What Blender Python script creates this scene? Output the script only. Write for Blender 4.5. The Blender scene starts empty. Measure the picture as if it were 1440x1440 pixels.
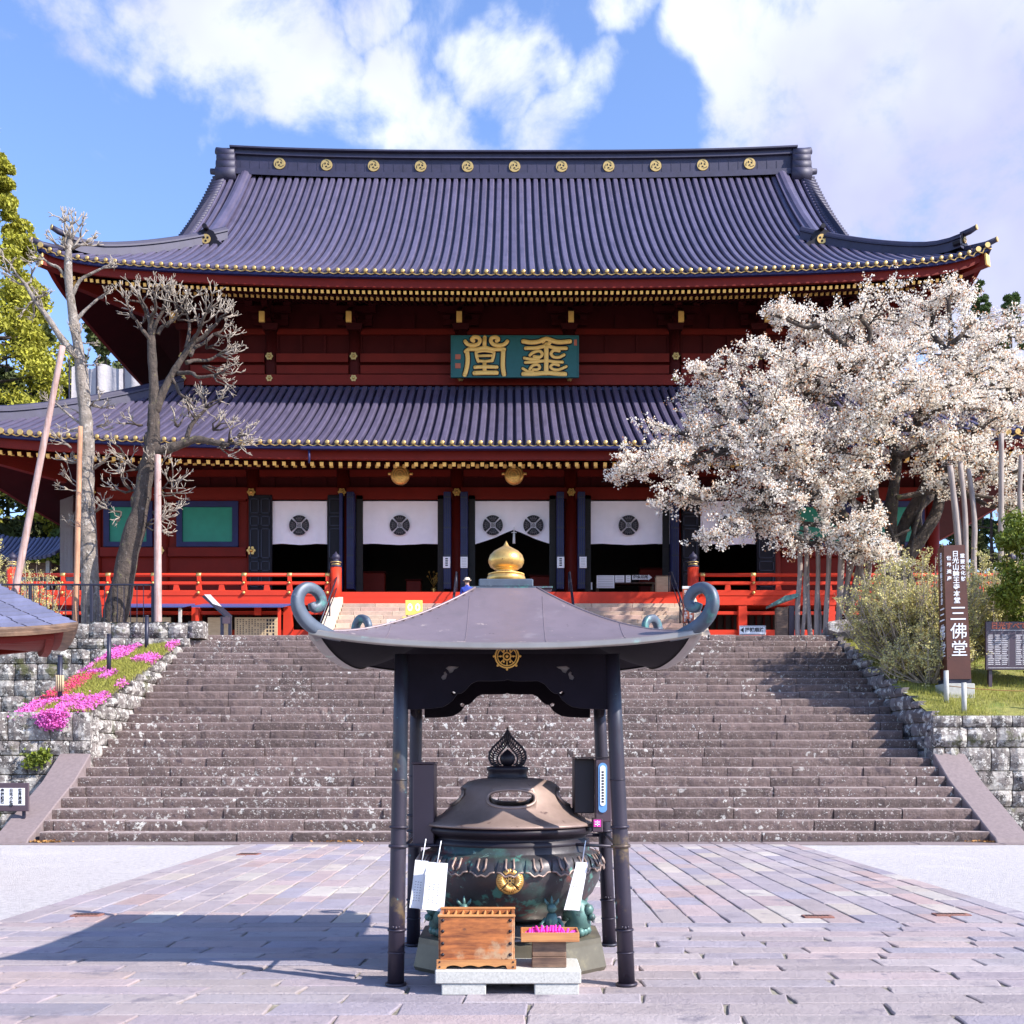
import bpy, math, random
import numpy as np
from mathutils import Vector, Matrix
R = math.radians
rng = random.Random(7)
nr = np.random.default_rng(11)
scene = bpy.context.scene
COL = scene.collection

# ---------------------------------------------------------------- camera
F = 1500.0 / 1440.0            # focal length over picture width
EYE = 1.6
cam_d = bpy.data.cameras.new('camera')
cam_d.sensor_width = 36.0
cam_d.lens = F * 36.0
cam_d.shift_y = 347.0 / 1440.0
cam_d.clip_end = 2000
cam = bpy.data.objects.new('camera', cam_d)
cam.location = (0, 0, EYE)
cam.rotation_euler = (R(90), 0, 0)
COL.objects.link(cam)
scene.camera = cam

# ---------------------------------------------------------------- light
SUN = Vector((2.8, -1.42, 2.5)).normalized()
sun_d = bpy.data.lights.new('sun', 'SUN')
sun_d.energy = 5.0
sun_d.angle = R(0.55)
sun_d.color = (1.0, 0.935, 0.85)
sun_o = bpy.data.objects.new('sun', sun_d)
sun_o.rotation_euler = SUN.to_track_quat('Z', 'Y').to_euler()
sun_o.location = (20, -10, 30)
COL.objects.link(sun_o)

scene.view_settings.view_transform = 'Standard'
scene.view_settings.look = 'None'
scene.view_settings.exposure = 0.84
scene.view_settings.gamma = 1.0
scene.cycles.max_bounces = 6
scene.cycles.transparent_max_bounces = 4
scene.cycles.caustics_reflective = False
scene.cycles.caustics_refractive = False

def N(nt, typ, **kw):
    n = nt.nodes.new(typ)
    for k, v in kw.items():
        setattr(n, k, v)
    return n

def build_world():
    w = bpy.data.worlds.new('World')
    scene.world = w
    w.use_nodes = True
    nt = w.node_tree
    nt.nodes.clear()
    out = N(nt, 'ShaderNodeOutputWorld')
    sky = N(nt, 'ShaderNodeTexSky', sky_type='NISHITA')
    sky.sun_disc = False
    sky.sun_elevation = math.asin(SUN.z)
    sky.sun_rotation = math.atan2(SUN.x, SUN.y)
    sky.air_density = 1.0
    sky.dust_density = 0.35
    sky.ozone_density = 1.6
    bg = N(nt, 'ShaderNodeBackground')
    bg.inputs['Strength'].default_value = 0.120
    tint = N(nt, 'ShaderNodeMix', data_type='RGBA', blend_type='MULTIPLY'); tint.inputs[0].default_value = 1
    tint.inputs[7].default_value = (1.20, 1.29, 1.58, 1)
    nt.links.new(sky.outputs[0], tint.inputs[6]); nt.links.new(tint.outputs[2], bg.inputs['Color'])
    tc = N(nt, 'ShaderNodeTexCoord')
    nz = N(nt, 'ShaderNodeTexNoise')
    nz.inputs['Scale'].default_value = 8.0
    nz.inputs['Detail'].default_value = 9
    nz.inputs['Roughness'].default_value = 0.62
    nz.inputs['Distortion'].default_value = 0.25
    nt.links.new(tc.outputs['Generated'], nz.inputs['Vector'])
    nrm = N(nt, 'ShaderNodeVectorMath', operation='NORMALIZE')
    wz = N(nt, 'ShaderNodeTexNoise'); wz.inputs['Scale'].default_value = 7.0; wz.inputs['Detail'].default_value = 5
    nt.links.new(tc.outputs['Generated'], wz.inputs['Vector'])
    wm = N(nt, 'ShaderNodeVectorMath', operation='MULTIPLY_ADD'); wm.inputs[1].default_value = (.22, .22, .22)
    nt.links.new(wz.outputs['Color'], wm.inputs[0]); wm.inputs[2].default_value = (-.11, -.11, -.11)
    wa = N(nt, 'ShaderNodeVectorMath', operation='ADD')
    nt.links.new(tc.outputs['Generated'], wa.inputs[0]); nt.links.new(wm.outputs[0], wa.inputs[1])
    nt.links.new(wa.outputs[0], nrm.inputs[0])
    # cloud banks: (direction, inner and outer angular radius in degrees, weight)
    V = lambda x, y: ((x - 720) / 1500, 1, (1067 - y) / 1500)
    banks = [(V(330, 40), 2, 5.2, .90), (V(250, 60), 1, 4, .75), (V(300, 130), .5, 3.4, .7), (V(440, 130), .3, 3.2, .5), (V(560, 170), .3, 3.4, .8), (V(620, 205), .3, 3.6, .85), (V(705, 110), .3, 2.5, .72), (V(770, 160), .3, 2.8, .55),
             (V(510, 30), .3, 2.0, .6), (V(850, 30), .3, 2.9, .85), (V(1040, 60), 2, 5.6, 1.0), (V(1180, 150), 4, 8.5, 1.0), (V(1400, 130), 4, 10, 1.0), (V(1150, 220), 3, 5, .8), (V(1350, 300), 3, 9, .95),
             (V(1380, 440), 2, 7, .8), ((.9, .9, .9), 6, 16, .8), ((-1, -.3, .5), 6, 16, .7), ((0.1, -.4, 1), 6, 14, .5)]
    acc = None
    for d, a, b, wgt in banks:
        d = Vector(d).normalized()
        dp = N(nt, 'ShaderNodeVectorMath', operation='DOT_PRODUCT')
        nt.links.new(nrm.outputs[0], dp.inputs[0])
        dp.inputs[1].default_value = d
        mr = N(nt, 'ShaderNodeMapRange', interpolation_type='SMOOTHSTEP')
        mr.inputs['From Min'].default_value = math.cos(R(b))
        mr.inputs['From Max'].default_value = math.cos(R(a))
        mr.inputs['To Max'].default_value = wgt
        nt.links.new(dp.outputs['Value'], mr.inputs['Value'])
        if acc is None:
            acc = mr.outputs[0]
        else:
            mx = N(nt, 'ShaderNodeMath', operation='MAXIMUM')
            nt.links.new(acc, mx.inputs[0]); nt.links.new(mr.outputs[0], mx.inputs[1])
            acc = mx.outputs[0]
    m1 = N(nt, 'ShaderNodeMath', operation='MULTIPLY_ADD')      # (noise-0.5)*3.2
    nt.links.new(nz.outputs['Fac'], m1.inputs[0]); m1.inputs[1].default_value = 4.2; m1.inputs[2].default_value = -2.78
    m2 = N(nt, 'ShaderNodeMath', operation='MULTIPLY_ADD')
    nt.links.new(acc, m2.inputs[0]); m2.inputs[1].default_value = 1.25
    nt.links.new(m1.outputs[0], m2.inputs[2])
    mr = N(nt, 'ShaderNodeMapRange', interpolation_type='SMOOTHSTEP')
    mr.inputs['From Min'].default_value = -0.35
    mr.inputs['From Max'].default_value = 0.75
    mr.inputs['To Max'].default_value = 0.97
    nt.links.new(m2.outputs[0], mr.inputs['Value'])
    # cloud tone: white tops, grey-lavender thick parts
    n2 = N(nt, 'ShaderNodeTexNoise')
    n2.inputs['Scale'].default_value = 3.1
    n2.inputs['Detail'].default_value = 5
    nt.links.new(tc.outputs['Generated'], n2.inputs['Vector'])
    cr = N(nt, 'ShaderNodeValToRGB')
    cr.color_ramp.elements[0].position = 0.40; cr.color_ramp.elements[0].color = (.52, .54, .80, 1)
    cr.color_ramp.elements[1].position = 0.60; cr.color_ramp.elements[1].color = (.80, .85, .93, 1)
    nt.links.new(n2.outputs['Fac'], cr.inputs[0])
    bc = N(nt, 'ShaderNodeBackground')
    bc.inputs['Strength'].default_value = 0.74
    nt.links.new(cr.outputs[0], bc.inputs['Color'])
    mix = N(nt, 'ShaderNodeMixShader')
    nt.links.new(mr.outputs[0], mix.inputs[0])
    nt.links.new(bg.outputs[0], mix.inputs[1]); nt.links.new(bc.outputs[0], mix.inputs[2])
    nt.links.new(mix.outputs[0], out.inputs[0])
build_world()

# ---------------------------------------------------------------- materials
def M(name, base, rough=.6, metal=0., var=None, bump=None, isl=None, palette=None, spots=None, wood=None, spec=None, attr=None, coat=0, streak=None, trans=None):
    """procedural material. var=(scale,amount) tonal noise; bump=(scale,strength[,distance]); isl=value jitter per island;
    palette=colours picked per island; spots=[(scale,threshold,softness,colour)]; wood=(direction,colour2,scale)"""
    m = bpy.data.materials.new(name)
    m.use_nodes = True
    nt = m.node_tree
    b = nt.nodes['Principled BSDF']
    b.inputs['Roughness'].default_value = rough
    b.inputs['Metallic'].default_value = metal
    if spec is not None: b.inputs['Specular IOR Level'].default_value = spec
    if coat: b.inputs['Coat Weight'].default_value = coat; b.inputs['Coat Roughness'].default_value = .25
    tc = N(nt, 'ShaderNodeTexCoord')
    vec = tc.outputs['Object']
    L = nt.links.new
    rgb = N(nt, 'ShaderNodeRGB'); rgb.outputs[0].default_value = (*base, 1)
    c = rgb.outputs[0]
    def noise(scale, detail=5, rgh=.6, v=None):
        n = N(nt, 'ShaderNodeTexNoise'); n.inputs['Scale'].default_value = scale
        n.inputs['Detail'].default_value = detail; n.inputs['Roughness'].default_value = rgh
        L(v or vec, n.inputs['Vector']); return n.outputs['Fac']
    def mixc(fac, a, bcol, typ='MIX'):
        x = N(nt, 'ShaderNodeMix', data_type='RGBA', blend_type=typ)
        if isinstance(fac, (int, float)): x.inputs[0].default_value = fac
        else: L(fac, x.inputs[0])
        for s, q in ((6, a), (7, bcol)):
            if isinstance(q, tuple): x.inputs[s].default_value = (*q, 1)
            else: L(q, x.inputs[s])
        return x.outputs[2]
    rnd = None
    if isl or palette:
        if attr:
            a_ = N(nt, 'ShaderNodeAttribute', attribute_name=attr); rnd = a_.outputs['Fac']
        else:
            g = N(nt, 'ShaderNodeNewGeometry'); rnd = g.outputs['Random Per Island']
    if palette:
        cr = N(nt, 'ShaderNodeValToRGB'); cr.color_ramp.interpolation = 'CONSTANT'
        n = len(palette)
        els = cr.color_ramp.elements
        els[0].position = 0; els[0].color = (*palette[0], 1)
        els[1].position = 1 / n; els[1].color = (*palette[1], 1)
        for i in range(2, n):
            e = els.new(i / n); e.color = (*palette[i], 1)
        L(rnd, cr.inputs[0]); c = cr.outputs[0]
    if wood:
        d, col2, sc = wood
        mp = N(nt, 'ShaderNodeMapping'); mp.inputs['Scale'].default_value = d
        L(vec, mp.inputs['Vector'])
        wv = noise(sc, 8, .65, mp.outputs[0])
        r_ = N(nt, 'ShaderNodeMapRange'); r_.inputs['From Min'].default_value = .38; r_.inputs['From Max'].default_value = .62
        L(wv, r_.inputs['Value']); c = mixc(r_.outputs[0], c, col2)
    if var:
        f = noise(var[0], 6)
        r_ = N(nt, 'ShaderNodeMapRange'); r_.inputs['From Min'].default_value = .3; r_.inputs['From Max'].default_value = .7
        r_.inputs['To Min'].default_value = 1 - var[1]; r_.inputs['To Max'].default_value = 1 + var[1]
        L(f, r_.inputs['Value'])
        hs = N(nt, 'ShaderNodeHueSaturation'); L(r_.outputs[0], hs.inputs['Value']); L(c, hs.inputs['Color']); c = hs.outputs[0]
    if isl:
        r_ = N(nt, 'ShaderNodeMapRange'); r_.inputs['To Min'].default_value = 1 - isl; r_.inputs['To Max'].default_value = 1 + isl
        if palette:
            wn = N(nt, 'ShaderNodeTexWhiteNoise', noise_dimensions='1D'); L(rnd, wn.inputs['W']); L(wn.outputs['Value'], r_.inputs['Value'])
        else: L(rnd, r_.inputs['Value'])
        hs = N(nt, 'ShaderNodeHueSaturation'); L(r_.outputs[0], hs.inputs['Value']); L(c, hs.inputs['Color']); c = hs.outputs[0]
    if streak:
        mp = N(nt, 'ShaderNodeMapping'); mp.inputs['Scale'].default_value = streak[0]
        L(vec, mp.inputs['Vector'])
        f = noise(streak[1], 6, .6, mp.outputs[0])
        r_ = N(nt, 'ShaderNodeMapRange'); r_.inputs['From Min'].default_value = streak[3]; r_.inputs['From Max'].default_value = streak[3] + .16
        L(f, r_.inputs['Value']); c = mixc(r_.outputs[0], c, streak[2])
    for s in (spots or []):
        f = noise(s[0], 6, .65)
        r_ = N(nt, 'ShaderNodeMapRange', interpolation_type='SMOOTHSTEP')
        r_.inputs['From Min'].default_value = s[1]; r_.inputs['From Max'].default_value = s[1] + s[2]
        L(f, r_.inputs['Value']); o_ = r_.outputs[0]
        if len(s) > 4:       # large-scale modulation of where the spots grow
            g = noise(s[4], 2)
            r2 = N(nt, 'ShaderNodeMapRange', interpolation_type='SMOOTHSTEP'); r2.inputs['From Min'].default_value = s[5]; r2.inputs['From Max'].default_value = s[5] + .15
            L(g, r2.inputs['Value'])
            mm = N(nt, 'ShaderNodeMath', operation='MULTIPLY'); L(o_, mm.inputs[0]); L(r2.outputs[0], mm.inputs[1]); o_ = mm.outputs[0]
        c = mixc(o_, c, s[3])
    L(c, b.inputs['Base Color'])
    if bump:
        f = noise(bump[0], 8, .7)
        bn = N(nt, 'ShaderNodeBump'); bn.inputs['Strength'].default_value = bump[1]
        bn.inputs['Distance'].default_value = bump[2] if len(bump) > 2 else .02
        L(f, bn.inputs['Height']); L(bn.outputs[0], b.inputs['Normal'])
    if trans:
        t = N(nt, 'ShaderNodeBsdfTranslucent'); L(c, t.inputs['Color'])
        ms = N(nt, 'ShaderNodeMixShader'); ms.inputs[0].default_value = trans
        L(b.outputs[0], ms.inputs[1]); L(t.outputs[0], ms.inputs[2])
        L(ms.outputs[0], nt.nodes['Material Output'].inputs['Surface'])
    return m

LICHEN = (.62, .60, .56)
DARKL = (.035, .03, .035)
MT = dict(
    paving=M('paving_stone', (0.256, 0.232, 0.214), .75, palette=[(0.341, 0.283, 0.307), (0.306, 0.269, 0.307), (0.380, 0.301, 0.304), (0.330, 0.278, 0.285), (0.374, 0.320, 0.322), (0.294, 0.266, 0.304), (0.373, 0.297, 0.303), (0.355, 0.314, 0.334), (0.316, 0.268, 0.282), (0.400, 0.315, 0.304), (0.353, 0.307, 0.328), (0.371, 0.313, 0.315)],
             isl=.10, var=(3.2, .10), bump=(26, .9, .025), spots=[(2.2, .56, .16, (.20, .175, .205)), (9, .60, .10, (.235, .205, .225)), (60, .60, .10, (0.467, 0.400, 0.404)), (45, .66, .08, (0.133, 0.106, 0.112))]),
    path=M('path_stone', (0.256, 0.232, 0.214), .75, palette=[(0.341, 0.283, 0.307), (0.303, 0.270, 0.317), (0.393, 0.303, 0.306), (0.337, 0.282, 0.287), (0.374, 0.320, 0.322), (0.296, 0.269, 0.316), (0.399, 0.292, 0.280), (0.356, 0.315, 0.339), (0.316, 0.268, 0.282), (0.399, 0.309, 0.302), (0.449, 0.386, 0.344), (0.371, 0.313, 0.315), (0.320, 0.277, 0.304), (0.452, 0.404, 0.371), (0.354, 0.298, 0.301), (0.351, 0.299, 0.316)],
           isl=.08, var=(3.0, .10), bump=(26, .9, .025), spots=[(2.2, .56, .16, (.20, .175, .205)), (9, .60, .10, (.235, .205, .225)), (60, .60, .10, (0.441, 0.377, 0.383)), (45, .66, .08, (0.133, 0.106, 0.112))]),
    iron=M('rusty_iron', (.23, .10, .075), .7, var=(20, .3)),
    joint=M('joint_mortar', (.24, .22, .17), .9, var=(6, .5), bump=(30, .5)),
    gravel=M('gravel', (.60, .56, .56), .9, var=(14, .20), bump=(45, 1.0, .05), spots=[(5, .56, .12, (.48, .44, .44)), (70, .60, .06, (.42, .40, .46)), (.8, .52, .2, (.66, .62, .62))]),
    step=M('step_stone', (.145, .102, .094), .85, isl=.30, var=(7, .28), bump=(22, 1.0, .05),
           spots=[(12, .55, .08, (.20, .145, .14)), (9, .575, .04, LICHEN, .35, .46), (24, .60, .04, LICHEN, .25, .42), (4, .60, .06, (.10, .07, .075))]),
    tread=M('sunlit_tread_stone', (.30, .235, .22), .85, isl=.15, var=(9, .2), bump=(25, .7, .02), spots=[(14, .58, .06, (.22, .17, .17)), (9, .60, .05, LICHEN, .35, .46)]),  # paler than the risers: sunlight on the treads put into the colour, plus wear
    wall=M('wall_stone', (.17, .145, .135), .85, isl=.25, var=(3, .3), bump=(8, 1.0, .05),
           spots=[(2.8, .48, .10, (.40, .37, .34)), (4.5, .52, .06, (.05, .042, .04)), (9, .55, .05, (.56, .53, .49)), (24, .60, .05, (.60, .57, .53)), (1.3, .56, .10, (.085, .085, .035))]),
    walld=M('dark_wall_stone', (.17, .145, .145), .85, isl=.25, var=(3, .3), bump=(8, 1.0, .05), spots=[(5.0, .55, .05, (.50, .48, .45)), (2.6, .6, .06, DARKL)]),
    mattbronze=M('matt_dark_bronze', (.010, .007, .012), .8, spec=.12, var=(3, .3)),  # near-black matt bronze for the canopy soffit and aprons
    ramp=M('ramp_stone', (.20, .155, .155), .8, var=(14, .15), bump=(30, .5, .01), isl=.08),
    soil=M('soil', (.13, .105, .06), .95, var=(5, .4), bump=(20, .8, .04)),
    grass=M('grass_ground', (.26, .25, .06), .95, var=(9, .35), bump=(40, 1., .04), spots=[(1.2, .50, .16, (.16, .20, .03)), (2.3, .58, .14, (.38, .32, .12))]),
    terrace=M('terrace_ground', (.42, .38, .37), .9, var=(3, .2), bump=(40, .4)),
    roof=M('roof_copper', (.105, .090, .150), .42, .2, var=(1.3, .16), isl=.10, streak=((2.5, .15, .15), 3.0, (.070, .062, .11), .52), bump=(3, .06)),
    roofd=M('roof_gap_shade', (.014, .012, .035), .6, .1, var=(2, .2)),  # near-black roof bed: shade between the ribs put into its colour
    ridge=M('ridge_copper', (.032, .029, .062), .55, .15, var=(2.5, .2), bump=(4, .1)),
    gold=M('gold', (.72, .43, .13), .36, .75, var=(14, .2), spots=[(9, .55, .12, (.45, .24, .09)), (22, .62, .06, (.25, .14, .07))]),
    goldp=M('gold_paint', (.86, .50, .13), .5, .2, var=(30, .1)),
    palegold=M('pale_gold', (.58, .39, .14), .42, .6),
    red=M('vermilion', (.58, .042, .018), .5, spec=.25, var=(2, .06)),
    dred=M('shaded_red_lacquer', (.15, .011, .006), .6, spec=.2, var=(1.6, .14)),  # red lacquer with the shade below the eaves put into its colour
    ddred=M('deep_shade_red_wood', (.055, .0045, .005), .7, spec=.15, var=(1.6, .14)),  # same red, darker still: shade of the eave recesses painted in
    navy=M('navy_lacquer', (.018, .020, .085), .5, spec=.3, var=(3, .2)),
    black=M('black_lacquer', (.008, .006, .012), .5, spec=.25),
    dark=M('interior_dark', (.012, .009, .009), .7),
    green=M('green_panel', (.012, .22, .14), .5, var=(2, .12)),
    plaque=M('plaque_green', (.006, .085, .080), .5, var=(5, .1)),
    cloth=M('white_cloth', (.93, .88, .97), .9, var=(3, .03), bump=(2.0, .25, .05)),
    ink=M('ink', (.012, .012, .02), .7),
    white=M('white_paper', (.82, .82, .84), .8),
    beige=M('beige_block', (.50, .37, .29), .8, isl=.12, palette=[(.52, .37, .28), (.47, .34, .27), (.56, .43, .33), (.50, .33, .27)], var=(5, .15), bump=(20, .4)),
    stringer=M('stair_stringer', (.62, .52, .42), .8, var=(4, .12)),
    bronze=M('canopy_bronze', (.215, .165, .18), .44, .35, var=(2.2, .14), bump=(3, .14, .02), streak=((3, 3, .4), 2.0, (.19, .15, .16), .54), spots=[(3.0, .56, .14, (.27, .22, .23)), (9, .64, .05, (.42, .33, .30)), (1.6, .60, .12, (.17, .155, .21)), (14, .66, .04, (.12, .09, .09))]),
    brim=M('brim_bronze', (.30, .265, .24), .36, .55, var=(3, .15), spots=[(2.2, .58, .08, (.36, .50, .42))]),
    patina=M('scroll_patina', (.085, .105, .14), .5, .3, var=(4, .3), spots=[(5, .52, .12, (.08, .22, .20)), (9, .60, .1, (.20, .24, .27))]),
    dbronze=M('dark_bronze', (.014, .009, .016), .5, .2, var=(3, .3), spots=[(2.4, .60, .12, (.05, .036, .04))]),
    post=M('post_bronze', (.032, .025, .040), .45, .3, var=(2, .25), streak=((1, 1, .3), 2.2, (.05, .075, .095), .58), spots=[(2.2, .60, .1, (.16, .11, .06)), (9, .66, .06, (.12, .28, .30))]),
    lid=M('lid_bronze', (.30, .215, .185), .48, .35, var=(3, .25), spots=[(2.2, .55, .14, (.42, .33, .26)), (8, .62, .08, (.14, .09, .085))], bump=(20, .15)),
    bowl=M('bowl_bronze', (.055, .050, .055), .42, .35, var=(3, .3), spots=[(2.0, .53, .14, (.055, .11, .10)), (3.2, .56, .1, (.15, .055, .05)), (6, .58, .08, (.09, .24, .20)), (14, .62, .05, (.16, .26, .23))], bump=(9, .15)),
    bowlg=M('verdigris', (.10, .20, .18), .5, .3, var=(5, .3), spots=[(6, .53, .1, (.05, .075, .075)), (11, .62, .06, (.22, .42, .36))]),
    base=M('olive_base', (.13, .115, .085), .45, .35, var=(3, .3), spots=[(3, .55, .12, (.22, .19, .12))]),
    granite=M('granite', (.50, .49, .45), .75, var=(60, .18), bump=(60, .3, .005), spots=[(90, .60, .05, (.30, .29, .27))]),
    wood=M('box_wood', (.52, .17, .045), .55, wood=((2.2, 1, 14), (.22, .065, .022), 2.5), var=(5, .25), spots=[(3.2, .50, .16, (.46, .31, .18)), (7, .62, .06, (.12, .05, .03))]),
    woodd=M('dark_plank', (.09, .05, .035), .6, wood=((1, 1, 8), (.22, .13, .08), 3), var=(8, .3)),
    woodl=M('tray_wood', (.58, .27, .09), .5, wood=((1, 1, 12), (.40, .16, .06), 3)),
    brownbox=M('brown_metal', (.085, .055, .07), .45, .2, var=(2, .1)),
    pink=M('pink_wrap', (.85, .04, .42), .6, isl=.3),
    bark=M('grey_bark', (.27, .23, .20), .9, var=(5, .35), bump=(12, 1., .08), streak=((4, 4, .8), 2.5, (.09, .075, .06), .54), spots=[(6, .56, .08, (.46, .42, .38)), (3.5, .6, .1, (.12, .10, .07))]),
    barkd=M('dark_bark', (.080, .060, .050), .92, var=(5, .35), bump=(10, 1., .08), streak=((4, 4, .9), 2.5, (.025, .02, .018), .52), spots=[(5, .6, .1, (.16, .15, .06)), (8, .62, .08, (.22, .19, .17))]),
    barkl=M('pale_twig', (.34, .29, .24), .9, var=(8, .3)),
    pole=M('support_pole', (.34, .28, .25), .8, wood=((6, 6, .4), (.20, .16, .15), 3), isl=.15),
    polep=M('pale_pole', (.44, .31, .30), .75, wood=((6, 6, .3), (.32, .20, .17), 3), var=(3, .2), bump=(12, .4)),
    polew=M('warm_pole', (.50, .27, .16), .75, wood=((6, 6, .3), (.34, .17, .10), 3), var=(3, .2), bump=(12, .4)),
    petal=M('petals', (.8, .7, .66), .85, attr='rnd', isl=.04, palette=[(.94, .87, .76), (.95, .91, .82), (.93, .83, .70), (.96, .93, .86), (.94, .88, .79), (.92, .80, .67), (.96, .92, .84), (.95, .90, .80), (.94, .90, .82), (.62, .36, .21), (.90, .82, .70), (.95, .92, .85)], trans=.42),
    sprig=M('young_leaves', (.42, .20, .10), .8, attr='rnd', isl=.3, trans=.2),
    conif=M('conifer_leaves', (.34, .33, .035), .8, attr='rnd', isl=.45, trans=.2),
    conifd=M('dark_conifer_leaves', (.085, .105, .028), .8, attr='rnd', isl=.5, trans=.15),
    conifg=M('green_conifer_leaves', (.075, .12, .03), .8, attr='rnd', isl=.4, trans=.15),
    bush=M('bush_leaves', (.16, .20, .02), .6, attr='rnd', isl=.5, trans=.2),
    willow=M('willow_leaves', (.56, .50, .20), .8, attr='rnd', isl=.3, trans=.2),
    twig=M('brown_twig', (.19, .155, .13), .9, attr='rnd', isl=.4),
    gpink=M('magenta_petals', (.74, .15, .52), .8, attr='rnd', isl=.22, trans=.1),
    gred=M('crimson_petals', (.72, .03, .17), .8, attr='rnd', isl=.2),
    gblade=M('grass_blades', (.32, .31, .06), .85, attr='rnd', isl=.4, trans=.2),
    dryleaf=M('dry_leaves', (.40, .20, .06), .85, attr='rnd', isl=.4),
    signb=M('sign_brown', (.085, .024, .013), .5, var=(3, .15)),
    signk=M('sign_black', (.045, .025, .04), .4),
    steel=M('dark_steel', (.025, .025, .045), .45, .3),
    concrete=M('concrete', (.42, .41, .38), .85, var=(10, .15)),
    slate=M('slate_roof', (.115, .12, .20), .6, isl=.14, var=(6, .15)),
    tarp=M('grey_tarp', (.42, .40, .43), .8, var=(1, .08), bump=(.8, .4, .3)),
    blueaw=M('blue_awning', (.05, .075, .24), .5),
    timber=M('pale_timber', (.55, .42, .26), .7, wood=((1, 1, 6), (.45, .33, .2), 3)),
    yellow=M('yellow_sign', (.85, .60, .12), .6),
    skin=M('skin', (.55, .33, .24), .6), hair=M('hair', (.10, .07, .06), .7), coatb=M('blue_coat', (.03, .06, .35), .8), trous=M('trousers', (.03, .03, .05), .8),
    rock=M('rock', (.16, .14, .14), .9, var=(3, .4), bump=(6, 1., .08), spots=[(4, .55, .08, (.42, .40, .38))]),
    mount=M('hill_ground', (.05, .06, .025), .95, var=(.05, .3)),
    sealred=M('seal_red', (.42, .10, .05), .6),
    blues=M('blue_paint', (.12, .30, .62), .5),
)

# ---------------------------------------------------------------- object helpers
WO = {}   # world origin of each object
def thing(name, label, cat, loc=(0, 0, 0), group=None, rotz=0):
    o = bpy.data.objects.new(name, None); COL.objects.link(o)
    o.empty_display_size = .2
    o.location = loc; o.rotation_euler = (0, 0, rotz)
    WO[o.name] = Vector(loc)
    o['label'] = label; o['category'] = cat
    if group: o['group'] = group
    return o
def tag(o, label, cat, group=None, kind=None):
    if label: o['label'] = label
    if cat: o['category'] = cat
    if group: o['group'] = group
    if kind: o['kind'] = kind
    return o
def struct(o, kind='structure'):
    o['kind'] = kind; return o

def link_mesh(me, name, parent, origin=None):
    o = bpy.data.objects.new(name, me); COL.objects.link(o)
    po = WO[parent.name] if parent else Vector((0, 0, 0))
    if origin is None: origin = po
    o.location = Vector(origin) - po
    WO[o.name] = Vector(origin)
    if parent: o.parent = parent
    return o

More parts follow.
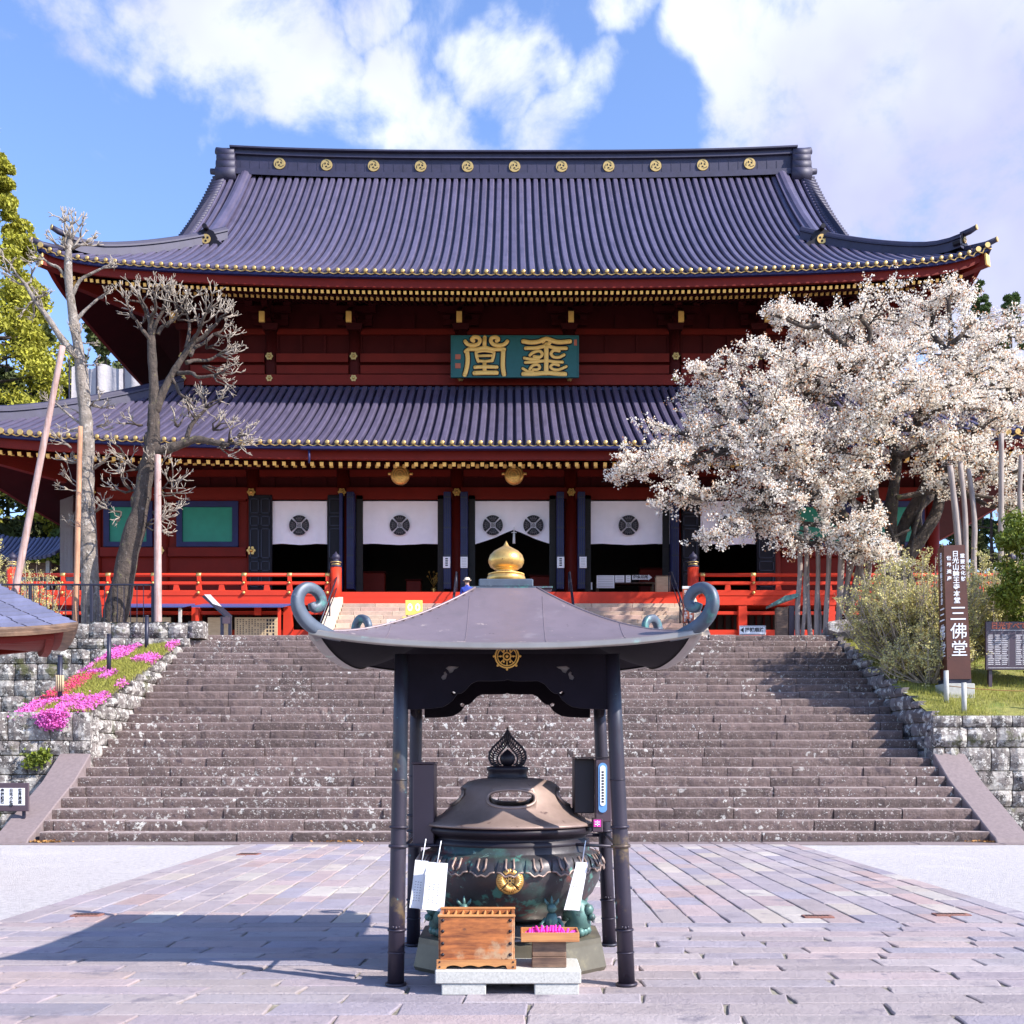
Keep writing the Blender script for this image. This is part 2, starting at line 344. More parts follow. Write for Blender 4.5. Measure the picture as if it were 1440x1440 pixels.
class MB:
    def __init__(s): s.v = []; s.f = []; s.sm = []; s.mi = []
    def add(s, vs, fs, smooth=False, m=0):
        k = len(s.v); s.v += [tuple(p) for p in vs]
        for f in fs:
            s.f.append([i + k for i in f]); s.sm.append(smooth); s.mi.append(m)
        return s
    def box(s, c, d, rz=0, m=0, top=None, mat=None):
        x, y, z = d[0] / 2, d[1] / 2, d[2] / 2
        t = top or (1, 1)
        vs = [(-x, -y, -z), (x, -y, -z), (x, y, -z), (-x, y, -z), (-x * t[0], -y * t[1], z), (x * t[0], -y * t[1], z), (x * t[0], y * t[1], z), (-x * t[0], y * t[1], z)]
        if mat is not None: vs = [mat @ Vector(p) for p in vs]
        elif rz:
            ca, sa = math.cos(rz), math.sin(rz); vs = [(p[0] * ca - p[1] * sa, p[0] * sa + p[1] * ca, p[2]) for p in vs]
        vs = [(p[0] + c[0], p[1] + c[1], p[2] + c[2]) for p in vs]
        return s.add(vs, [(3, 2, 1, 0), (4, 5, 6, 7), (0, 1, 5, 4), (1, 2, 6, 5), (2, 3, 7, 6), (3, 0, 4, 7)], m=m)
    def bb(s, x0, x1, y0, y1, z0, z1, m=0):
        return s.box(((x0 + x1) / 2, (y0 + y1) / 2, (z0 + z1) / 2), (abs(x1 - x0), abs(y1 - y0), abs(z1 - z0)), m=m)
    def rbox(s, x0, x1, y0, y1, z0, z1, b=.02, m=0):
        """box with chamfered edges"""
        cx, cy, cz = (x0 + x1) / 2, (y0 + y1) / 2, (z0 + z1) / 2
        hx, hy, hz = abs(x1 - x0) / 2, abs(y1 - y0) / 2, abs(z1 - z0) / 2
        b = min(b, hx * .45, hy * .45, hz * .45)
        rings = []
        for z, ins in ((-hz, b), (-hz + b, 0), (hz - b, 0), (hz, b)):
            X, Y = hx - ins, hy - ins; c = b if ins == 0 else b * .6
            rings.append([(cx + a, cy + q, cz + z) for a, q in ((-X + c, -Y), (X - c, -Y), (X, -Y + c), (X, Y - c), (X - c, Y), (-X + c, Y), (-X, Y - c), (-X, -Y + c))])
        vs = sum(rings, [])
        fs = [tuple(range(7, -1, -1)), tuple(range(24, 32))]
        for k in range(3):
            for i in range(8): fs.append((k * 8 + i, k * 8 + (i + 1) % 8, k * 8 + 8 + (i + 1) % 8, k * 8 + 8 + i))
        return s.add(vs, fs, m=m)
    def tube(s, pts, rads, n=8, caps=True, smooth=True, m=0, flat=1.0):
        pts = [Vector(p) for p in pts]
        if not hasattr(rads, '__len__'): rads = [rads] * len(pts)
        vs = []; fs = []
        t0 = (pts[1] - pts[0]).normalized()
        u = t0.orthogonal().normalized() if abs(t0.z) > .9 else t0.cross(Vector((0, 0, 1))).normalized()
        for i, p in enumerate(pts):
            t = (pts[min(i + 1, len(pts) - 1)] - pts[max(i - 1, 0)]).normalized()
            u = (u - t * u.dot(t)).normalized(); w = t.cross(u)
            for k in range(n):
                a = 2 * math.pi * k / n
                vs.append(p + (u * math.cos(a) + w * math.sin(a) * flat) * rads[i])
        for i in range(len(pts) - 1):
            for k in range(n):
                fs.append((i * n + k, i * n + (k + 1) % n, (i + 1) * n + (k + 1) % n, (i + 1) * n + k))
        s.add(vs, fs, smooth, m)
        if caps:
            kk = len(s.v) - len(vs)
            s.f.append([kk + i for i in range(n - 1, -1, -1)]); s.sm.append(False); s.mi.append(m)
            s.f.append([kk + (len(pts) - 1) * n + i for i in range(n)]); s.sm.append(False); s.mi.append(m)
        return s
    def cyl(s, p0, p1, r0, r1=None, n=14, m=0, smooth=True):
        return s.tube([p0, p1], [r0, r0 if r1 is None else r1], n, m=m, smooth=smooth)
    def lathe(s, c, prof, n=32, m=0, smooth=True, sx=1, sy=1, fn=None):
        vs = []; fs = []
        for r, z in prof:
            for k in range(n):
                a = 2 * math.pi * k / n
                q = fn(r, a, z) if fn else (r * math.cos(a) * sx, r * math.sin(a) * sy, z)
                vs.append((c[0] + q[0], c[1] + q[1], c[2] + q[2]))
        for i in range(len(prof) - 1):
            for k in range(n):
                fs.append((i * n + k, i * n + (k + 1) % n, (i + 1) * n + (k + 1) % n, (i + 1) * n + k))
        fs.append(tuple(range(n - 1, -1, -1))); fs.append(tuple((len(prof) - 1) * n + k for k in range(n)))
        return s.add(vs, fs, smooth, m)
    def ball(s, c, r, n=10, m=0, sz=1.):
        k = max(4, n // 2)
        return s.lathe((c[0], c[1], c[2]), [(max(.002, r * math.sin(math.pi * i / k)), -r * sz * math.cos(math.pi * i / k)) for i in range(k + 1)], n, m)
    def grid(s, P, smooth=True, m=0, flip=False):
        """P: 2D list of points"""
        a, b = len(P), len(P[0]); vs = [p for row in P for p in row]; fs = []
        for i in range(a - 1):
            for j in range(b - 1):
                q = (i * b + j, i * b + j + 1, (i + 1) * b + j + 1, (i + 1) * b + j)
                fs.append(q[::-1] if flip else q)
        return s.add(vs, fs, smooth, m)
    def prism(s, poly, o, ax, ay, depth, m=0):
        """extrude a simple polygon (x,y) from origin o along axes ax, ay by the vector depth"""
        o, ax, ay, depth = Vector(o), Vector(ax), Vector(ay), Vector(depth)
        n = len(poly)
        a = [o + ax * x + ay * y for x, y in poly]; b = [p + depth for p in a]
        fs = [tuple(range(n - 1, -1, -1)), tuple(range(n, 2 * n))] + [(i, (i + 1) % n, n + (i + 1) % n, n + i) for i in range(n)]
        return s.add(a + b, fs, False, m)
    def build(s, name, mats, parent=None, origin=None):
        if origin is None: origin = WO[parent.name] if parent else Vector((0, 0, 0))
        me = bpy.data.meshes.new(name)
        ox, oy, oz = origin
        me.from_pydata([(p[0] - ox, p[1] - oy, p[2] - oz) for p in s.v], [], s.f)
        if not isinstance(mats, (list, tuple)): mats = [mats]
        for q in mats: me.materials.append(q)
        me.polygons.foreach_set('use_smooth', s.sm)
        if len(mats) > 1: me.polygons.foreach_set('material_index', s.mi)
        me.update()
        return link_mesh(me, name, parent, origin)

def copy_tree(o, parent=None):
    c = o.copy(); COL.objects.link(c)
    if parent: c.parent = parent
    for ch in o.children: copy_tree(ch, c)
    return c
def place(o, loc, rotz=0, label=None):
    c = copy_tree(o); c.location = loc; c.rotation_euler = (0, 0, rotz)
    if label: c['label'] = label
    return c
def copies(o, locs, first=True):
    """o: one mesh part built at its own origin; more copies under the same parent (locs relative to parent)"""
    for i, l in enumerate(locs):
        c = o if (i == 0 and first) else o.copy()
        if c is not o:
            COL.objects.link(c); c.parent = o.parent
        c.location = l[:3]
        if len(l) > 3: c.rotation_euler = l[3]

def quads(name, P, A, B, mat, parent=None, rnd=None, tri=False, origin=None, kind=None):
    """cloud of small faces: centres P, half axes A and B (N x 3 arrays)"""
    if origin is None: origin = WO[parent.name] if parent else Vector((0, 0, 0))
    n = len(P); o = np.array(origin)
    if tri: V = np.stack([P - A, P + A, P + B], 1)
    else: V = np.stack([P - A, P - B, P + A, P + B], 1)
    k = V.shape[1]
    V = (V - o).reshape(-1, 3).astype(np.float32)
    me = bpy.data.meshes.new(name)
    me.vertices.add(n * k); me.vertices.foreach_set('co', V.ravel())
    me.loops.add(n * k); me.loops.foreach_set('vertex_index', np.arange(n * k, dtype=np.int32))
    me.polygons.add(n); me.polygons.foreach_set('loop_start', np.arange(0, n * k, k, dtype=np.int32))
    me.update(calc_edges=True)
    if rnd is None: rnd = nr.random(n)
    at = me.attributes.new('rnd', 'FLOAT', 'FACE'); at.data.foreach_set('value', rnd.astype(np.float32))
    me.materials.append(mat)
    ob = link_mesh(me, name, parent, origin)
    if kind: ob['kind'] = kind
    return ob
def unit(a): return a / np.maximum(np.linalg.norm(a, axis=1, keepdims=True), 1e-9)
def rand_frame(n, s, aspect=1., up=None):
    d = unit(nr.normal(size=(n, 3)))
    if up is not None: d = unit(d + np.array(up))
    e = unit(np.cross(d, nr.normal(size=(n, 3))))
    f = np.cross(d, e)
    if not hasattr(s, '__len__'): s = np.full(n, s)
    return e * s[:, None], f * s[:, None] * aspect

def curve_mesh(splines, depth, name='shape'):
    """flat filled outlines (list of closed 2-D point lists; inner ones are holes) with thickness, as mesh data in x-y"""
    c = bpy.data.curves.new(name, 'CURVE'); c.dimensions = '2D'; c.fill_mode = 'BOTH'; c.extrude = depth / 2
    for pts in splines:
        sp = c.splines.new('POLY'); sp.points.add(len(pts) - 1); sp.use_cyclic_u = True
        for q, p in zip(sp.points, pts): q.co = (p[0], p[1], 0, 1)
    o = bpy.data.objects.new(name, c); COL.objects.link(o)
    dg = bpy.context.evaluated_depsgraph_get(); dg.update()
    me = bpy.data.meshes.new_from_object(o.evaluated_get(dg))
    bpy.data.objects.remove(o); bpy.data.curves.remove(c)
    me.name = name
    return me
def text_mesh(body, size=1., depth=.004, vertical=False, align='CENTER', bold=0, spacing=1.):
    c = bpy.data.curves.new('writing', 'FONT')
    c.body = '\n'.join(body) if vertical else body
    c.size = size; c.extrude = depth / 2; c.align_x = align; c.align_y = 'CENTER'; c.offset = bold; c.space_line = spacing
    c.resolution_u = 3
    o = bpy.data.objects.new('writing', c); COL.objects.link(o)
    dg = bpy.context.evaluated_depsgraph_get(); dg.update()
    me = bpy.data.meshes.new_from_object(o.evaluated_get(dg))
    bpy.data.objects.remove(o); bpy.data.curves.remove(c)
    me.name = 'writing'
    return me
def put(me, name, mat, parent, loc, rot=(R(90), 0, 0), bake=True):
    """place x-y mesh data upright in the world (loc) under a parent"""
    me.materials.clear(); me.materials.append(mat)
    mt = Matrix.Translation(Vector(loc)) @ __import__('mathutils').Euler(rot).to_matrix().to_4x4()
    po = WO[parent.name] if parent else Vector((0, 0, 0))
    me.transform(Matrix.Translation(-po) @ mt)
    return link_mesh(me, name, parent)
def circ(cx, cy, r, n=24, a0=0, a1=2 * math.pi):
    return [(cx + r * math.cos(a0 + (a1 - a0) * i / n), cy + r * math.sin(a0 + (a1 - a0) * i / n)) for i in range(n)]
def px(x, y, D):
    """point at depth D seen at photograph pixel x, y (used while measuring)"""
    return Vector(((x - 720) / 1500 * D, D, EYE + (1067 - y) / 1500 * D))
# ================================================================ SETTING
D0, RUN, RISE, NST = 20.3, 0.41, 0.204, 25      # staircase: first riser, tread, riser, count
ZT = RISE * NST                                 # terrace level 5.1
SX = 9.1                                        # half width of the stairs
DT = D0 + RUN * (NST - 1)
def slab(mb, x0, x1, y0, y1, z, b=.008, jit=.008, skew=0.0):
    """one paving stone: slightly uneven outline, worn rounded arris"""
    g = lambda: max(-.009, min(.009, rng.gauss(0, jit * .6)))
    sk = skew
    c = [(x0 + g() - sk, y0 + g()), (x1 + g() - sk, y0 + g()), (x1 + g() + sk, y1 + g()), (x0 + g() + sk, y1 + g())]
    # subdivide the long edges so that they wander
    out = []
    for i in range(4):
        a, d = c[i], c[(i + 1) % 4]
        out.append(a)
        for t in (.35, .68): out.append((a[0] + (d[0] - a[0]) * t + g() * .7, a[1] + (d[1] - a[1]) * t + g() * .7))
    cx, cy = (x0 + x1) / 2, (y0 + y1) / 2
    zt = z + rng.uniform(-.003, .003)
    ins = lambda p, k: (p[0] + (cx - p[0]) / max(.05, abs(cx - p[0])) * min(k, abs(cx - p[0])), p[1] + (cy - p[1]) / max(.05, abs(cy - p[1])) * min(k, abs(cy - p[1])))
    n = len(out)
    tx, ty = rng.uniform(-.004, .004), rng.uniform(-.006, .006)
    A = [(p[0], p[1], z - .05) for p in out]
    B = [(p[0], p[1], zt - b * .8) for p in out]
    C = [(*ins(p, b * 1.3), zt + tx * (p[0] - cx) + ty * (p[1] - cy)) for p in out]
    fs = [tuple(2 * n + i for i in range(n))]
    for k in (0, n):
        for i in range(n): fs.append((k + i, k + (i + 1) % n, k + n + (i + 1) % n, k + n + i))
    mb.add(A + B + C, fs)

# ground sheet
g = MB(); g.add([(-400, -60, -.06), (400, -60, -.06), (400, 700, -.06), (-400, 700, -.06)], [(0, 1, 2, 3)])
struct(g.build('ground', MT['joint']))
# gravel either side
for s, xa, xb in ((-1, -5.02, -60), (1, 5.30, 60)):
    g = MB()
    xs = [xa + (xb - xa) * (i / 30) ** 2 for i in range(31)]; ys = [10.32 + i * (9.72 - .02) / 24 for i in range(25)]
    P = [[(x, y, .0 + .006 * math.sin(x * 2.1 + y * 3.3) * math.sin(y * 5.7 - x)) for y in ys] for x in xs]
    g.grid(P, flip=(s > 0)); struct(g.build('gravel', MT['gravel']))
g = MB(); g.add([(-14, 2, .004), (14, 2, .004), (14, 10.31, .004), (-14, 10.31, .004), (-14, 19.72, .004), (14, 19.72, .004), (14, 20.4, .004), (-14, 20.4, .004), (-5.0, 10.31, .004), (5.27, 10.31, .004), (5.27, 19.72, .004), (-5.0, 19.72, .004)], [(0, 1, 2, 3), (8, 9, 10, 11), (4, 5, 6, 7)])
struct(g.build('mortar_bed', MT['joint']))
# foreground paving: rows across
g = MB(); y = 10.30; rows = []
while y > 2.4:
    h = rng.uniform(.23, .34); rows.append((y - h, y)); y -= h
for (ya, yb) in rows:
    x = -9 - rng.random()
    while x < 9:
        w = rng.uniform(.62, 1.35)
        slab(g, x + .010, x + w - .010, ya + .009, yb - .009, .02, skew=rng.uniform(-.01, .03))
        x += w
struct(g.build('paving', MT['paving']))
# path: long strips running to the stairs
g = MB(); x = -5.02; irons = []
while x < 5.28:
    w = rng.uniform(.29, .36)
    if x + w > 5.12: w = 5.29 - x
    y = 10.31
    edge = abs(x + 5.02) < .01
    while y < 19.68:
        l = rng.uniform(.45, .95) if not edge else rng.uniform(.8, 1.3)
        l = min(l, 19.72 - y)
        if 19.72 - y - l < .25: l = 19.72 - y
        slab(g, x + .009, x + w - .009, y + .009, y + l - .009, .02)
        y += l
    x += w
struct(g.build('path', MT['path']))
# kerb strip at the foot of the stairs
g = MB(); x = -14.
while x < 14.5:
    w = rng.uniform(.9, 1.6); slab(g, x + .007, x + w - .007, 19.74, 20.29, .022, b=.012); x += w
struct(g.build('kerb_strip', MT['ramp']))
# rusty drain covers let into the paving
for i, (a, b_, D, w, d) in enumerate(((123, 1293, 10.75, .30, .16), (350, 1205, 17.6, .35, .3), (1150, 1292, 10.65, .30, .14), (1338, 1290, 10.78, .36, .14))):
    c = ((a - 720) / 1500 * D, D)
    dc = thing('drain_cover', ['small rusty iron drain cover flush in the paving left of the incense burner', 'small rusty drain cover in the path near the foot of the stairs on the left', 'slotted rusty drain cover in the paving right of the canopy posts, the nearer to them', 'slotted rusty drain cover at the right rim of the paved path near the gravel'][i], 'drain cover', (c[0], c[1], .022), group='rusty drain covers in the paving')
    m = MB(); m.rbox(c[0] - w / 2, c[0] + w / 2, c[1] - d / 2, c[1] + d / 2, .0, .034, .006)
    m.build('frame', MT['iron'], dc)
    m = MB()
    for k in range(7): m.bb(c[0] - w / 2 + .03 + k * (w - .06) / 7, c[0] - w / 2 + .03 + (k + .55) * (w - .06) / 7, c[1] - d / 2 + .03, c[1] + d / 2 - .03, .0345, .037)
    m.build('slots', MT['dark'], dc)

# terrace
g = MB()
g.add([(-60, DT + .4, ZT - .012), (60, DT + .4, ZT - .012), (60, 130, ZT - .012), (-60, 130, ZT - .012)], [(0, 1, 2, 3)])
struct(g.build('terrace_ground', MT['terrace']))

# ---------------------------------------------------------------- staircase, every step a part
st = thing('stone_staircase', 'broad worn flight of lichen-spotted stone steps rising to the red temple', 'staircase', (0, D0, 0))
def step_mesh(n):
    m = MB(); y = D0 + RUN * n; z1 = RISE * (n + 1); z0 = z1 - RISE
    xl, xr = -SX, SX
    if n == 0: xl, xr = -9.0, 9.25
    x = xl + rng.uniform(-.9, 0)
    while x < xr:
        w = rng.uniform(.75, 1.9)
        a, b = max(x, xl) + .007, min(x + w, xr) - .007
        if b - a < .15: x += w; continue
        k = max(3, int((b - a) / .11)); dy = rng.uniform(-.028, .020); dz = rng.uniform(-.016, .010)
        P = []
        for i in range(k + 1):
            t = i / k; xx = a + (b - a) * t
            j = rng.uniform(-.008, .008); q = rng.uniform(-.006, .006)
            e = .014 if i in (0, k) else 0
            P.append([(xx, y + dy + .02 + e, z0 - .10), (xx, y + dy + j + e + .006, z0 + .02), (xx, y + dy + j * 1.3 - .004 + e, z0 + RISE * .5), (xx, y + dy + j + e, z1 + dz - .035 + q - e * .4), (xx, y + dy + .016 + e, z1 + dz + q * .8 - .008 - e * .4), (xx, y + dy + .045, z1 + dz + q * .3 - e * .3), (xx, y + dy + .25, z1 + dz * .5), (xx, y + RUN + .06, z1 - .004)])
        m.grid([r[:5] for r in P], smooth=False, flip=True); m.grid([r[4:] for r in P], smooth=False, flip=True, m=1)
        # closed ends
        for row in (P[0], P[-1]):
            m.add(row + [(row[0][0], y + RUN + .06, z0 - .1)], [tuple(range(len(row) + 1))])
        x += w
    return m
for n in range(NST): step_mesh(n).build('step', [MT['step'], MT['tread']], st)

# rough stone block (one island with a bulging front)
def rough(mb, c, ax, nrm, w, h, dep=.35, bul=.05, m=0, up=Vector((0, 0, 1))):
    """block: c = lower-left front corner, ax = along, nrm = outwards"""
    nx, nz = max(3, int(w / .14)), max(3, int(h / .13))
    P = []
    for i in range(nx + 1):
        row = []
        for j in range(nz + 1):
            s, t = i / nx, j / nz
            e = min(s, 1 - s) * w; f = min(t, 1 - t) * h
            edge = min(e, f)
            o = bul * (1 - math.exp(-edge / .05)) + rng.uniform(-.014, .014) * (1 if edge > 0 else .4)
            js, jt = (rng.uniform(-.012, .012), rng.uniform(-.012, .012)) if edge > 0 else (0, 0)
            if edge == 0 and e + f < .001: o = -.03
            row.append(c + ax * (w * s + js) + up * (h * t + jt) + nrm * o)
        P.append(row)
    mb.grid(P, smooth=False, m=m)
    bo = -nrm * dep
    for a, b in (([r[0] for r in P], True), ([r[-1] for r in P], False), (P[0], False), (P[-1], True)):
        mb.grid([list(a), [p + bo for p in a]], smooth=False, m=m, flip=not b)
def stone_wall(mb, o, ax, nrm, L, base, top, hrow=(.34, .5), wrow=(.4, .8), dep=.4):
    """coursed rough wall; base(s), top(s) heights along it"""
    o, ax, nrm = Vector(o), Vector(ax).normalized(), Vector(nrm).normalized()
    tmax = max(top(i / 20 * L) for i in range(21)); z = min(base(i / 20 * L) for i in range(21))
    while z < tmax - .12:
        h = rng.uniform(*hrow); h = h if tmax - z - h > .15 else tmax - z
        s = -rng.uniform(0, .3)
        while s < L:
            w = rng.uniform(*wrow)
            a, b = max(0, s), min(L, s + w); s += w
            if b - a < .14: continue
            mid = (a + b) / 2
            tp = top(mid) ; bt = base(mid)
            if z + h < bt: continue
            hh = min(h, tp - z)
            if hh < .08: continue
            rough(mb, o + ax * (a + .012) + Vector((0, 0, z + .009 + rng.uniform(-.006, .006))), ax, nrm, b - a - .024, hh - .02, dep, bul=rng.uniform(.03, .09))
        z += h
stepz = lambda D: max(0, min(ZT, (D - D0) / RUN * RISE + RISE))

# lower ramps beside the first steps
for s in (-1, 1):
    x0, x1 = (9.1, 9.78) if s > 0 else (-9.78, -9.1)
    t = thing('stone_ramp', 'sloping stone slab edging the lowest steps on the ' + ('right' if s > 0 else 'left'), 'ramp slab', (s * 9.4, D0, 0), group='ramp slabs beside the stairs')
    m = MB()
    P0 = (D0 - .25, .06); P1 = (D0 + .15, .30); P2 = (23.02, 1.70)
    secs = [(D0 - .28, .02), (D0 - .22, .10), (D0 + .1, .245), (D0 + 1.0, .70), (D0 + 1.9, 1.14), (23.04, 1.71)]
    for (xa, xb) in ((x0, x1),):
        G = []
        for (yy, zz) in secs:
            G.append([(xa, yy, -.05), (xa, yy, zz - .02), (xa + .02, yy, zz), ((xa + xb) / 2, yy, zz + .004), (xb - .02, yy, zz), (xb, yy, zz - .02), (xb, yy, -.05)])
        m.grid(G, smooth=False)
        m.add(G[0], [tuple(range(7))]); m.add(G[-1], [tuple(range(6, -1, -1))])
    m.build('slab', MT['ramp'], t)

# retaining walls
t = thing('retaining_wall', 'low lichen-covered stone wall right of the stairs holding the grass slope', 'stone wall', (9.1, 23.05, 0), group='stone retaining walls beside the stairs')
m = MB(); stone_wall(m, (9.1, 23.05, 0), (1, 0, 0), (0, -1, 0), 16, lambda s: 0, lambda s: 2.54, (.30, .60), (.32, 1.0), .5)
m.build('front_face', MT['wall'], t)
m = MB()
stw = lambda D: 2.50 + (D - 23.05) * .358
stone_wall(m, (9.12, DT + .5, 0), (0, -1, 0), (-1, 0, 0), DT + .5 - 23.1, lambda s: stepz(DT + .5 - s) - .35, lambda s: min(stw(DT + .5 - s), ZT + .12), (.26, .36), (.35, .6), .16)
m.build('side_face', MT['walld'], t)
t = thing('retaining_wall', 'low mossy stone wall left of the stairs below the pink flowers', 'stone wall', (-9.1, 23.05, 0), group='stone retaining walls beside the stairs')
m = MB(); stone_wall(m, (-25.1, 23.05, 0), (1, 0, 0), (0, -1, 0), 16, lambda s: 0, lambda s: 2.62 + .0 * s, (.30, .55), (.32, .95), .5)
m.build('front_face', MT['wall'], t)
m = MB()
stone_wall(m, (-9.12, 23.1, 0), (0, 1, 0), (1, 0, 0), DT + .2 - 23.1, lambda s: stepz(23.1 + s) - .35, lambda s: min(2.52 + s * .345, ZT - .05), (.26, .38), (.35, .6), .4)
m.build('side_face', MT['wall'], t)
t = thing('terrace_wall', 'tall pale stone block wall behind the pink flower bed', 'stone wall', (-20, 29.6, 0))
m = MB(); stone_wall(m, (-33, 29.6, 0), (1, 0, 0), (0, -1, 0), 24.05, lambda s: 0, lambda s: 4.95, (.36, .48), (.45, .8), .6)
m.build('courses', MT['wall'], t)
m = MB(); s = -33
while s < -8.9:
    w = rng.uniform(.42, .75); hh = rng.uniform(.40, .50)
    rough(m, Vector((s, 29.62, 4.96)), Vector((1, 0, 0)), Vector((0, -1, 0)), w - .02, hh, .5, bul=.07)
    zt = 4.96 + hh
    m.add([(s, 29.60, zt), (s + w - .02, 29.60, zt), (s + w - .02, 30.12, zt), (s, 30.12, zt)], [(0, 1, 2, 3)])
    s += w
m.build('coping', MT['wall'], t)
m = MB(); m.bb(-33, -9.2, 30.0, 31.5, 3, ZT + .02); struct(m.build('terrace_edge', MT['terrace']))

for s in (-1, 1):       # dark fill added to stop lit ground showing between the facing stones
    t = thing('wall_backing', ('dark rubble added behind the facing stones of the right-hand wall' if s > 0 else 'dark rubble added behind the facing stones of the left-hand walls'), 'stone wall', (s * 9.2, 23.2, 0))
    m = MB()
    m.bb(s * 9.24, s * 25.1, 23.13, 23.35, 0, 2.44)
    m.prism([(23.2, 0), (DT + .3, 0), (DT + .3, ZT - .25), (29.0, ZT - .72), (23.2, 2.30)], (s * 9.17, 0, 0), (0, 1, 0), (0, 0, 1), (s * .10, 0, 0))
    if s < 0: m.bb(-33, -9.1, 29.70, 29.95, 0, 4.9)
    m.build('backing', MT['soil'], t)
# right grass slope
def slope_z(x, y): return 2.50 + (y - 23.05) * .342
g = MB(); P = []
for i in range(60):
    x = 9.15 + i * .45
    P.append([(x, 23.1 + j * .28, min(slope_z(x, 23.1 + j * .28) + .05 * math.sin(x * 1.7 + j) * min(1, j / 6), ZT + .3)) for j in range(30)])
g.grid(P); struct(g.build('grass_slope', MT['grass']))
# left flower bed ground
def bed_z(x, y): return min(2.56 + (y - 23.05) * .345 - max(0, (-9.5 - x)) * .12, 4.85)
g = MB(); P = []
for i in range(10):
    x = -9.18 - i * .21
    P.append([(x, 23.1 + j * .24, bed_z(x, 23.1 + j * .24)) for j in range(28)])
g.grid(P, flip=True)
struct(g.build('flower_bed_soil', MT['soil']))
m = MB(); m.bb(-11.2, -11.07, 23.2, 29.5, 1.0, 2.5); stone_wall(m, (-11.05, 29.5, 0), (0, -1, 0), (-1, 0, 0), 6.3, lambda s: 1.0, lambda s: bed_z(-11, 29.5 - s), (.3, .4), (.4, .6), .3)
tag(m.build('bed_edging', MT['wall']), 'rough stone edging along the outer side of the flower bed', 'stone edging')
g = MB(); g.add([(-33, 23.4, 2.0), (-11.2, 23.4, 2.0), (-11.2, 29.6, 2.2), (-33, 29.6, 2.2)], [(0, 1, 2, 3)])
struct(g.build('lower_ground', MT['soil']))
# background hill
g = MB(); P = []
for i in range(41):
    x = -200 + i * 10
    P.append([(x, 95 + j * 12, 4.5 + j * (5.2 + 2.2 * math.sin(x * .03) + (1.3 if x < -20 else -1.4)) * .75) for j in range(10)])
g.grid(P); struct(g.build('hill', MT['mount']))
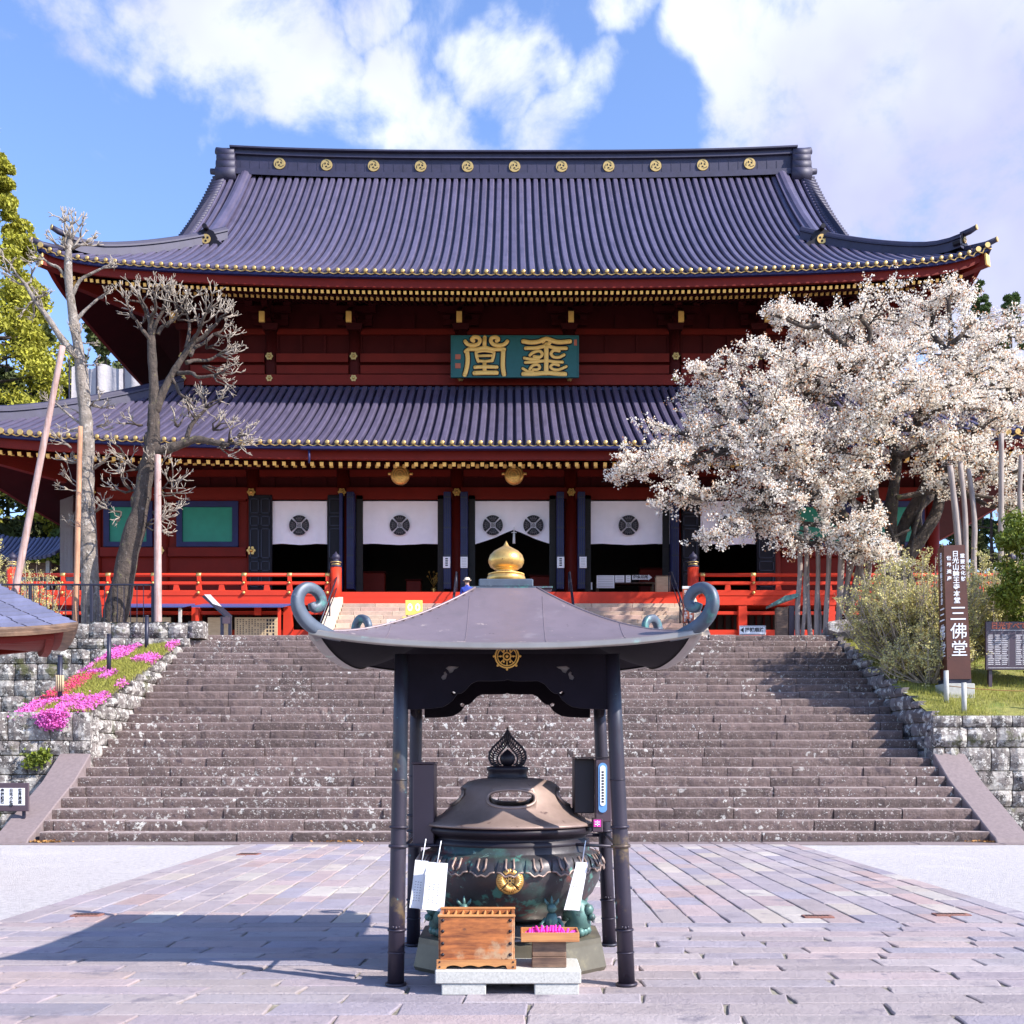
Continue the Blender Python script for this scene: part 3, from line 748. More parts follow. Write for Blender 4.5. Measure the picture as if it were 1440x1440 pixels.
# ================================================================ TEMPLE
CX = .08
T = thing('temple_hall', 'huge red two-tiered temple hall with dark ribbed roofs above the stairs', 'temple', (CX, 43, ZT))
def Lf(d, half):
    t = max(0, min(1, 1 - d / half)); return .62 * t ** 2.5 + .50 * t ** 20
def roof_tier(prefix, half_x, half_y, ye, ze, Pf, du, umax_f, umax_s, vergeX, pitch, wall_in, soff_rise, ridge_h=.5):
    """one hipped tier. ye = Y of the front eave, ze = eave height, Pf(u) = rise at distance u in from the eave"""
    yc = ye + half_y
    def lift(d, u): return Lf(d, 18.8) * max(0, 1 - u / 8.)
    def mp(side, a, u, z):
        if side == 'f': return (CX + a, ye + u, z)
        if side == 'b': return (CX - a, yc + half_y - u, z)
        if side == 'l': return (CX - half_x + u, yc - a, z)
        return (CX + half_x - u, yc + a, z)
    H = lambda a, u, half: ze + Pf(u) + lift(half - abs(a), u)
    roof = MB(); ribs = MB()
    for side, half, um in (('f', half_x, umax_f), ('b', half_x, umax_f), ('l', half_y, umax_s), ('r', half_y, umax_s)):
        n = int(half * 2 / pitch)
        p = half * 2 / n
        def U(a):
            lim = half - abs(a)
            if side in 'fb' and vergeX and abs(a) < vergeX: return um
            return max(.0, min(um if side in 'fb' else umax_s, lim)) if (side in 'fb') else max(0, min(umax_s, lim))
        K = 12
        cols = []
        edges = sorted(set([-half + p * i for i in range(n + 1)] + ([-vergeX - .001, -vergeX + .001, vergeX - .001, vergeX + .001] if (side in 'fb' and vergeX) else [])))
        for a in edges:
            u1 = U(a); cols.append([mp(side, a, u1 * k / K, H(a, u1 * k / K, half) - .02) for k in range(K + 1)])
        roof.grid(cols, smooth=True, flip=False)
        hw = p * .33
        sec = ((-hw, 0), (-hw * .97, .085), (-hw * .66, .125), (hw * .66, .125), (hw * .97, .085), (hw, 0))
        for i in range(n):
            a = -half + p * (i + .5); u1 = U(a) - .1
            if u1 < .25: continue
            kk = max(3, int(13 * u1 / um) + 2) if side in 'fb' else 8
            P = []
            for k in range(kk + 1):
                u = -.06 + (u1 + .06) * k / kk
                sl = (Pf(u + .05) - Pf(u - .05)) / .1; nn = math.hypot(1, sl)
                P.append([mp(side, a + s_, u - sl / nn * h_, H(a, max(u, 0), half) + (Pf(u) - Pf(max(u, 0))) + h_ / nn) for s_, h_ in sec])
            ribs.grid(P, smooth=False)
            ribs.add(P[0], [tuple(range(6))])
    r = roof.build(prefix + '_roof', MT['roofd'], T)
    ribs.build('tile_ribs', MT['roof'], r)
    # eave tile ends: gold discs (front), 100 of them, remainder as one
    n = int(half_x * 2 / pitch); p = half_x * 2 / n
    aa = sorted([-half_x + p * (i + .5) for i in range(n)], key=lambda a: abs(a))
    m = MB(); m.lathe((0, 0, 0), [(.001, -.035), (.066, -.035), (.078, -.02), (.078, .02), (.001, .02)], 12)
    d0 = m.build('tile_end', MT['palegold'], r, origin=(0, 0, 0))
    for v in d0.data.vertices:
        x, y, z = v.co; v.co = (x, z, y)
    base = WO[r.name]
    loc = lambda a: (CX + a - base.x, ye - .115 - base.y, ze + Lf(half_x - abs(a), 18.8) + .045 - base.z)
    aa_in = [a for a in aa if abs(a) < 19.3]
    copies(d0, [loc(a) for a in aa_in[:100]])
    rest = aa_in[100:] + [a for a in aa if abs(a) >= 19.3]
    m = MB()
    for a in rest:
        l = loc(a); m.cyl((l[0] + base.x, l[1] - .035 + base.y, l[2] + base.z), (l[0] + base.x, l[1] + .02 + base.y, l[2] + base.z), .105, n=10)
    if m.v: m.build('tile_ends', MT['palegold'], r)['kind'] = 'stuff'
    # gold crescents between the ends
    m = MB(); pts = []
    for i in range(n):
        a = -half_x + p * (i + .5); z = ze + Lf(half_x - abs(a), 18.8)
        pts += [(CX + a - .3 * p, ye - .075, z - .07), (CX + a, ye - .06, z - .02), (CX + a + .3 * p, ye - .075, z - .07), (CX + a + .5 * p, ye - .085, z - .095)]
    m.tube(pts, .024, 5)
    m.build('gilt_eave_trim', MT['palegold'], r)
    # eave build-up: dark band and red fascia on all sides, soffit, rafters
    band = MB(); fas = MB(); sof = MB()
    for side, half in (('f', half_x), ('b', half_x), ('l', half_y), ('r', half_y)):
        S = 44
        B1, F1, S1 = [], [], []
        for i in range(S + 1):
            t = i / S * 2 - 1; a = half * (abs(t) ** .8) * (1 if t > 0 else -1)
            z = ze + Lf(half - abs(a), 18.8)
            def q(u, zz):
                aa_ = a * (half - u) / half; return mp(side, aa_, u, zz)
            B1.append([q(0., z - .03), q(-.02, z - .03), q(-.02, z - .17), q(.20, z - .17), q(.20, z - .03)])
            F1.append([q(.16, z - .165), q(.14, z - .42), q(.14, z - .50), q(.30, z - .50)])
            S1.append([q(.28, z - .49), q(2.0, ze - .52 + soff_rise * 2.0 / wall_in + (z - ze) * .75 + .18), q(wall_in + .1, ze - .45 + soff_rise + (z - ze) * .3)])
        band.grid(B1, smooth=False); fas.grid(F1, smooth=False); sof.grid(S1, smooth=False)
    band.build('eave_band', MT['navy'], r)
    fas.build('fascia', MT['dred'], T)
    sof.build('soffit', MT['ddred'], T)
    return mp, lift, r, yc

# upper tier -------------------------------------------------------
UE, UZ, UHX, UHY = 41.5, 20.47, 18.55, 12.0
Pu = lambda u: .55 * u + .0259 * u * u if u > 0 else .55 * u
mpU, liftU, roofU, ycU = roof_tier('upper', UHX, UHY, UE, UZ, Pu, .8, 12.0, 5.9, 14.6, .357, 4.6, 1.5)
# lower tier
LE, LZ, LHX, LHY = 38.5, 12.94, 21.4, 15.0
Pl = lambda u: .5 * u + .0168 * u * u if u > 0 else .5 * u
mpL, liftL, roofL, ycL = roof_tier('lower', LHX, LHY, LE, LZ, Pl, .8, 7.45, 7.3, None, .344, 4.6, 1.1)

# rafters with gilt ends: 50 of each row as parts, the outer ones as one mass
WO_save = WO[T.name].copy()
for (ye, ze, half, rows, wi, sr) in (
        (UE, UZ, 17.85, ((.35, -.60, 2.1, -.02, .232, 0, .105), (1.95, -.16, 4.7, .78, .232, .5, .115)), 4.6, 1.5),
        (LE, LZ, 20.6, ((.35, -.62, 2.0, -.12, .344, 0, .12), (1.75, -.30, 4.7, .50, .344, .35, .13)), 4.6, 1.1)):
    for (u0, dz, u1, dz1, pitch, off, sz) in rows:
        tb = WO_save
        WO[T.name] = Vector((0, 0, 0))
        L_ = u1 - u0; ang = math.atan2(dz1 - dz, L_)
        m = MB(); m.bb(-sz / 2, sz / 2, 0, L_, -sz * .55, sz * .55)
        raf = m.build('rafter', MT['ddred'], T)
        m = MB(); m.bb(-sz / 2 - .004, sz / 2 + .004, -.02, .03, -sz * .55 - .004, sz * .55 + .004)
        cap = m.build('rafter_end', MT['goldp'], raf, origin=(0, 0, 0))
        WO[T.name] = tb
        n = int(2 * half / pitch)
        xs = sorted([-half + (i + .5 + off) * pitch for i in range(n)], key=abs)
        inst = [(a, ze + dz + Lf(max(0, (18.8 if half < 19 else 21.4) - abs(a)), 18.8)) for a in xs]
        K = 50
        for i, (a, z) in enumerate(inst[:K]):
            c = raf
            if i:
                c = raf.copy(); COL.objects.link(c); c.parent = T
                e = cap.copy(); COL.objects.link(e); e.parent = c
            c.location = (CX + a - tb.x, ye + u0 - tb.y, z - tb.z); c.rotation_euler = (ang, 0, 0)
        m = MB(); g2 = MB(); RM = Matrix.Rotation(ang, 4, 'X')
        for (a, z) in inst[K:]:
            o = Vector((CX + a, ye + u0, z))
            m.box(o + RM @ Vector((0, L_ / 2, 0)), (sz, L_, sz * 1.1), mat=RM)
            g2.box(o + RM @ Vector((0, .004, 0)), (sz + .008, .05, sz * 1.1 + .008), mat=RM)
        w = m.build('rafters', MT['ddred'], T); w['kind'] = 'stuff'
        g2.build('rafter_ends', MT['goldp'], w)['kind'] = 'stuff'

def ridge_tube(pts, w, h, m, cap=True):
    """ridge of rectangular section with a rounded top following pts (points on the roof surface)"""
    pts = [Vector(p) for p in pts]
    sec = [(-.5, 0), (-.5, .55), (-.62, .58), (-.62, .70), (-.42, .74), (-.3, .95), (0, 1.05), (.3, .95), (.42, .74), (.62, .70), (.62, .58), (.5, .55), (.5, 0)]
    G = []
    for i, p in enumerate(pts):
        t = (pts[min(i + 1, len(pts) - 1)] - pts[max(0, i - 1)]); t.z = 0; t.normalize()
        s = Vector((t.y, -t.x, 0))
        G.append([p + s * a * w + Vector((0, 0, b * h - .08)) for a, b in sec])
    m.grid(G, smooth=False, flip=True)
    if cap:
        m.add(G[0], [tuple(range(len(sec)))]); m.add(G[-1], [tuple(range(len(sec) - 1, -1, -1))])
def medallion(c, r, ax=Vector((1, 0, 0)), parent=None, name='medallion', mat='palegold'):
    m = MB(); c = Vector(c); nrm = Vector((0, -1, 0)) if abs(ax.x) > .5 else Vector((-1, 0, 0))
    m.tube([c, c + nrm * .05], [r, r * .97], 24)
    d = m.build(name, MT[mat], parent)
    m = MB()
    for k in range(3):                       # three whirling commas
        b = k * 2 * math.pi / 3 + .4
        pts = []
        hx, hz = r * .36 * math.cos(b), r * .36 * math.sin(b)
        out = [(hx + r * .19 * math.cos(q), hz + r * .19 * math.sin(q)) for q in [b + math.pi * .55 + i * math.pi / 6 for i in range(8)]]
        tail = [(r * (.62 + .08 * i) * math.cos(b + .35 + .3 * i), r * (.62 + .05 * i) * math.sin(b + .35 + .3 * i)) for i in range(4)]
        inn = [(r * (.52 + .06 * i) * math.cos(b + .35 + .3 * i), r * (.52 + .06 * i) * math.sin(b + .35 + .3 * i)) for i in range(3, -1, -1)]
        m.prism(out, c + nrm * .051, ax, (0, 0, 1), nrm * .006)
        m.prism([(hx * 1.5, hz * 1.5)] + tail + inn, c + nrm * .0512, ax, (0, 0, 1), nrm * .006)
    m.build('comma_crest', MT['black'], d)
    return d

# main ridge ---------------------------------------------------------
RY = ycU
rp = MB()
def rz(x): return .28 * (abs(x) / 14.6) ** 3
xs = [-14.1 + i * 28.2 / 40 for i in range(41)]
zb = UZ + Pu(12) - .25     # about 30.5
sec = [(-.50, 0), (-.50, .28), (-.34, .30), (-.34, .98), (-.48, 1.01), (-.48, 1.12), (-.42, 1.13), (-.42, 1.24), (-.60, 1.27), (-.60, 1.35), (-.3, 1.42), (.3, 1.42), (.60, 1.35), (.60, 1.27), (.42, 1.24), (.42, 1.13), (.48, 1.01), (.34, .98), (.34, .30), (.5, .28), (.5, 0)]
G = [[(CX + x, RY + a, zb - .1 + b + rz(x)) for a, b in sec] for x in xs]
rp.grid(G, smooth=False, flip=True); rp.add(G[0], [tuple(range(len(sec)))]); rp.add(G[-1], [tuple(range(len(sec) - 1, -1, -1))])
# seams in the ridge face
for i in range(58):
    x = -13.6 + i * .477
    rp.bb(CX + x - .012, CX + x + .012, RY - .355, RY - .33, zb + .2, zb + .86)
ridge = rp.build('main_ridge', MT['ridge'], T)
for i in range(11):
    x = -11.66 + i * 2.342
    medallion((CX + x, RY - .35, zb + .55 + rz(x)), .29, parent=ridge)
for s in (-1, 1):
    m = MB()
    X = CX + s * 14.3
    for k, (rr, z, ln) in enumerate(((.40, .15, 1.0), (.34, .55, .95), (.31, .90, .9), (.27, 1.20, .85))):
        m.cyl((X - ln / 2, RY - .30, zb - .25 + z + .25), (X + ln / 2, RY - .30, zb - .25 + z + .25), rr, n=14)
        m.cyl((X - ln / 2, RY + .30, zb - .25 + z + .25), (X + ln / 2, RY + .30, zb - .25 + z + .25), rr, n=14)
    m.bb(X - .42, X + .42, RY - .40, RY + .40, zb - .6, zb + 1.42)
    m.tube([(X - s * .6, RY, zb + 1.42), (X + s * .3, RY, zb + 1.45), (X + s * .62, RY, zb + 1.55)], [.24, .22, .17], 10)
    m.tube([(X + s * .2, RY + .2, zb + .55), (X + s * .95, RY + .2, zb + .62)], [.18, .14], 10)
    m.build('ridge_end', MT['ridge'], T)
    # verge: stacked short tiles running down the gable edge
    m = MB()
    for k in range(30):
        u = 4.8 + k * .245
        z = UZ + Pu(u) + .10
        m.tube([(CX + s * 14.35, UE + u, z + .04), (CX + s * 15.05, UE + u, z - .16)], [.13, .12], 8)
        m.tube([(CX + s * 14.35, 2 * RY - UE - u, z + .04), (CX + s * 15.05, 2 * RY - UE - u, z - .16)], [.13, .12], 8)
    m.build('verge_tiles', MT['ridge'], T)
    # barge board and gable wall
    m = MB()
    for sgn in (1, -1):
        U_ = [4.6 + k * .5 for k in range(16)]
        YY = lambda u: UE + u if sgn > 0 else 2 * RY - UE - u
        G = [[(CX + s * 14.62, YY(u), UZ + Pu(u) - .03), (CX + s * 14.92, YY(u), UZ + Pu(u) - .1), (CX + s * 14.92, YY(u), UZ + Pu(u) - .62), (CX + s * 14.72, YY(u), UZ + Pu(u) - .62), (CX + s * 13.0, YY(u), UZ + Pu(u) - .16)] for u in U_ if u <= 12.01]
        m.grid(G, smooth=False)
    m.build('barge_board', MT['dred'], T)
    m = MB()
    U_ = [5.6 + k * .64 for k in range(11)]
    poly = [(UE + u, UZ + Pu(u) - .12) for u in U_] + [(2 * RY - UE - u, UZ + Pu(u) - .12) for u in reversed(U_)]
    poly += [(2 * RY - UE - 5.2, UZ + Pu(5.2) - .3), (UE + 5.2, UZ + Pu(5.2) - .3)]
    m.prism(poly, (CX + s * 13.2, 0, 0), (0, 1, 0), (0, 0, 1), (-s * .3, 0, 0)); m.build('gable_wall', MT['ddred'], T)
    # descending ridge and its ornament
    m = MB(); ridge_tube([(CX + s * 13.35, UE + u, UZ + Pu(u) + .05) for u in [5.0 + i * .6 for i in range(12)]], .52, .62, m)
    dr = m.build('descending_ridge', MT['roof'], T)
def onigawara(c, w, face, parent):
    """scalloped ridge-end ornament with crest, facing -Y (or face direction)"""
    m = MB(); f = Vector(face).normalized(); ax = Vector((-f.y, f.x, 0))
    sil = [(-.62, -.35), (-.5, -.42), (-.38, -.30), (-.25, -.42), (-.1, -.33), (.1, -.33), (.25, -.42), (.38, -.30), (.5, -.42), (.62, -.35), (.66, -.18), (.52, -.05), (.40, -.02), (.40, .18), (.30, .34), (.12, .42), (0, .50), (-.12, .42), (-.30, .34), (-.40, .18), (-.40, -.02), (-.52, -.05), (-.66, -.18)]
    m.prism([(x * w, z * w) for x, z in sil], Vector(c), ax, (0, 0, 1), -f * .3)
    m.cyl(Vector(c) + Vector((0, 0, .45 * w)) - f * .1, Vector(c) + Vector((0, 0, .45 * w)) + f * .25, .1 * w, n=10)
    o = m.build('ridge_ornament', MT['black'], parent)
    m = MB(); C0 = Vector(c) + f * .012
    m.cyl(C0, C0 + f * .04, .2 * w, n=18)
    m.build('crest', MT['gold'], o)
    m = MB()
    for k in range(3):
        b = k * 2.094 + .5
        m.cyl(C0 + f * .045 + (ax * math.cos(b) + Vector((0, 0, 1)) * math.sin(b)) * .09 * w, C0 + f * .05 + (ax * math.cos(b) + Vector((0, 0, 1)) * math.sin(b)) * .09 * w, .05 * w, n=8)
    m.build('crest_mark', MT['black'], o)
for s in (-1, 1):
    onigawara((CX + s * 13.35, UE + 4.75, UZ + Pu(4.8) + .42), 1.05, (0, -1, 0), T)
# hip ridges ---------------------------------------------------------
def hips(hx, hy, ye, ze, Pf, u1, yc, nm):
    for s in (-1, 1):
        for q in (1, -1):
            pts = []
            for i in range(15):
                u = .75 + (u1 - .75) * i / 14
                z = ze + Pf(u) + Lf(u, 18.8) * max(0, 1 - u / 8) + .05 + (.22 * max(0, 1 - (u - .75) / 1.2) ** 2)
                pts.append((CX + s * (hx - u), (ye + u) if q > 0 else (2 * yc - ye - u), z))
            m = MB(); ridge_tube(pts[::-1] if (s * q > 0) else pts[::-1], .50, .62, m)
            # round nose and lower corner finger
            p0 = Vector(pts[0]); out = Vector((s, -q, 0)).normalized()
            m.tube([p0 + Vector((0, 0, .50)) - out * .1, p0 + Vector((0, 0, .53)) + out * .25, p0 + Vector((0, 0, .60)) + out * .50], [.12, .12, .10], 10)
            c = Vector((CX + s * hx, (ye if q > 0 else 2 * yc - ye), ze + Lf(0, 18.8)))
            m.tube([c - out * 1.0 + Vector((0, 0, .15)), c - out * .2 + Vector((0, 0, .08)), c + out * .22 + Vector((0, 0, .14))], [.13, .12, .10], 10)
            m.build(nm, MT['ridge'], T)
            m = MB()
            m.cyl(p0 + out * .50 + Vector((0, 0, .60)), p0 + out * .54 + Vector((0, 0, .605)), .11, n=12)
            m.cyl(c + out * .22 + Vector((0, 0, .14)), c + out * .26 + Vector((0, 0, .145)), .105, n=12)
            m.build('ridge_tip', MT['palegold'], T)
            onigawara(p0 + Vector((0, 0, .25)) + out * .03, .62, out, T)
            # corner beams below
            m = MB()
            a0, a1 = c - out * .15 + Vector((0, 0, -.55)), c - out * 5.2 + Vector((0, 0, .1 - Lf(0, 18.8)))
            d = (a1 - a0); L_ = d.length; RM = d.to_track_quat('Y', 'Z').to_matrix().to_4x4()
            m.box((a0 + a1) / 2, (.34, L_, .42), mat=RM)
            a2 = c - out * 1.5 + Vector((0, 0, -.95)); m.box((a2 + a1) / 2 - Vector((0, 0, .2)), (.3, (a1 - a2).length, .4), mat=RM)
            cb = m.build('corner_beam', MT['dred'], T)
            m = MB(); m.box(a0 - d.normalized() * .02, (.36, .06, .44), mat=RM); m.box(a2 - d.normalized() * .03 - Vector((0, 0, .2)), (.32, .06, .42), mat=RM)
            m.build('beam_cap', MT['goldp'], cb)
hips(UHX, UHY, UE, UZ, Pu, 5.75, ycU, 'hip_ridge')
hips(LHX, LHY, LE, LZ, Pl, 7.15, ycL, 'hip_ridge')
# flashing where the lower roof meets the upper wall
m = MB(); m.rbox(CX - 14.4, CX + 14.4, 45.72, 46.2, 17.05, 17.56, .04)
for s in (-1, 1): m.rbox(CX + s * 14.35, CX + s * 14.05, 46, 61, 17.05, 17.56, .04)
m.build('wall_ridge', MT['navy'], T)
# rain gutter under the lower eave
m = MB(); m.rbox(-7.6, 4.3, 38.28, 38.46, 12.72, 12.82, .02); m.cyl((-7.3, 38.4, 12.72), (-7.3, 38.4, 12.25), .04); m.cyl((4.0, 38.4, 12.72), (4.0, 38.4, 12.45), .04)
m.build('gutter', MT['navy'], T)

# ---------------------------------------------------------------- walls
BL = [-16.87, -14.15, -10.5, -6.87, -2.29, 2.29, 6.87, 10.5, 14.15, 16.87]     # lower bay lines
WY = 43.0
def rokuyo(c, r, parent, mat='gold'):
    m = MB(); c = Vector(c)
    pts = [(r * (1 + .13 * math.cos(6 * a)) * math.cos(a), r * (1 + .13 * math.cos(6 * a)) * math.sin(a)) for a in [i * math.pi / 18 for i in range(36)]]
    m.prism(pts, c, (1, 0, 0), (0, 0, 1), (0, -.05, 0))
    m.tube([c + Vector((0, -.05, 0)), c + Vector((0, -.10, 0)), c + Vector((0, -.13, 0))], [r * .5, r * .42, r * .12], 12)
    m.build('gilt_fitting', MT[mat], parent)
for b in BL:
    m = MB(); m.cyl((CX + b, WY, 5.12), (CX + b, WY, 13.5), .27, .26, 20)
    c = m.build('column', MT['dred'], T)
    rokuyo((CX + b, WY - .36, 12.25), .15, c)
    # capital bracket block and arms carrying the eave purlin
    m = MB()
    m.box((CX + b, WY, 13.32), (.62, .62, .22), top=(1.2, 1.2)); m.box((CX + b, WY - .1, 13.55), (1.7, .26, .24)); m.box((CX + b, WY - .45, 13.55), (.26, 1.5, .24))
    for q in (-.7, 0, .7): m.box((CX + b + q, WY - .1, 13.76), (.3, .34, .2))
    m.box((CX + b, WY - .95, 13.40), (.26, .3, .2))
    m.build('bracket', MT['ddred'], T)
for a, b in zip(BL[:-1], BL[1:]):
    x0, x1 = CX + a + .26, CX + b - .26; w = b - a
    m = MB(); m.bb(x0, x1, WY - .20, WY + .12, 11.97, 12.50); m.bb(x0 - .1, x1 + .1, WY - .30, WY - .204, 12.0, 12.46)
    m.build('lintel_beam', MT['dred'], T)
    m = MB(); m.bb(x0, x1, WY - .12, WY + .1, 12.95, 13.22); m.build('tie_beam', MT['dred'], T)
    m = MB(); m.bb(x0, x1, WY - .02, WY + .06, 12.5, 13.9)
    for k in range(3):
        xx = x0 + (x1 - x0) * (k + .5) / 3
        m.bb(xx - .1, xx + .1, WY - .08, WY - .02, 12.5, 12.95)
    m.bb((x0 + x1) / 2 - .22, (x0 + x1) / 2 + .22, WY - .12, WY - .02, 13.24, 13.75)
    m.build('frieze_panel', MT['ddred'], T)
m = MB(); m.bb(CX - 17.3, CX + 17.3, WY - 1.15, WY - .85, 13.62, 13.92); m.build('eave_purlin', MT['ddred'], T)
DOOR = [(-10.5, -6.87), (-6.87, -2.29), (-2.29, 2.29), (2.29, 6.87), (6.87, 10.5)]
SILL = 8.25
for a, b in zip(BL[:-1], BL[1:]):
    x0, x1 = CX + a + .26, CX + b - .26
    if (a, b) in DOOR: continue
    m = MB(); m.bb(x0, x1, WY - .02, WY + .1, 7.75, 11.98)
    m.build('wall_panel', MT['dred'], T)
    m = MB(); m.bb(x0, x1, WY - .22, WY - .021, 9.72, 10.08); m.bb(x0, x1, WY - .16, WY - .021, 7.78, 8.15); m.build('wall_rail', MT['dred'], T)
    if b - a > 3:
        p0, p1 = x0 + .33, x1 - .33
    else:
        p0, p1 = x0 + .12, x1 - .12
    m = MB()
    for (u0, u1, v0, v1) in ((p0, p1, 11.72, 11.95), (p0, p1, 10.12, 10.32), (p0, p0 + .23, 10.32, 11.72), (p1 - .23, p1, 10.32, 11.72)): m.bb(u0, u1, WY - .17, WY - .022, v0, v1)
    w = m.build('window', MT['navy'], T)
    m = MB(); m.bb(p0 + .23, p1 - .23, WY - .09, WY - .03, 10.32, 11.72)
    m.build('pane', MT['green'], w)
for b in (-14.15, -10.5, 14.15): rokuyo((CX + b, WY - .36, 9.92), .16, T)
# side and rear walls of the lower storey and the raised floor
m = MB()
for s in (-1, 1): m.bb(CX + s * 16.9, CX + s * 16.6, WY + .2, 64, 5.1, 13.9)
m.bb(CX - 16.6, CX + 16.6, 63.7, 64, 5.1, 13.9)
m.build('side_walls', MT['dred'], T)
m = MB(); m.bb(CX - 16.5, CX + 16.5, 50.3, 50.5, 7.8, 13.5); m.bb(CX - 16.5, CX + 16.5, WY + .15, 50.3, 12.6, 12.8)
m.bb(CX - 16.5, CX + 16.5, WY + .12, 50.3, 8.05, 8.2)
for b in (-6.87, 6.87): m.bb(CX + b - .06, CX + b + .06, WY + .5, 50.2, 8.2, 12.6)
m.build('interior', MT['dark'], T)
m = MB(); m.bb(CX - 10.2, CX + 10.2, WY - .15, WY + .1, 7.76, SILL); m.build('door_sill', MT['black'], T)
# interior furniture glimpsed in the dark
for (xa, xb, D, z0, z1, mt, nm, lb) in ((505, 541, 45, 8.2, 9.45, 'dred', 'offering_cabinet', 'dim red lacquered cabinet inside the left doorway beside the curtain edge'),
                                       (571, 592, 45.2, 8.2, 9.15, 'dred', 'offering_cabinet', 'small dim red stand inside the second doorway, right of the big cabinet'),
                                       (745, 775, 45, 8.2, 9.3, 'dred', 'offering_cabinet', 'dim red cabinet inside the central doorway behind the golden ball'),
                                       (900, 935, 45, 8.2, 9.6, 'dred', 'offering_cabinet', 'dim red cabinet inside the doorway behind the arrow sign')):
    x0, x1 = (xa - 720) / 1500 * D, (xb - 720) / 1500 * D
    t = thing(nm, lb, 'cabinet', ((x0 + x1) / 2, D, z0), group='cabinets inside the hall')
    m = MB(); m.rbox(x0, x1, D, D + .5, z0, z1, .03); m.build('carcass', MT[mt], t)
    m = MB(); m.rbox(x0 - .04, x1 + .04, D - .04, D + .54, z1 + .001, z1 + .06, .02); m.build('top_board', MT['ddred'], t)
t = thing('altar_ornament', 'cluster of gilt flower-like ornaments glinting inside the dark second doorway', 'ornament', ((610 - 720) / 1500 * 46, 46, 8.2))
m = MB()
for k in range(12):
    a = rng.uniform(0, 6.28); r = rng.uniform(.1, .45)
    m.tube([(WO[t.name].x, 46, 9.0), (WO[t.name].x + r * math.cos(a), 46, 9.55 + r * .5 * math.sin(a))], .012, 4)
    m.ball((WO[t.name].x + r * math.cos(a), 45.97, 9.55 + r * .5 * math.sin(a)), .05, 6)
m.build('gilt_flowers', MT['gold'], t)
m = MB(); m.lathe((WO[t.name].x, 46, 8.2), [(.2, 0), (.2, .05), (.08, .12), (.06, .5), (.14, .7), (.10, .8)], 12); m.build('vase', MT['gold'], t)

# door leaves: folded back at each side of each doorway
def leaf(x, w, y0, y1, edge='navy', side=0):
    """folded door leaf seen on edge; side = +1 if the opening lies to its right"""
    m = MB(); m.rbox(x - w / 2, x + w / 2, y0, y1, SILL + .05, 12.15, .02)
    d = m.build('door_leaf', MT[edge], T)
    m = MB()
    for q in (-.28, 0, .28): m.bb(x + q * w - .012, x + q * w + .012, y0 - .02, y0 + .01, SILL + .1, 12.1)
    for z in (8.5, 9.6, 10.7, 11.9): m.bb(x - w / 2 + .01, x + w / 2 - .01, y0 - .022, y0 + .008, z, z + .06)
    m.build('moulding', MT['steel'], d)
    if side:
        m = MB(); xs_ = x + side * (w / 2 + .01)
        m.bb(min(xs_, xs_ + side * .26), max(xs_, xs_ + side * .26), WY - .30, WY - .18, SILL + .05, 12.15)
        for z in (8.6, 9.3, 10.0, 10.7, 11.4): m.bb(min(xs_ + side * .03, xs_ + side * .23), max(xs_ + side * .03, xs_ + side * .23), WY - .325, WY - .302, z, z + .5)
        m.build('side_panel', MT['dark'], d)
LEAVES = []
for (xa, side) in ((494, 1), (629.5, -1), (653, 1), (787.5, -1), (817, 1), (948, -1)):
    LEAVES.append((xa - 720) / 1500 * 42.4)
    leaf((xa - 720) / 1500 * 42.4, .29, 42.10, 42.62, side=side)
for x0, x1 in ((350, 383), (461, 484), (958, 983), (1064, 1090)):
    a, b = (x0 - 720) / 1500 * 42.7, (x1 - 720) / 1500 * 42.7
    m = MB(); m.rbox(a, b, 42.62, 42.76, SILL + .05, 12.15, .02); d = m.build('door_leaf', MT['black'], T)
    m = MB()
    for z0, z1 in ((8.45, 9.0), (9.1, 9.5), (9.6, 10.8), (10.9, 11.3), (11.4, 12.0)):
        n_ = 2 if b - a > .8 else 1
        for k in range(n_):
            u0 = a + .07 + k * (b - a - .07) / n_; u1 = u0 + (b - a - .07) / n_ - .08
            m.bb(u0, u1, 42.585, 42.625, z0, z0 + .04); m.bb(u0, u1, 42.585, 42.625, z1 - .04, z1); m.bb(u0, u0 + .04, 42.585, 42.625, z0, z1); m.bb(u1 - .04, u1, 42.585, 42.625, z0, z1)
    m.build('moulding', MT['steel'], d)
    if x0 == 461:
        m = MB(); m.rbox(b - .14, b, 42.3, 42.6, SILL + .05, 12.15, .02); m.build('leaf_edge', MT['navy'], d)

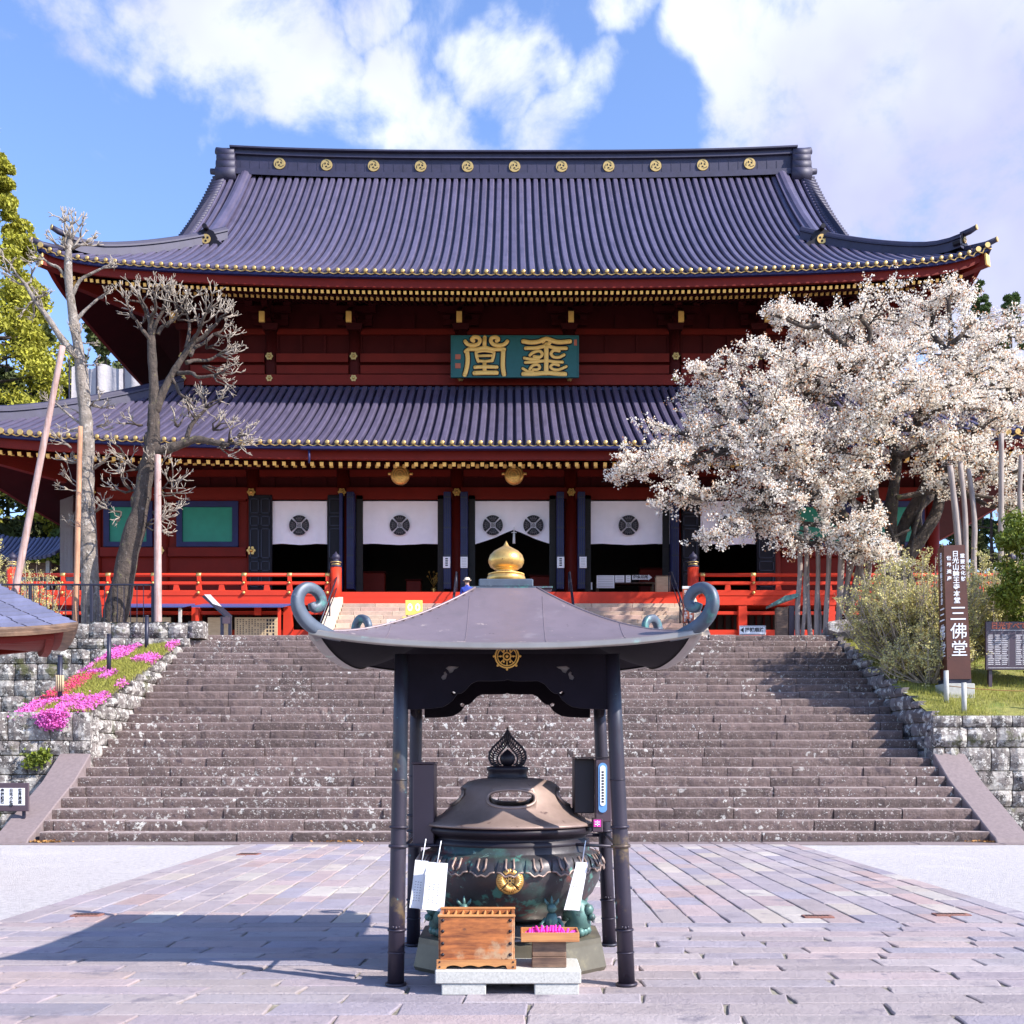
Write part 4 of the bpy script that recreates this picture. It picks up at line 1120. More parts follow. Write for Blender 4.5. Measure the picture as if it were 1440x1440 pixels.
# ---------------------------------------------------------------- curtains
def crest(cx, cz, r, y, parent):
    """round crest: dark disc parted by a pale saltire with a latticed middle"""
    m = MB()
    for k in range(4):
        a0 = k * math.pi / 2 + math.pi / 4 + .09
        arc = [(cx + r * math.cos(a0 + (math.pi / 2 - .18) * i / 10), cz + r * math.sin(a0 + (math.pi / 2 - .18) * i / 10)) for i in range(11)]
        am = a0 + math.pi / 4 - .09
        e0, e1 = am - .62, am + .62
        inner = [(cx + r * .36 * math.cos(e1), cz + r * .36 * math.sin(e1)), (cx + r * .27 * math.cos(am), cz + r * .27 * math.sin(am)), (cx + r * .36 * math.cos(e0), cz + r * .36 * math.sin(e0))]
        m.prism(arc + inner, (0, y, 0), (1, 0, 0), (0, 0, 1), (0, -.006, 0))
    for k in range(4):
        a = k * math.pi / 2 + math.pi / 4
        for rr in (.08, .2):
            m.prism([(cx + r * (rr * math.cos(a) + .045 * math.cos(b)), cz + r * (rr * math.sin(a) + .045 * math.sin(b))) for b in [i * math.pi / 4 for i in range(8)]], (0, y, 0), (1, 0, 0), (0, 0, 1), (0, -.006, 0))
        a = k * math.pi / 2
        m.prism([(cx + r * (.17 * math.cos(a) + .05 * math.cos(b)), cz + r * (.17 * math.sin(a) + .05 * math.sin(b))) for b in [i * math.pi / 4 for i in range(8)]], (0, y, 0), (1, 0, 0), (0, 0, 1), (0, -.006, 0))
    o = m.build('crest', MT['ink'], parent)
    m = MB()
    for k in range(4):       # faint petal lines across the dark quarters
        am = k * math.pi / 2 + math.pi / 2
        for q in (-.38, -.13, .13, .38):
            a = am + q
            m.tube([(cx + r * .42 * math.cos(am + q * .8), y - .009, cz + r * .42 * math.sin(am + q * .8)), (cx + r * .93 * math.cos(a), y - .009, cz + r * .93 * math.sin(a))], .004, 4)
        m.tube([(cx + r * .72 * math.cos(am + q), y - .009, cz + r * .72 * math.sin(am + q)) for q in (-.5, -.3, -.1, .1, .3, .5)], .004, 4)
    m.build('crest_lines', MT['signb'] if False else MT['tarp'], o)
CURT = [((383, 460), 'white curtain with one round black crest, leftmost of the doorway curtains', 0), ((505, 620), 'white curtain with one round black crest, second from the left, above the red cabinets', 0), ((664, 780), 'white curtain with two round black crests, parted upward at the middle over the central doorway', 1),
        ((825, 942), 'white curtain with a round black crest, right of the central doorway, blossom tips before it', 0), ((985, 1062), 'white curtain mostly hidden behind blossom, rightmost of the doorway curtains', 0)]
for (xa, xb), lb, mid in CURT:
    Y = 42.78; x0, x1 = (xa - 720) / 1500 * Y, (xb - 720) / 1500 * Y
    t = thing('door_curtain', lb, 'curtain', ((x0 + x1) / 2, Y, 11.95), group='white crested curtains over the doorways')
    P = []; n = 40
    for i in range(n + 1):
        s_ = i / n; row = []
        for j in range(13):
            q = j / 12
            zb_ = 10.20 + (0.02 * math.sin(s_ * 9))
            if mid: zb_ = 10.18 + .62 * max(0, 1 - abs(s_ - .5) * 2) ** 1.25
            z = 11.93 + (zb_ - 11.93) * q
            yy = Y - .012 * math.sin(s_ * 31 + q * 2) * (.3 + q) - .02 * math.sin(s_ * 11) * q
            if mid: yy -= .035 * q * math.sin(abs(s_ - .5) * 22 + q * 5)
            row.append((x0 + (x1 - x0) * s_, yy, z))
        P.append(row)
    m = MB(); m.grid(P); 
    m.grid([[(p[0], p[1] + .01, p[2]) for p in r_] for r_ in P], flip=True)
    c = m.build('cloth', MT['cloth'], t)
    for k in range(3 if not mid else 2):      # sewn seams
        xx = x0 + (x1 - x0) * (k + 1) / (4 if not mid else 3)
    if mid:
        for a in (693, 750): crest((a - 720) / 1500 * 42.7, 10.94, .40, 42.66, t)
    else:
        crest((x0 + x1) / 2, 10.94, .40, 42.66, t)
    m = MB(); m.cyl((x0 - .1, Y + .02, 11.96), (x1 + .1, Y + .02, 11.96), .03, n=8); m.build('rod', MT['black'], t)
t = thing('bell_rope', 'short white rope tassel hanging at the parted middle of the central curtain', 'tassel', (CX, 42.6, 10.8))
m = MB(); m.tube([(CX, 42.62, 10.85), (CX, 42.62, 10.6)], .02, 6); m.tube([(CX - .1, 42.62, 10.64), (CX + .1, 42.62, 10.64)], .02, 6); m.tube([(CX, 42.62, 10.6), (CX, 42.62, 10.2)], [.04, .06], 8); m.build('tassel', MT['white'], t)

# gongs under the lower eave
def gong(px_, lb):
    Y = 40.5; x = (px_ - 720) / 1500 * Y; z = 12.36
    t = thing('temple_gong', lb, 'gong', (x, Y, z - .4), group='gilt gongs under the lower eave')
    m = MB(); prof = [(.001, -.16), (.18, -.155), (.30, -.12), (.36, -.05), (.37, 0), (.36, .05), (.30, .12), (.18, .155), (.001, .16)]
    k0 = len(m.v); m.lathe((0, 0, 0), prof, 28)
    for i in range(k0, len(m.v)):
        a, b, c = m.v[i]; m.v[i] = (x + a, Y + c, z + b)
    g_ = m.build('disc', MT['gold'], t)
    m = MB()
    for rr, yy in ((.29, -.128), (.20, -.155), (.10, -.165)):
        m.tube([(x + rr * math.cos(a), Y + yy, z + rr * math.sin(a)) for a in [i * math.pi / 12 for i in range(25)]], .012, 5)
    m.build('rings', MT['goldp'], g_)
    m = MB()
    for s in (-1, 1): m.cyl((x + s * .34, Y, z + .06), (x + s * .47, Y, z + .06), .06, .05, 10)
    m.build('ears', MT['gold'], t)
    m = MB()
    for s in (-1, 1): m.tube([(x + s * .24, Y, z + .28), (x + s * .36, Y + .2, z + .62), (x + s * .52, Y + .3, 13.35)], .022, 6)
    m.build('rope', MT['woodl'], t)
gong(563, 'round gilt gong hanging above the second curtain from the left')
gong(723, 'round gilt gong hanging above the central two-crest curtain')

# ---------------------------------------------------------------- veranda
VY = 40.0; VF = 7.70
def veranda(x0, x1):
    m = MB(); m.bb(x0, x1, VY, WY - .16, VF - .14, VF); m.build('veranda_deck', MT['red'], T)
    m = MB(); m.bb(x0, x1, VY - .06, VY + .2, VF - .34, VF - .145); m.build('veranda_beam', MT['red'], T)
veranda(-18.9, -6.7); veranda(6.85, 18.9)
m = MB(); m.bb(-6.65, 6.8, VY + .02, WY - .16, 7.62, 7.86); m.build('veranda_deck', MT['red'], T)
m = MB(); m.bb(-6.65, 6.8, VY - .06, VY + .2, 7.38, 7.617); m.build('veranda_beam', MT['red'], T)
m = MB()
for (a, b, c, d) in ((-18.9, 18.9, 42.2, 42.4),): m.bb(a, b, c, d, 5.1, 7.3)
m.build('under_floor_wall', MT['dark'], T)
m = MB()
for i in range(120):
    x = -18.6 + i * .31; m.bb(x, x + .07, 42.12, 42.19, 5.1, 7.3)
m.build('floor_lattice', MT['ddred'], T)
UP = [-18.6, -15.25, -11.85, -8.41, 8.65, 11.95, 15.3, 18.6]
m = MB(); m.box((0, 0, .0), (.36, .36, 2.25), top=(.86, .86)); 
pst = m.build('veranda_post', MT['red'], T, origin=(0, 0, 0)); tb = WO[T.name]
copies(pst, [(x - tb.x, VY + .12 - tb.y, 6.23 - tb.z) for x in UP])
m = MB()
for a, b in ((-18.6, -6.9), (7.0, 18.6)):
    m.bb(a, b, VY + .03, VY + .2, 6.22, 6.44); m.bb(a, b, VY + .03, VY + .2, 5.12, 5.34); m.bb(a, b, VY + .05, VY + .22, 7.02, 7.14)
m.build('lower_rail', MT['red'], T)
def balustrade(x0, x1, posts):
    m = MB(); m.cyl((x0, VY + .05, 8.50), (x1, VY + .05, 8.50), .07, n=12)
    m.build('top_rail', MT['red'], T)
    m = MB(); m.rbox(x0, x1, VY, VY + .12, 8.13, 8.25, .015); m.build('middle_rail', MT['red'], T)
    m = MB(); m.rbox(x0, x1, VY - .02, VY + .14, 7.71, 7.92, .015); m.build('bottom_rail', MT['red'], T)
    for x in posts:
        m = MB(); m.rbox(x - .10, x + .10, VY - .03, VY + .15, 7.9, 8.14, .01); m.rbox(x - .07, x + .07, VY - .02, VY + .13, 8.25, 8.45, .01)
        b = m.build('baluster', MT['red'], T)
        m = MB(); m.ball((x, VY - .05, 8.19), .055, 8); m.ball((x, VY - .05, 7.82), .065, 8); m.cyl((x - .09, VY + .05, 8.50), (x + .09, VY + .05, 8.50), .083, n=12)
        m.build('gilt_cap', MT['palegold'], b)
    for x in [(a + b_) / 2 for a, b_ in zip(posts[:-1], posts[1:])]:
        m = MB(); m.box((x, VY + .06, 8.02), (.24, .1, .24), top=(.7, 1)); m.build('strut', MT['red'], T)
ps = [-18.55 + i * 1.705 for i in range(8)]
balustrade(-18.7, -6.75, ps[:7] + [-8.38, -6.98] if False else [-18.55 + i * 1.7 for i in range(7)] + [-6.92])
balustrade(6.9, 18.7, [7.15 + i * 1.9 for i in range(7)])
for x in (-6.61, 6.8, -18.75, 18.75):
    m = MB(); m.cyl((x, VY + .05, 7.3), (x, VY + .05, 8.78), .205, n=20)
    nw = m.build('newel_post', MT['red'], T)
    m = MB(); m.lathe((x, VY + .05, 8.78), [(.215, 0), (.215, .05), (.17, .07), (.17, .14), (.20, .16), (.20, .21), (.12, .25), (.10, .28), (.15, .33), (.165, .39), (.13, .47), (.05, .53), (.012, .60)], 18, smooth=True)
    m.build('giboshi_finial', MT['ridge'], nw)
    m = MB(); m.lathe((x, VY + .05, 8.86), [(.175, 0), (.178, .03), (.175, .05)], 18); m.lathe((x, VY + .05, 8.95), [(.205, 0), (.208, .02), (.205, .035)], 18); m.build('finial_bands', MT['palegold'], nw)
# stone steps up to the veranda, whitewashed stringers, black handrails
bs = thing('entrance_steps', 'pale brown stone steps between red balustrades leading to the central doors', 'steps', (0, 36, ZT))
m = MB()
for n in range(12):
    z1 = ZT + (n + 1) * .19; y = 36.1 + n * .325; x = -6.3 - rng.random()
    while x < 6.4:
        w = rng.uniform(.8, 1.7); a, b = max(-6.3, x), min(6.45, x + w); x += w
        if b - a < .1: continue
        m.rbox(a + .006, b - .006, y, y + .6, z1 - .19, z1, .012)
for n in range(12):
    m.build('stair', MT['beige'], bs) if n == 11 else None
for s, X in ((-1, -6.52), (1, 6.66)):
    m = MB()
    m.add([(X - .2, 35.9, ZT), (X + .2, 35.9, ZT), (X + .2, 35.9, ZT + .25), (X - .2, 35.9, ZT + .25), (X - .2, 39.9, ZT), (X + .2, 39.9, ZT), (X + .2, 39.9, 7.65), (X - .2, 39.9, 7.65)], [(0, 1, 2, 3), (5, 4, 7, 6), (3, 2, 6, 7), (0, 3, 7, 4), (1, 5, 6, 2)])
    m.build('stringer', MT['stringer'], bs)
for (a, lb) in ((465, 'thin black metal handrail at the left edge of the entrance steps'), (638, 'black metal handrail on the entrance steps left of the golden ball'), (805, 'black metal handrail on the entrance steps right of the golden ball'), (955, 'thin black metal handrail at the right edge of the entrance steps')):
    x = (a - 720) / 1500 * 38.5
    t = thing('handrail', lb, 'handrail', (x, 36.4, ZT), group='black handrails on the entrance steps')
    m = MB(); m.tube([(x, 36.4, 6.25), (x, 40.3, 8.65), (x, 41.0, 8.75)], .03, 8); m.tube([(x, 36.4, 5.85), (x, 40.3, 8.25)], .02, 8); m.build('rail', MT['steel'], t)
    for y, zt, zb_ in ((36.4, 6.25, 5.2), (38.3, 7.42, 6.3), (40.3, 8.65, 7.85), (41.0, 8.75, 7.85)):
        m = MB(); m.cyl((x, y, zb_), (x, y, zt), .028, n=8); m.build('upright', MT['steel'], t)

# ---------------------------------------------------------------- upper storey wall
UW = 46.0
UB = [-14.15, -10.45, -6.85, -2.27, 2.37, 6.93, 10.5, 14.15]
m = MB(); m.bb(CX - 14.1, CX + 14.1, UW, UW + .2, 17.3, 22.2)
for s in (-1, 1): m.bb(CX + s * 14.1, CX + s * 13.9, UW + .2, 61, 17.3, 22.2)
m.bb(CX - 13.9, CX + 13.9, 60.8, 61, 17.3, 22.2)
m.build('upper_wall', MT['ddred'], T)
for b in UB:
    m = MB(); m.cyl((CX + b, UW, 17.2), (CX + b, UW, 20.1), .27, n=18); c = m.build('column', MT['ddred'], T)
    rokuyo((CX + b, UW - .40, 17.86), .13, c, 'palegold'); rokuyo((CX + b, UW - .40, 18.80), .15, c, 'palegold')
    # three-step bracket cluster with gilt tail-beam end
    m = MB()
    m.box((CX + b, UW - .05, 20.1), (.6, .6, .24), top=(1.25, 1.25))
    for k in range(3):
        y = UW - .1 - k * .5; z = 20.34 + k * .38
        m.box((CX + b, y, z), (1.5 + .45 * k, .22, .24)); m.box((CX + b, UW - .3 - k * .3, z), (.24, 1.0 + .6 * k, .24))
        for q in (-1, 0, 1): m.box((CX + b + q * (.62 + .2 * k), y, z + .21), (.28, .3, .18), top=(1.2, 1.2))
    br = m.build('bracket', MT['ddred'], T)
    a0 = Vector((CX + b, 44.3, 20.02)); a1 = Vector((CX + b, 46, 21.0)); d = a1 - a0; RM = d.to_track_quat('Y', 'Z').to_matrix().to_4x4()
    m = MB(); m.box((a0 + a1) / 2, (.2, d.length, .38), mat=RM); m.build('tail_beam', MT['ddred'], br)
    m = MB(); m.box((CX + b, 44.22, 19.92), (.225, .10, .44)); m.build('tail_beam_end', MT['goldp'], br)
for a, b in zip(UB[:-1], UB[1:]):
    x0, x1 = CX + a + .26, CX + b - .26
    m = MB(); m.bb(CX + a, CX + b, UW - .42, UW - .22, 17.58, 18.02); m.build('lower_beam', MT['dred'], T)
    m = MB(); m.bb(x0, x1, UW - .20, UW - .001, 18.14, 18.50); m.bb(x0, x1, UW - .26, UW - .001, 18.62, 18.98); m.bb(x0, x1, UW - .12, UW - .001, 19.85, 20.1); m.build('tie_beam', MT['dred'], T)
    n_ = 3
    for k in range(n_ + 1):
        m = MB(); xx = x0 + (x1 - x0) * k / n_; m.bb(xx - .06, xx + .06, UW - .08, UW - .001, 19.0, 19.84); m.build('panel_stile', MT['ddred'], T)
    m = MB(); m.bb((x0 + x1) / 2 - .3, (x0 + x1) / 2 + .3, UW - .14, UW - .001, 20.12, 20.7); m.build('frog_leg_strut', MT['ddred'], T)
for q, z in ((-.6, 21.05), (-1.4, 21.55)):
    m = MB(); m.bb(CX - 14.8, CX + 14.8, UW + q - .12, UW + q + .12, z, z + .22); m.build('eave_purlin', MT['ddred'], T)

# name board ---------------------------------------------------------
BY = 44.9
nb = thing('name_board', 'large dark green board with two gold seal-script characters under the upper eave', 'name board', (CX, BY, 18.0))
x0, x1 = (634 - 720) / 1500 * BY, (814 - 720) / 1500 * BY; z0, z1 = EYE + (1067 - 531) / 1500 * BY, EYE + (1067 - 472) / 1500 * BY
m = MB(); m.rbox(x0, x1, BY, BY + .12, z0, z1, .02); m.build('board', MT['plaque'], nb)
m = MB()
for (a, b, c, d) in ((x0, x1, z0, z0 + .05), (x0, x1, z1 - .05, z1), (x0, x0 + .05, z0 + .05, z1 - .05), (x1 - .05, x1, z0 + .05, z1 - .05)): m.bb(a, b, BY - .03, BY + .05, c, d)
m.build('frame', MT['plaque'], nb)
def zb2w(x, y):   # enlarged-view coordinates of the board -> board plane
    return (x0 + (x - 92) / (1272 - 92) * (x1 - x0), z1 - (y - 208) / (592 - 208) * (z1 - z0))
def strokes(lst, mat, y, parent, name):
    m = MB()
    for w, pts in lst:
        # smooth polyline
        P = [zb2w(*p) for p in pts]
        if len(P) > 2:
            Q = []
            for i in range(len(P) - 1):
                p0, p1, p2, p3 = P[max(i - 1, 0)], P[i], P[i + 1], P[min(i + 2, len(P) - 1)]
                for k in range(4):
                    t = k / 4
                    Q.append(tuple(.5 * (2 * p1[c] + (p2[c] - p0[c]) * t + (2 * p0[c] - 5 * p1[c] + 4 * p2[c] - p3[c]) * t * t + (3 * p1[c] - p0[c] - 3 * p2[c] + p3[c]) * t ** 3) for c in (0, 1)))
            Q.append(P[-1]); P = Q
        r = w / 2 / (1272 - 92) * (x1 - x0)
        m.tube([(a, y, b) for a, b in P], r, 10, flat=1)
        for e in (P[0], P[-1]): m.ball((e[0], y, e[1]), r, 8)
    # flatten in depth so that the lettering is carved relief, not pipes
    m.v = [(a, y + (b - y) * .35, c) for a, b, c in m.v]
    return m.build(name, mat, parent)
W_ = 38
ch1 = [(W_, [(405, 225), (402, 315)]), (W_, [(225, 262), (250, 290), (300, 300), (345, 285), (360, 255), (345, 228), (305, 225), (285, 245), (300, 258)]),
       (W_, [(612, 262), (585, 290), (535, 300), (485, 290), (462, 262), (470, 232), (510, 225), (530, 245), (515, 258)]),
       (W_, [(228, 355), (260, 335), (330, 335), (405, 320), (470, 335), (550, 335), (585, 335)]), (W_ + 4, [(240, 350), (248, 420), (240, 500), (220, 570)]), (W_ + 6, [(575, 345), (572, 420), (572, 500), (582, 565)]),
       (30, [(325, 362), (330, 400), (345, 445)]), (30, [(490, 362), (485, 400), (470, 440)]), (24, [(330, 360), (400, 350), (490, 362)]), (26, [(345, 395), (480, 392)]), (28, [(345, 440), (410, 445), (475, 438)]),
       (36, [(315, 500), (400, 495), (515, 498)]), (44, [(310, 553), (400, 550), (515, 550)]), (38, [(403, 450), (403, 550)])]
ch2 = [(44, [(760, 262), (830, 272), (900, 265), (975, 240), (1050, 265), (1110, 270), (1190, 262)]), (36, [(940, 265), (972, 235), (1010, 262), (975, 300)]), (36, [(782, 325), (880, 322), (975, 305), (1060, 325), (1155, 325)]),
       (44, [(972, 290), (972, 420), (970, 555)]), (30, [(820, 390), (850, 365), (905, 350), (935, 375), (915, 405), (860, 400)]), (30, [(770, 415), (830, 425), (900, 425)]), (30, [(1090, 350), (1040, 345), (1015, 375), (1040, 405), (1090, 408), (1135, 385)]),
       (30, [(780, 455), (870, 450), (970, 440), (1060, 450), (1120, 452)]), (28, [(820, 515), (845, 485), (890, 475), (912, 500), (890, 520), (850, 520)]), (28, [(1085, 480), (1040, 470), (1010, 495), (1040, 520), (1090, 520), (1155, 492)]), (26, [(755, 510), (800, 535), (850, 540)]),
       (44, [(760, 560), (860, 560), (975, 552), (1080, 560), (1145, 562)])]
strokes([(w + 22, p) for w, p in ch1 + ch2], MT['black'], BY + .012, nb, 'character_outline')
strokes(ch1, MT['goldp'], BY - .02, nb, 'gold_character'); strokes(ch2, MT['goldp'], BY - .02, nb, 'gold_character')
for (a, b, c, d) in ((133, 182, 380, 425), (133, 182, 462, 508), (1228, 1254, 245, 300)):
    p, q = zb2w(a, d), zb2w(b, c); m = MB(); m.bb(p[0], q[0], BY - .02, BY + .01, p[1], q[1]); m.build('red_seal', MT['sealred'], nb)
# notices on the door leaves
for i, (a, lb) in enumerate(((628, 'white notice with black writing on the blue door edge left of the central doorway'), (652.5, 'pale-lettered white notice on the blue door edge adjoining the central curtain, left side'), (788.5, 'white paper notice with black writing on the blue door edge right of the central doorway'), (820, 'blank-looking white notice on the blue door edge by the right-hand counter doorway'))):
    x = (a - 720) / 1500 * 42.0
    t = thing('paper_notice', lb, 'notice', (x, 42.05, 9.1), group='paper notices on the door edges')
    m = MB(); m.rbox(x - .14, x + .14, 42.03, 42.065, 9.12, 9.56, .004); m.build('sheet', MT['white'], t)
    m = MB()
    if i in (0, 2):
        for k in range(4): m.bb(x - .05, x + .05, 42.02, 42.03, 9.20 + k * .085, 9.25 + k * .085)
    else:
        for k in range(6): m.bb(x - .09, x + .09, 42.02, 42.03, 9.18 + k * .06, 9.192 + k * .06)
    m.build('writing', MT['ink'] if i in (0, 2) else MT['tarp'], t)
# ================================================================ CANOPY OVER THE INCENSE BURNER
cy = 8.23; cxp = -.005; cxr = -.045
K = thing('incense_canopy', 'dark bronze four-post canopy with upswept scrolled corners and golden ball on top', 'canopy', (cxp, cy, .02))
hx = 1.285; hy = 1.21
def czr(r):
    q = max(0, min(1, (r - .16) / .84)); return 2.366 + .54 * (1 - q) ** 1.5
def cz(u, v):
    r = max(abs(u), abs(v)); c = min(abs(u), abs(v)) / max(r, 1e-6)
    return czr(r) + .085 * c ** 2.3 * r ** 3 + .01 * c ** 8 * r
n = 44; P = []
for i in range(n + 1):
    u = -1 + 2 * i / n
    P.append([(cxr + hx * u, cy + hy * (-1 + 2 * j / n), cz(u, -1 + 2 * j / n)) for j in range(n + 1)])
m = MB(); m.grid(P, flip=True)
rf = m.build('canopy_roof', MT['bronze'], K)
# rolled brim and soffit
ring = []
for k in range(4 * 30):
    s, t = divmod(k, 30); t = -1 + 2 * t / 30
    u, v = ((t, -1), (1, t), (-t, 1), (-1, -t))[s]
    ring.append((u, v))
G = []
for (u, v) in ring + ring[:1]:
    z = cz(u, v); x, y = cxr + hx * u, cy + hy * v
    d = Vector((u if abs(u) >= abs(v) - .01 else 0, v if abs(v) >= abs(u) - .01 else 0, 0)); d = d / max(d.length, 1e-6)
    pts = [(0, .0), (.012, -.004), (.016, -.012), (.012, -.034), (.014, -.042), (-.02, -.046), (-.06, -.040)]
    G.append([(x + d.x * a, y + d.y * a, z + b) for a, b in pts])
m = MB(); m.grid(G, flip=True); m.build('brim', MT['brim'], K)
P = []
for i in range(n + 1):
    u = -.97 + 1.94 * i / n
    P.append([(cxr + hx * u, cy + hy * (-.97 + 1.94 * j / n), cz(u, -.97 + 1.94 * j / n) - .036 - .0 * (1 - max(abs(u), abs(-.97 + 1.94 * j / n)) ** 2)) for j in range(n + 1)])
m = MB(); m.grid(P); m.build('canopy_soffit', MT['mattbronze'], K)
# hip seams
for s in (-1, 1):
    for q in (-1, 1):
        m = MB(); m.tube([(cxr + s * hx * r, cy + q * hy * r, cz(r, r) - .004) for r in [.18 + .82 * i / 16 for i in range(17)]], .010, 6); m.build('hip_seam', MT['bronze'], rf)
m = MB()
for side in range(4):
    for a in (-.62, -.21, .21, .62):
        pts = []
        for i in range(12):
            r = .20 + .79 * i / 11
            if abs(a) > r: continue
            u, v = ((a, -r), (r, a), (-a, r), (-r, -a))[side]; pts.append((cxr + hx * u, cy + hy * v, cz(u, v) + .0005))
        if len(pts) > 2: m.tube(pts, .0028, 5)
m.build('sheet_seams', MT['bronze'], rf)
# scrolls
SC = [(-.26, -.035, .030), (-.13, -.01, .050), (.02, .03, .062), (.13, .10, .062), (.185, .19, .058), (.17, .28, .054), (.09, .335, .051), (-.01, .315, .048), (-.06, .25, .046), (-.035, .195, .046), (.02, .185, .044), (.045, .22, .034)]
for s in (-1, 1):
    for q in (-1, 1):
        c0 = Vector((cxr + s * (hx - .035), cy + q * (hy - .02), cz(1, 1) - .02 + (.12 if q > 0 else 0))); d = Vector((s, q, 0)).normalized()
        pts = []; rr = []
        L_ = [(a * .76, b * .84, c * .80) for a, b, c in SC]
        for i in range(len(L_) - 1):
            p0, p1, p2, p3 = L_[max(i - 1, 0)], L_[i], L_[i + 1], L_[min(i + 2, len(L_) - 1)]
            for k in range(4):
                t = k / 4
                v = [.5 * (2 * p1[c] + (p2[c] - p0[c]) * t + (2 * p0[c] - 5 * p1[c] + 4 * p2[c] - p3[c]) * t * t + (3 * p1[c] - p0[c] - 3 * p2[c] + p3[c]) * t ** 3) for c in (0, 1, 2)]
                pts.append(c0 + d * v[0] + Vector((0, 0, v[1]))); rr.append(v[2])
        pts.append(c0 + d * L_[-1][0] + Vector((0, 0, L_[-1][1]))); rr.append(L_[-1][2])
        m = MB(); side = Vector((-d.y, d.x, 0))
        vs = []; fs = []; nn = 12
        for i, p in enumerate(pts):
            t = (pts[min(i + 1, len(pts) - 1)] - pts[max(i - 1, 0)]).normalized(); w = t.cross(side).normalized()
            for k in range(nn):
                a = 2 * math.pi * k / nn; ca, sa = math.cos(a), math.sin(a)
                sq = lambda x: math.copysign(abs(x) ** .6, x)
                vs.append(p + w * sq(ca) * rr[i] * .92 + side * sq(sa) * rr[i] * .75)
        for i in range(len(pts) - 1):
            for k in range(nn): fs.append((i * nn + k, i * nn + (k + 1) % nn, (i + 1) * nn + (k + 1) % nn, (i + 1) * nn + k))
        fs.append(tuple(range(nn - 1, -1, -1))); fs.append(tuple((len(pts) - 1) * nn + k for k in range(nn)))
        m.add(vs, fs, True); m.build('corner_scroll', MT['patina'], K)
# crown plate and golden ball
m = MB(); m.rbox(cxr - .225, cxr + .225, cy - .225, cy + .225, 2.875, 2.893, .008); m.rbox(cxr - .205, cxr + .205, cy - .205, cy + .205, 2.894, 2.955, .008)
m.build('crown_plate', MT['patina'], K)
m = MB(); m.lathe((cxr, cy, 2.955), [(.001, 0), (.13, 0), (.148, .012), (.15, .035), (.142, .055), (.10, .068), (.078, .08), (.074, .095), (.088, .105), (.122, .125), (.136, .155), (.138, .18), (.125, .215), (.095, .245), (.055, .268), (.024, .285), (.012, .305), (.003, .325)], 32)
fn_ = m.build('ball_finial', MT['gold'], K)
m = MB(); m.lathe((cxr, cy, 2.955), [(.133, .068), (.140, .069), (.140, .060)], 32); m.lathe((cxr, cy, 2.955), [(.09, .104), (.096, .108), (.092, .112)], 32); m.build('finial_rings', MT['goldp'], fn_)
# posts
PB = [(-.805, -.80), (.805, -.80), (-.83, .80), (.83, .80)]; PTT = [(-.765, -.77), (.705, -.77), (-.80, .77), (.73, .77)]
m_posts = []
for (bx, by), (tx, ty) in zip(PB, PTT):
    B = Vector((cxp + bx, cy + by, .02)); Tt = Vector((cxp + tx, cy + ty, 2.33))
    at_ = lambda z: B + (Tt - B) * ((z - .02) / 2.31)
    m = MB(); m.tube([at_(z) for z in (.02, .6, 1.2, 1.8, 2.33)], [.058, .056, .054, .052, .050], 20)
    p = m.build('post', MT['post'], K)
    m = MB()
    for z, r, h in ((.02, .074, .022), (.245, .061, .012), (.40, .064, .016), (.98, .068, .022), (1.115, .066, .018), (1.45, .058, .010)):
        a = at_(z); b = at_(z + h * .5); c = at_(z + h)
        m.tube([a, b, c], [r * .97, r * 1.04, r * .97], 20)
    m.build('post_ring', MT['post'], p)
    m = MB()
    for z in (.40,):
        a = at_(z + .03); m.ball((a.x, a.y - .058, a.z), .014, 8); m.ball((a.x - .02, a.y - .056, a.z + .004), .010, 6); m.ball((a.x + .02, a.y - .056, a.z + .004), .010, 6)
    m.build('bamboo_knot', MT['post'], p)
m = MB()
for s in (-1, 1): m.cyl((cxp + s * .78, cy - .8, .955), (cxp + s * .80, cy + .8, .955), .016, n=8)
m.cyl((cxp - .8, cy + .79, .955), (cxp + .8, cy + .79, .955), .016, n=8); m.cyl((cxp - .78, cy - .3, .955), (cxp - .45, cy - .3, .955), .014, n=8); m.cyl((cxp + .42, cy - .32, .968), (cxp + .80, cy - .36, .95), .012, n=8)
m.build('tie_rod', MT['post'], K)
# aprons with cusped arch and pierced cloud cut-outs
def z8(x, y): return ((540 + x / 4 - 714) / 1500 * 7.45, EYE + (1067 - (880 + y / 4)) / 1500 * 7.45)
half = [(700, 300), (718, 309), (800, 311), (870, 310), (905, 326), (938, 362), (962, 380), (985, 383), (992, 394), (1010, 420), (1035, 440), (1065, 456), (1110, 464), (1160, 467), (1200, 469), (1262, 470)]
left = [(1400 - x, y) for x, y in half][::-1]
out = [z8(*p) for p in left[:-1] + half]
outl = out + [(out[-1][0], 2.33), (out[0][0], 2.33)]
holes = [[(972, 230), (1000, 228), (1030, 226), (1050, 238), (1036, 250), (1026, 268), (1010, 262), (1000, 246), (985, 240)], [(1040, 272), (1052, 256), (1060, 262), (1058, 274), (1068, 280), (1075, 292), (1064, 306), (1048, 300)], [(990, 378), (1006, 368), (1022, 376), (1014, 392), (998, 396)]]
hs = []
for h in holes:
    hs.append([z8(*p) for p in h]); hs.append([z8(1400 - x, y) for x, y in h])
me_ap = curve_mesh([outl] + hs, .035, 'apron')
for k in range(4):
    me = me_ap.copy()
    a = k * math.pi / 2
    rot = __import__('mathutils').Euler((R(90), 0, a))
    off = Vector((math.sin(a) * .77, -math.cos(a) * .77, 0))
    o = put(me, 'apron', MT['mattbronze'], K, Vector((cxp - .03, cy, 0)) + off, rot)
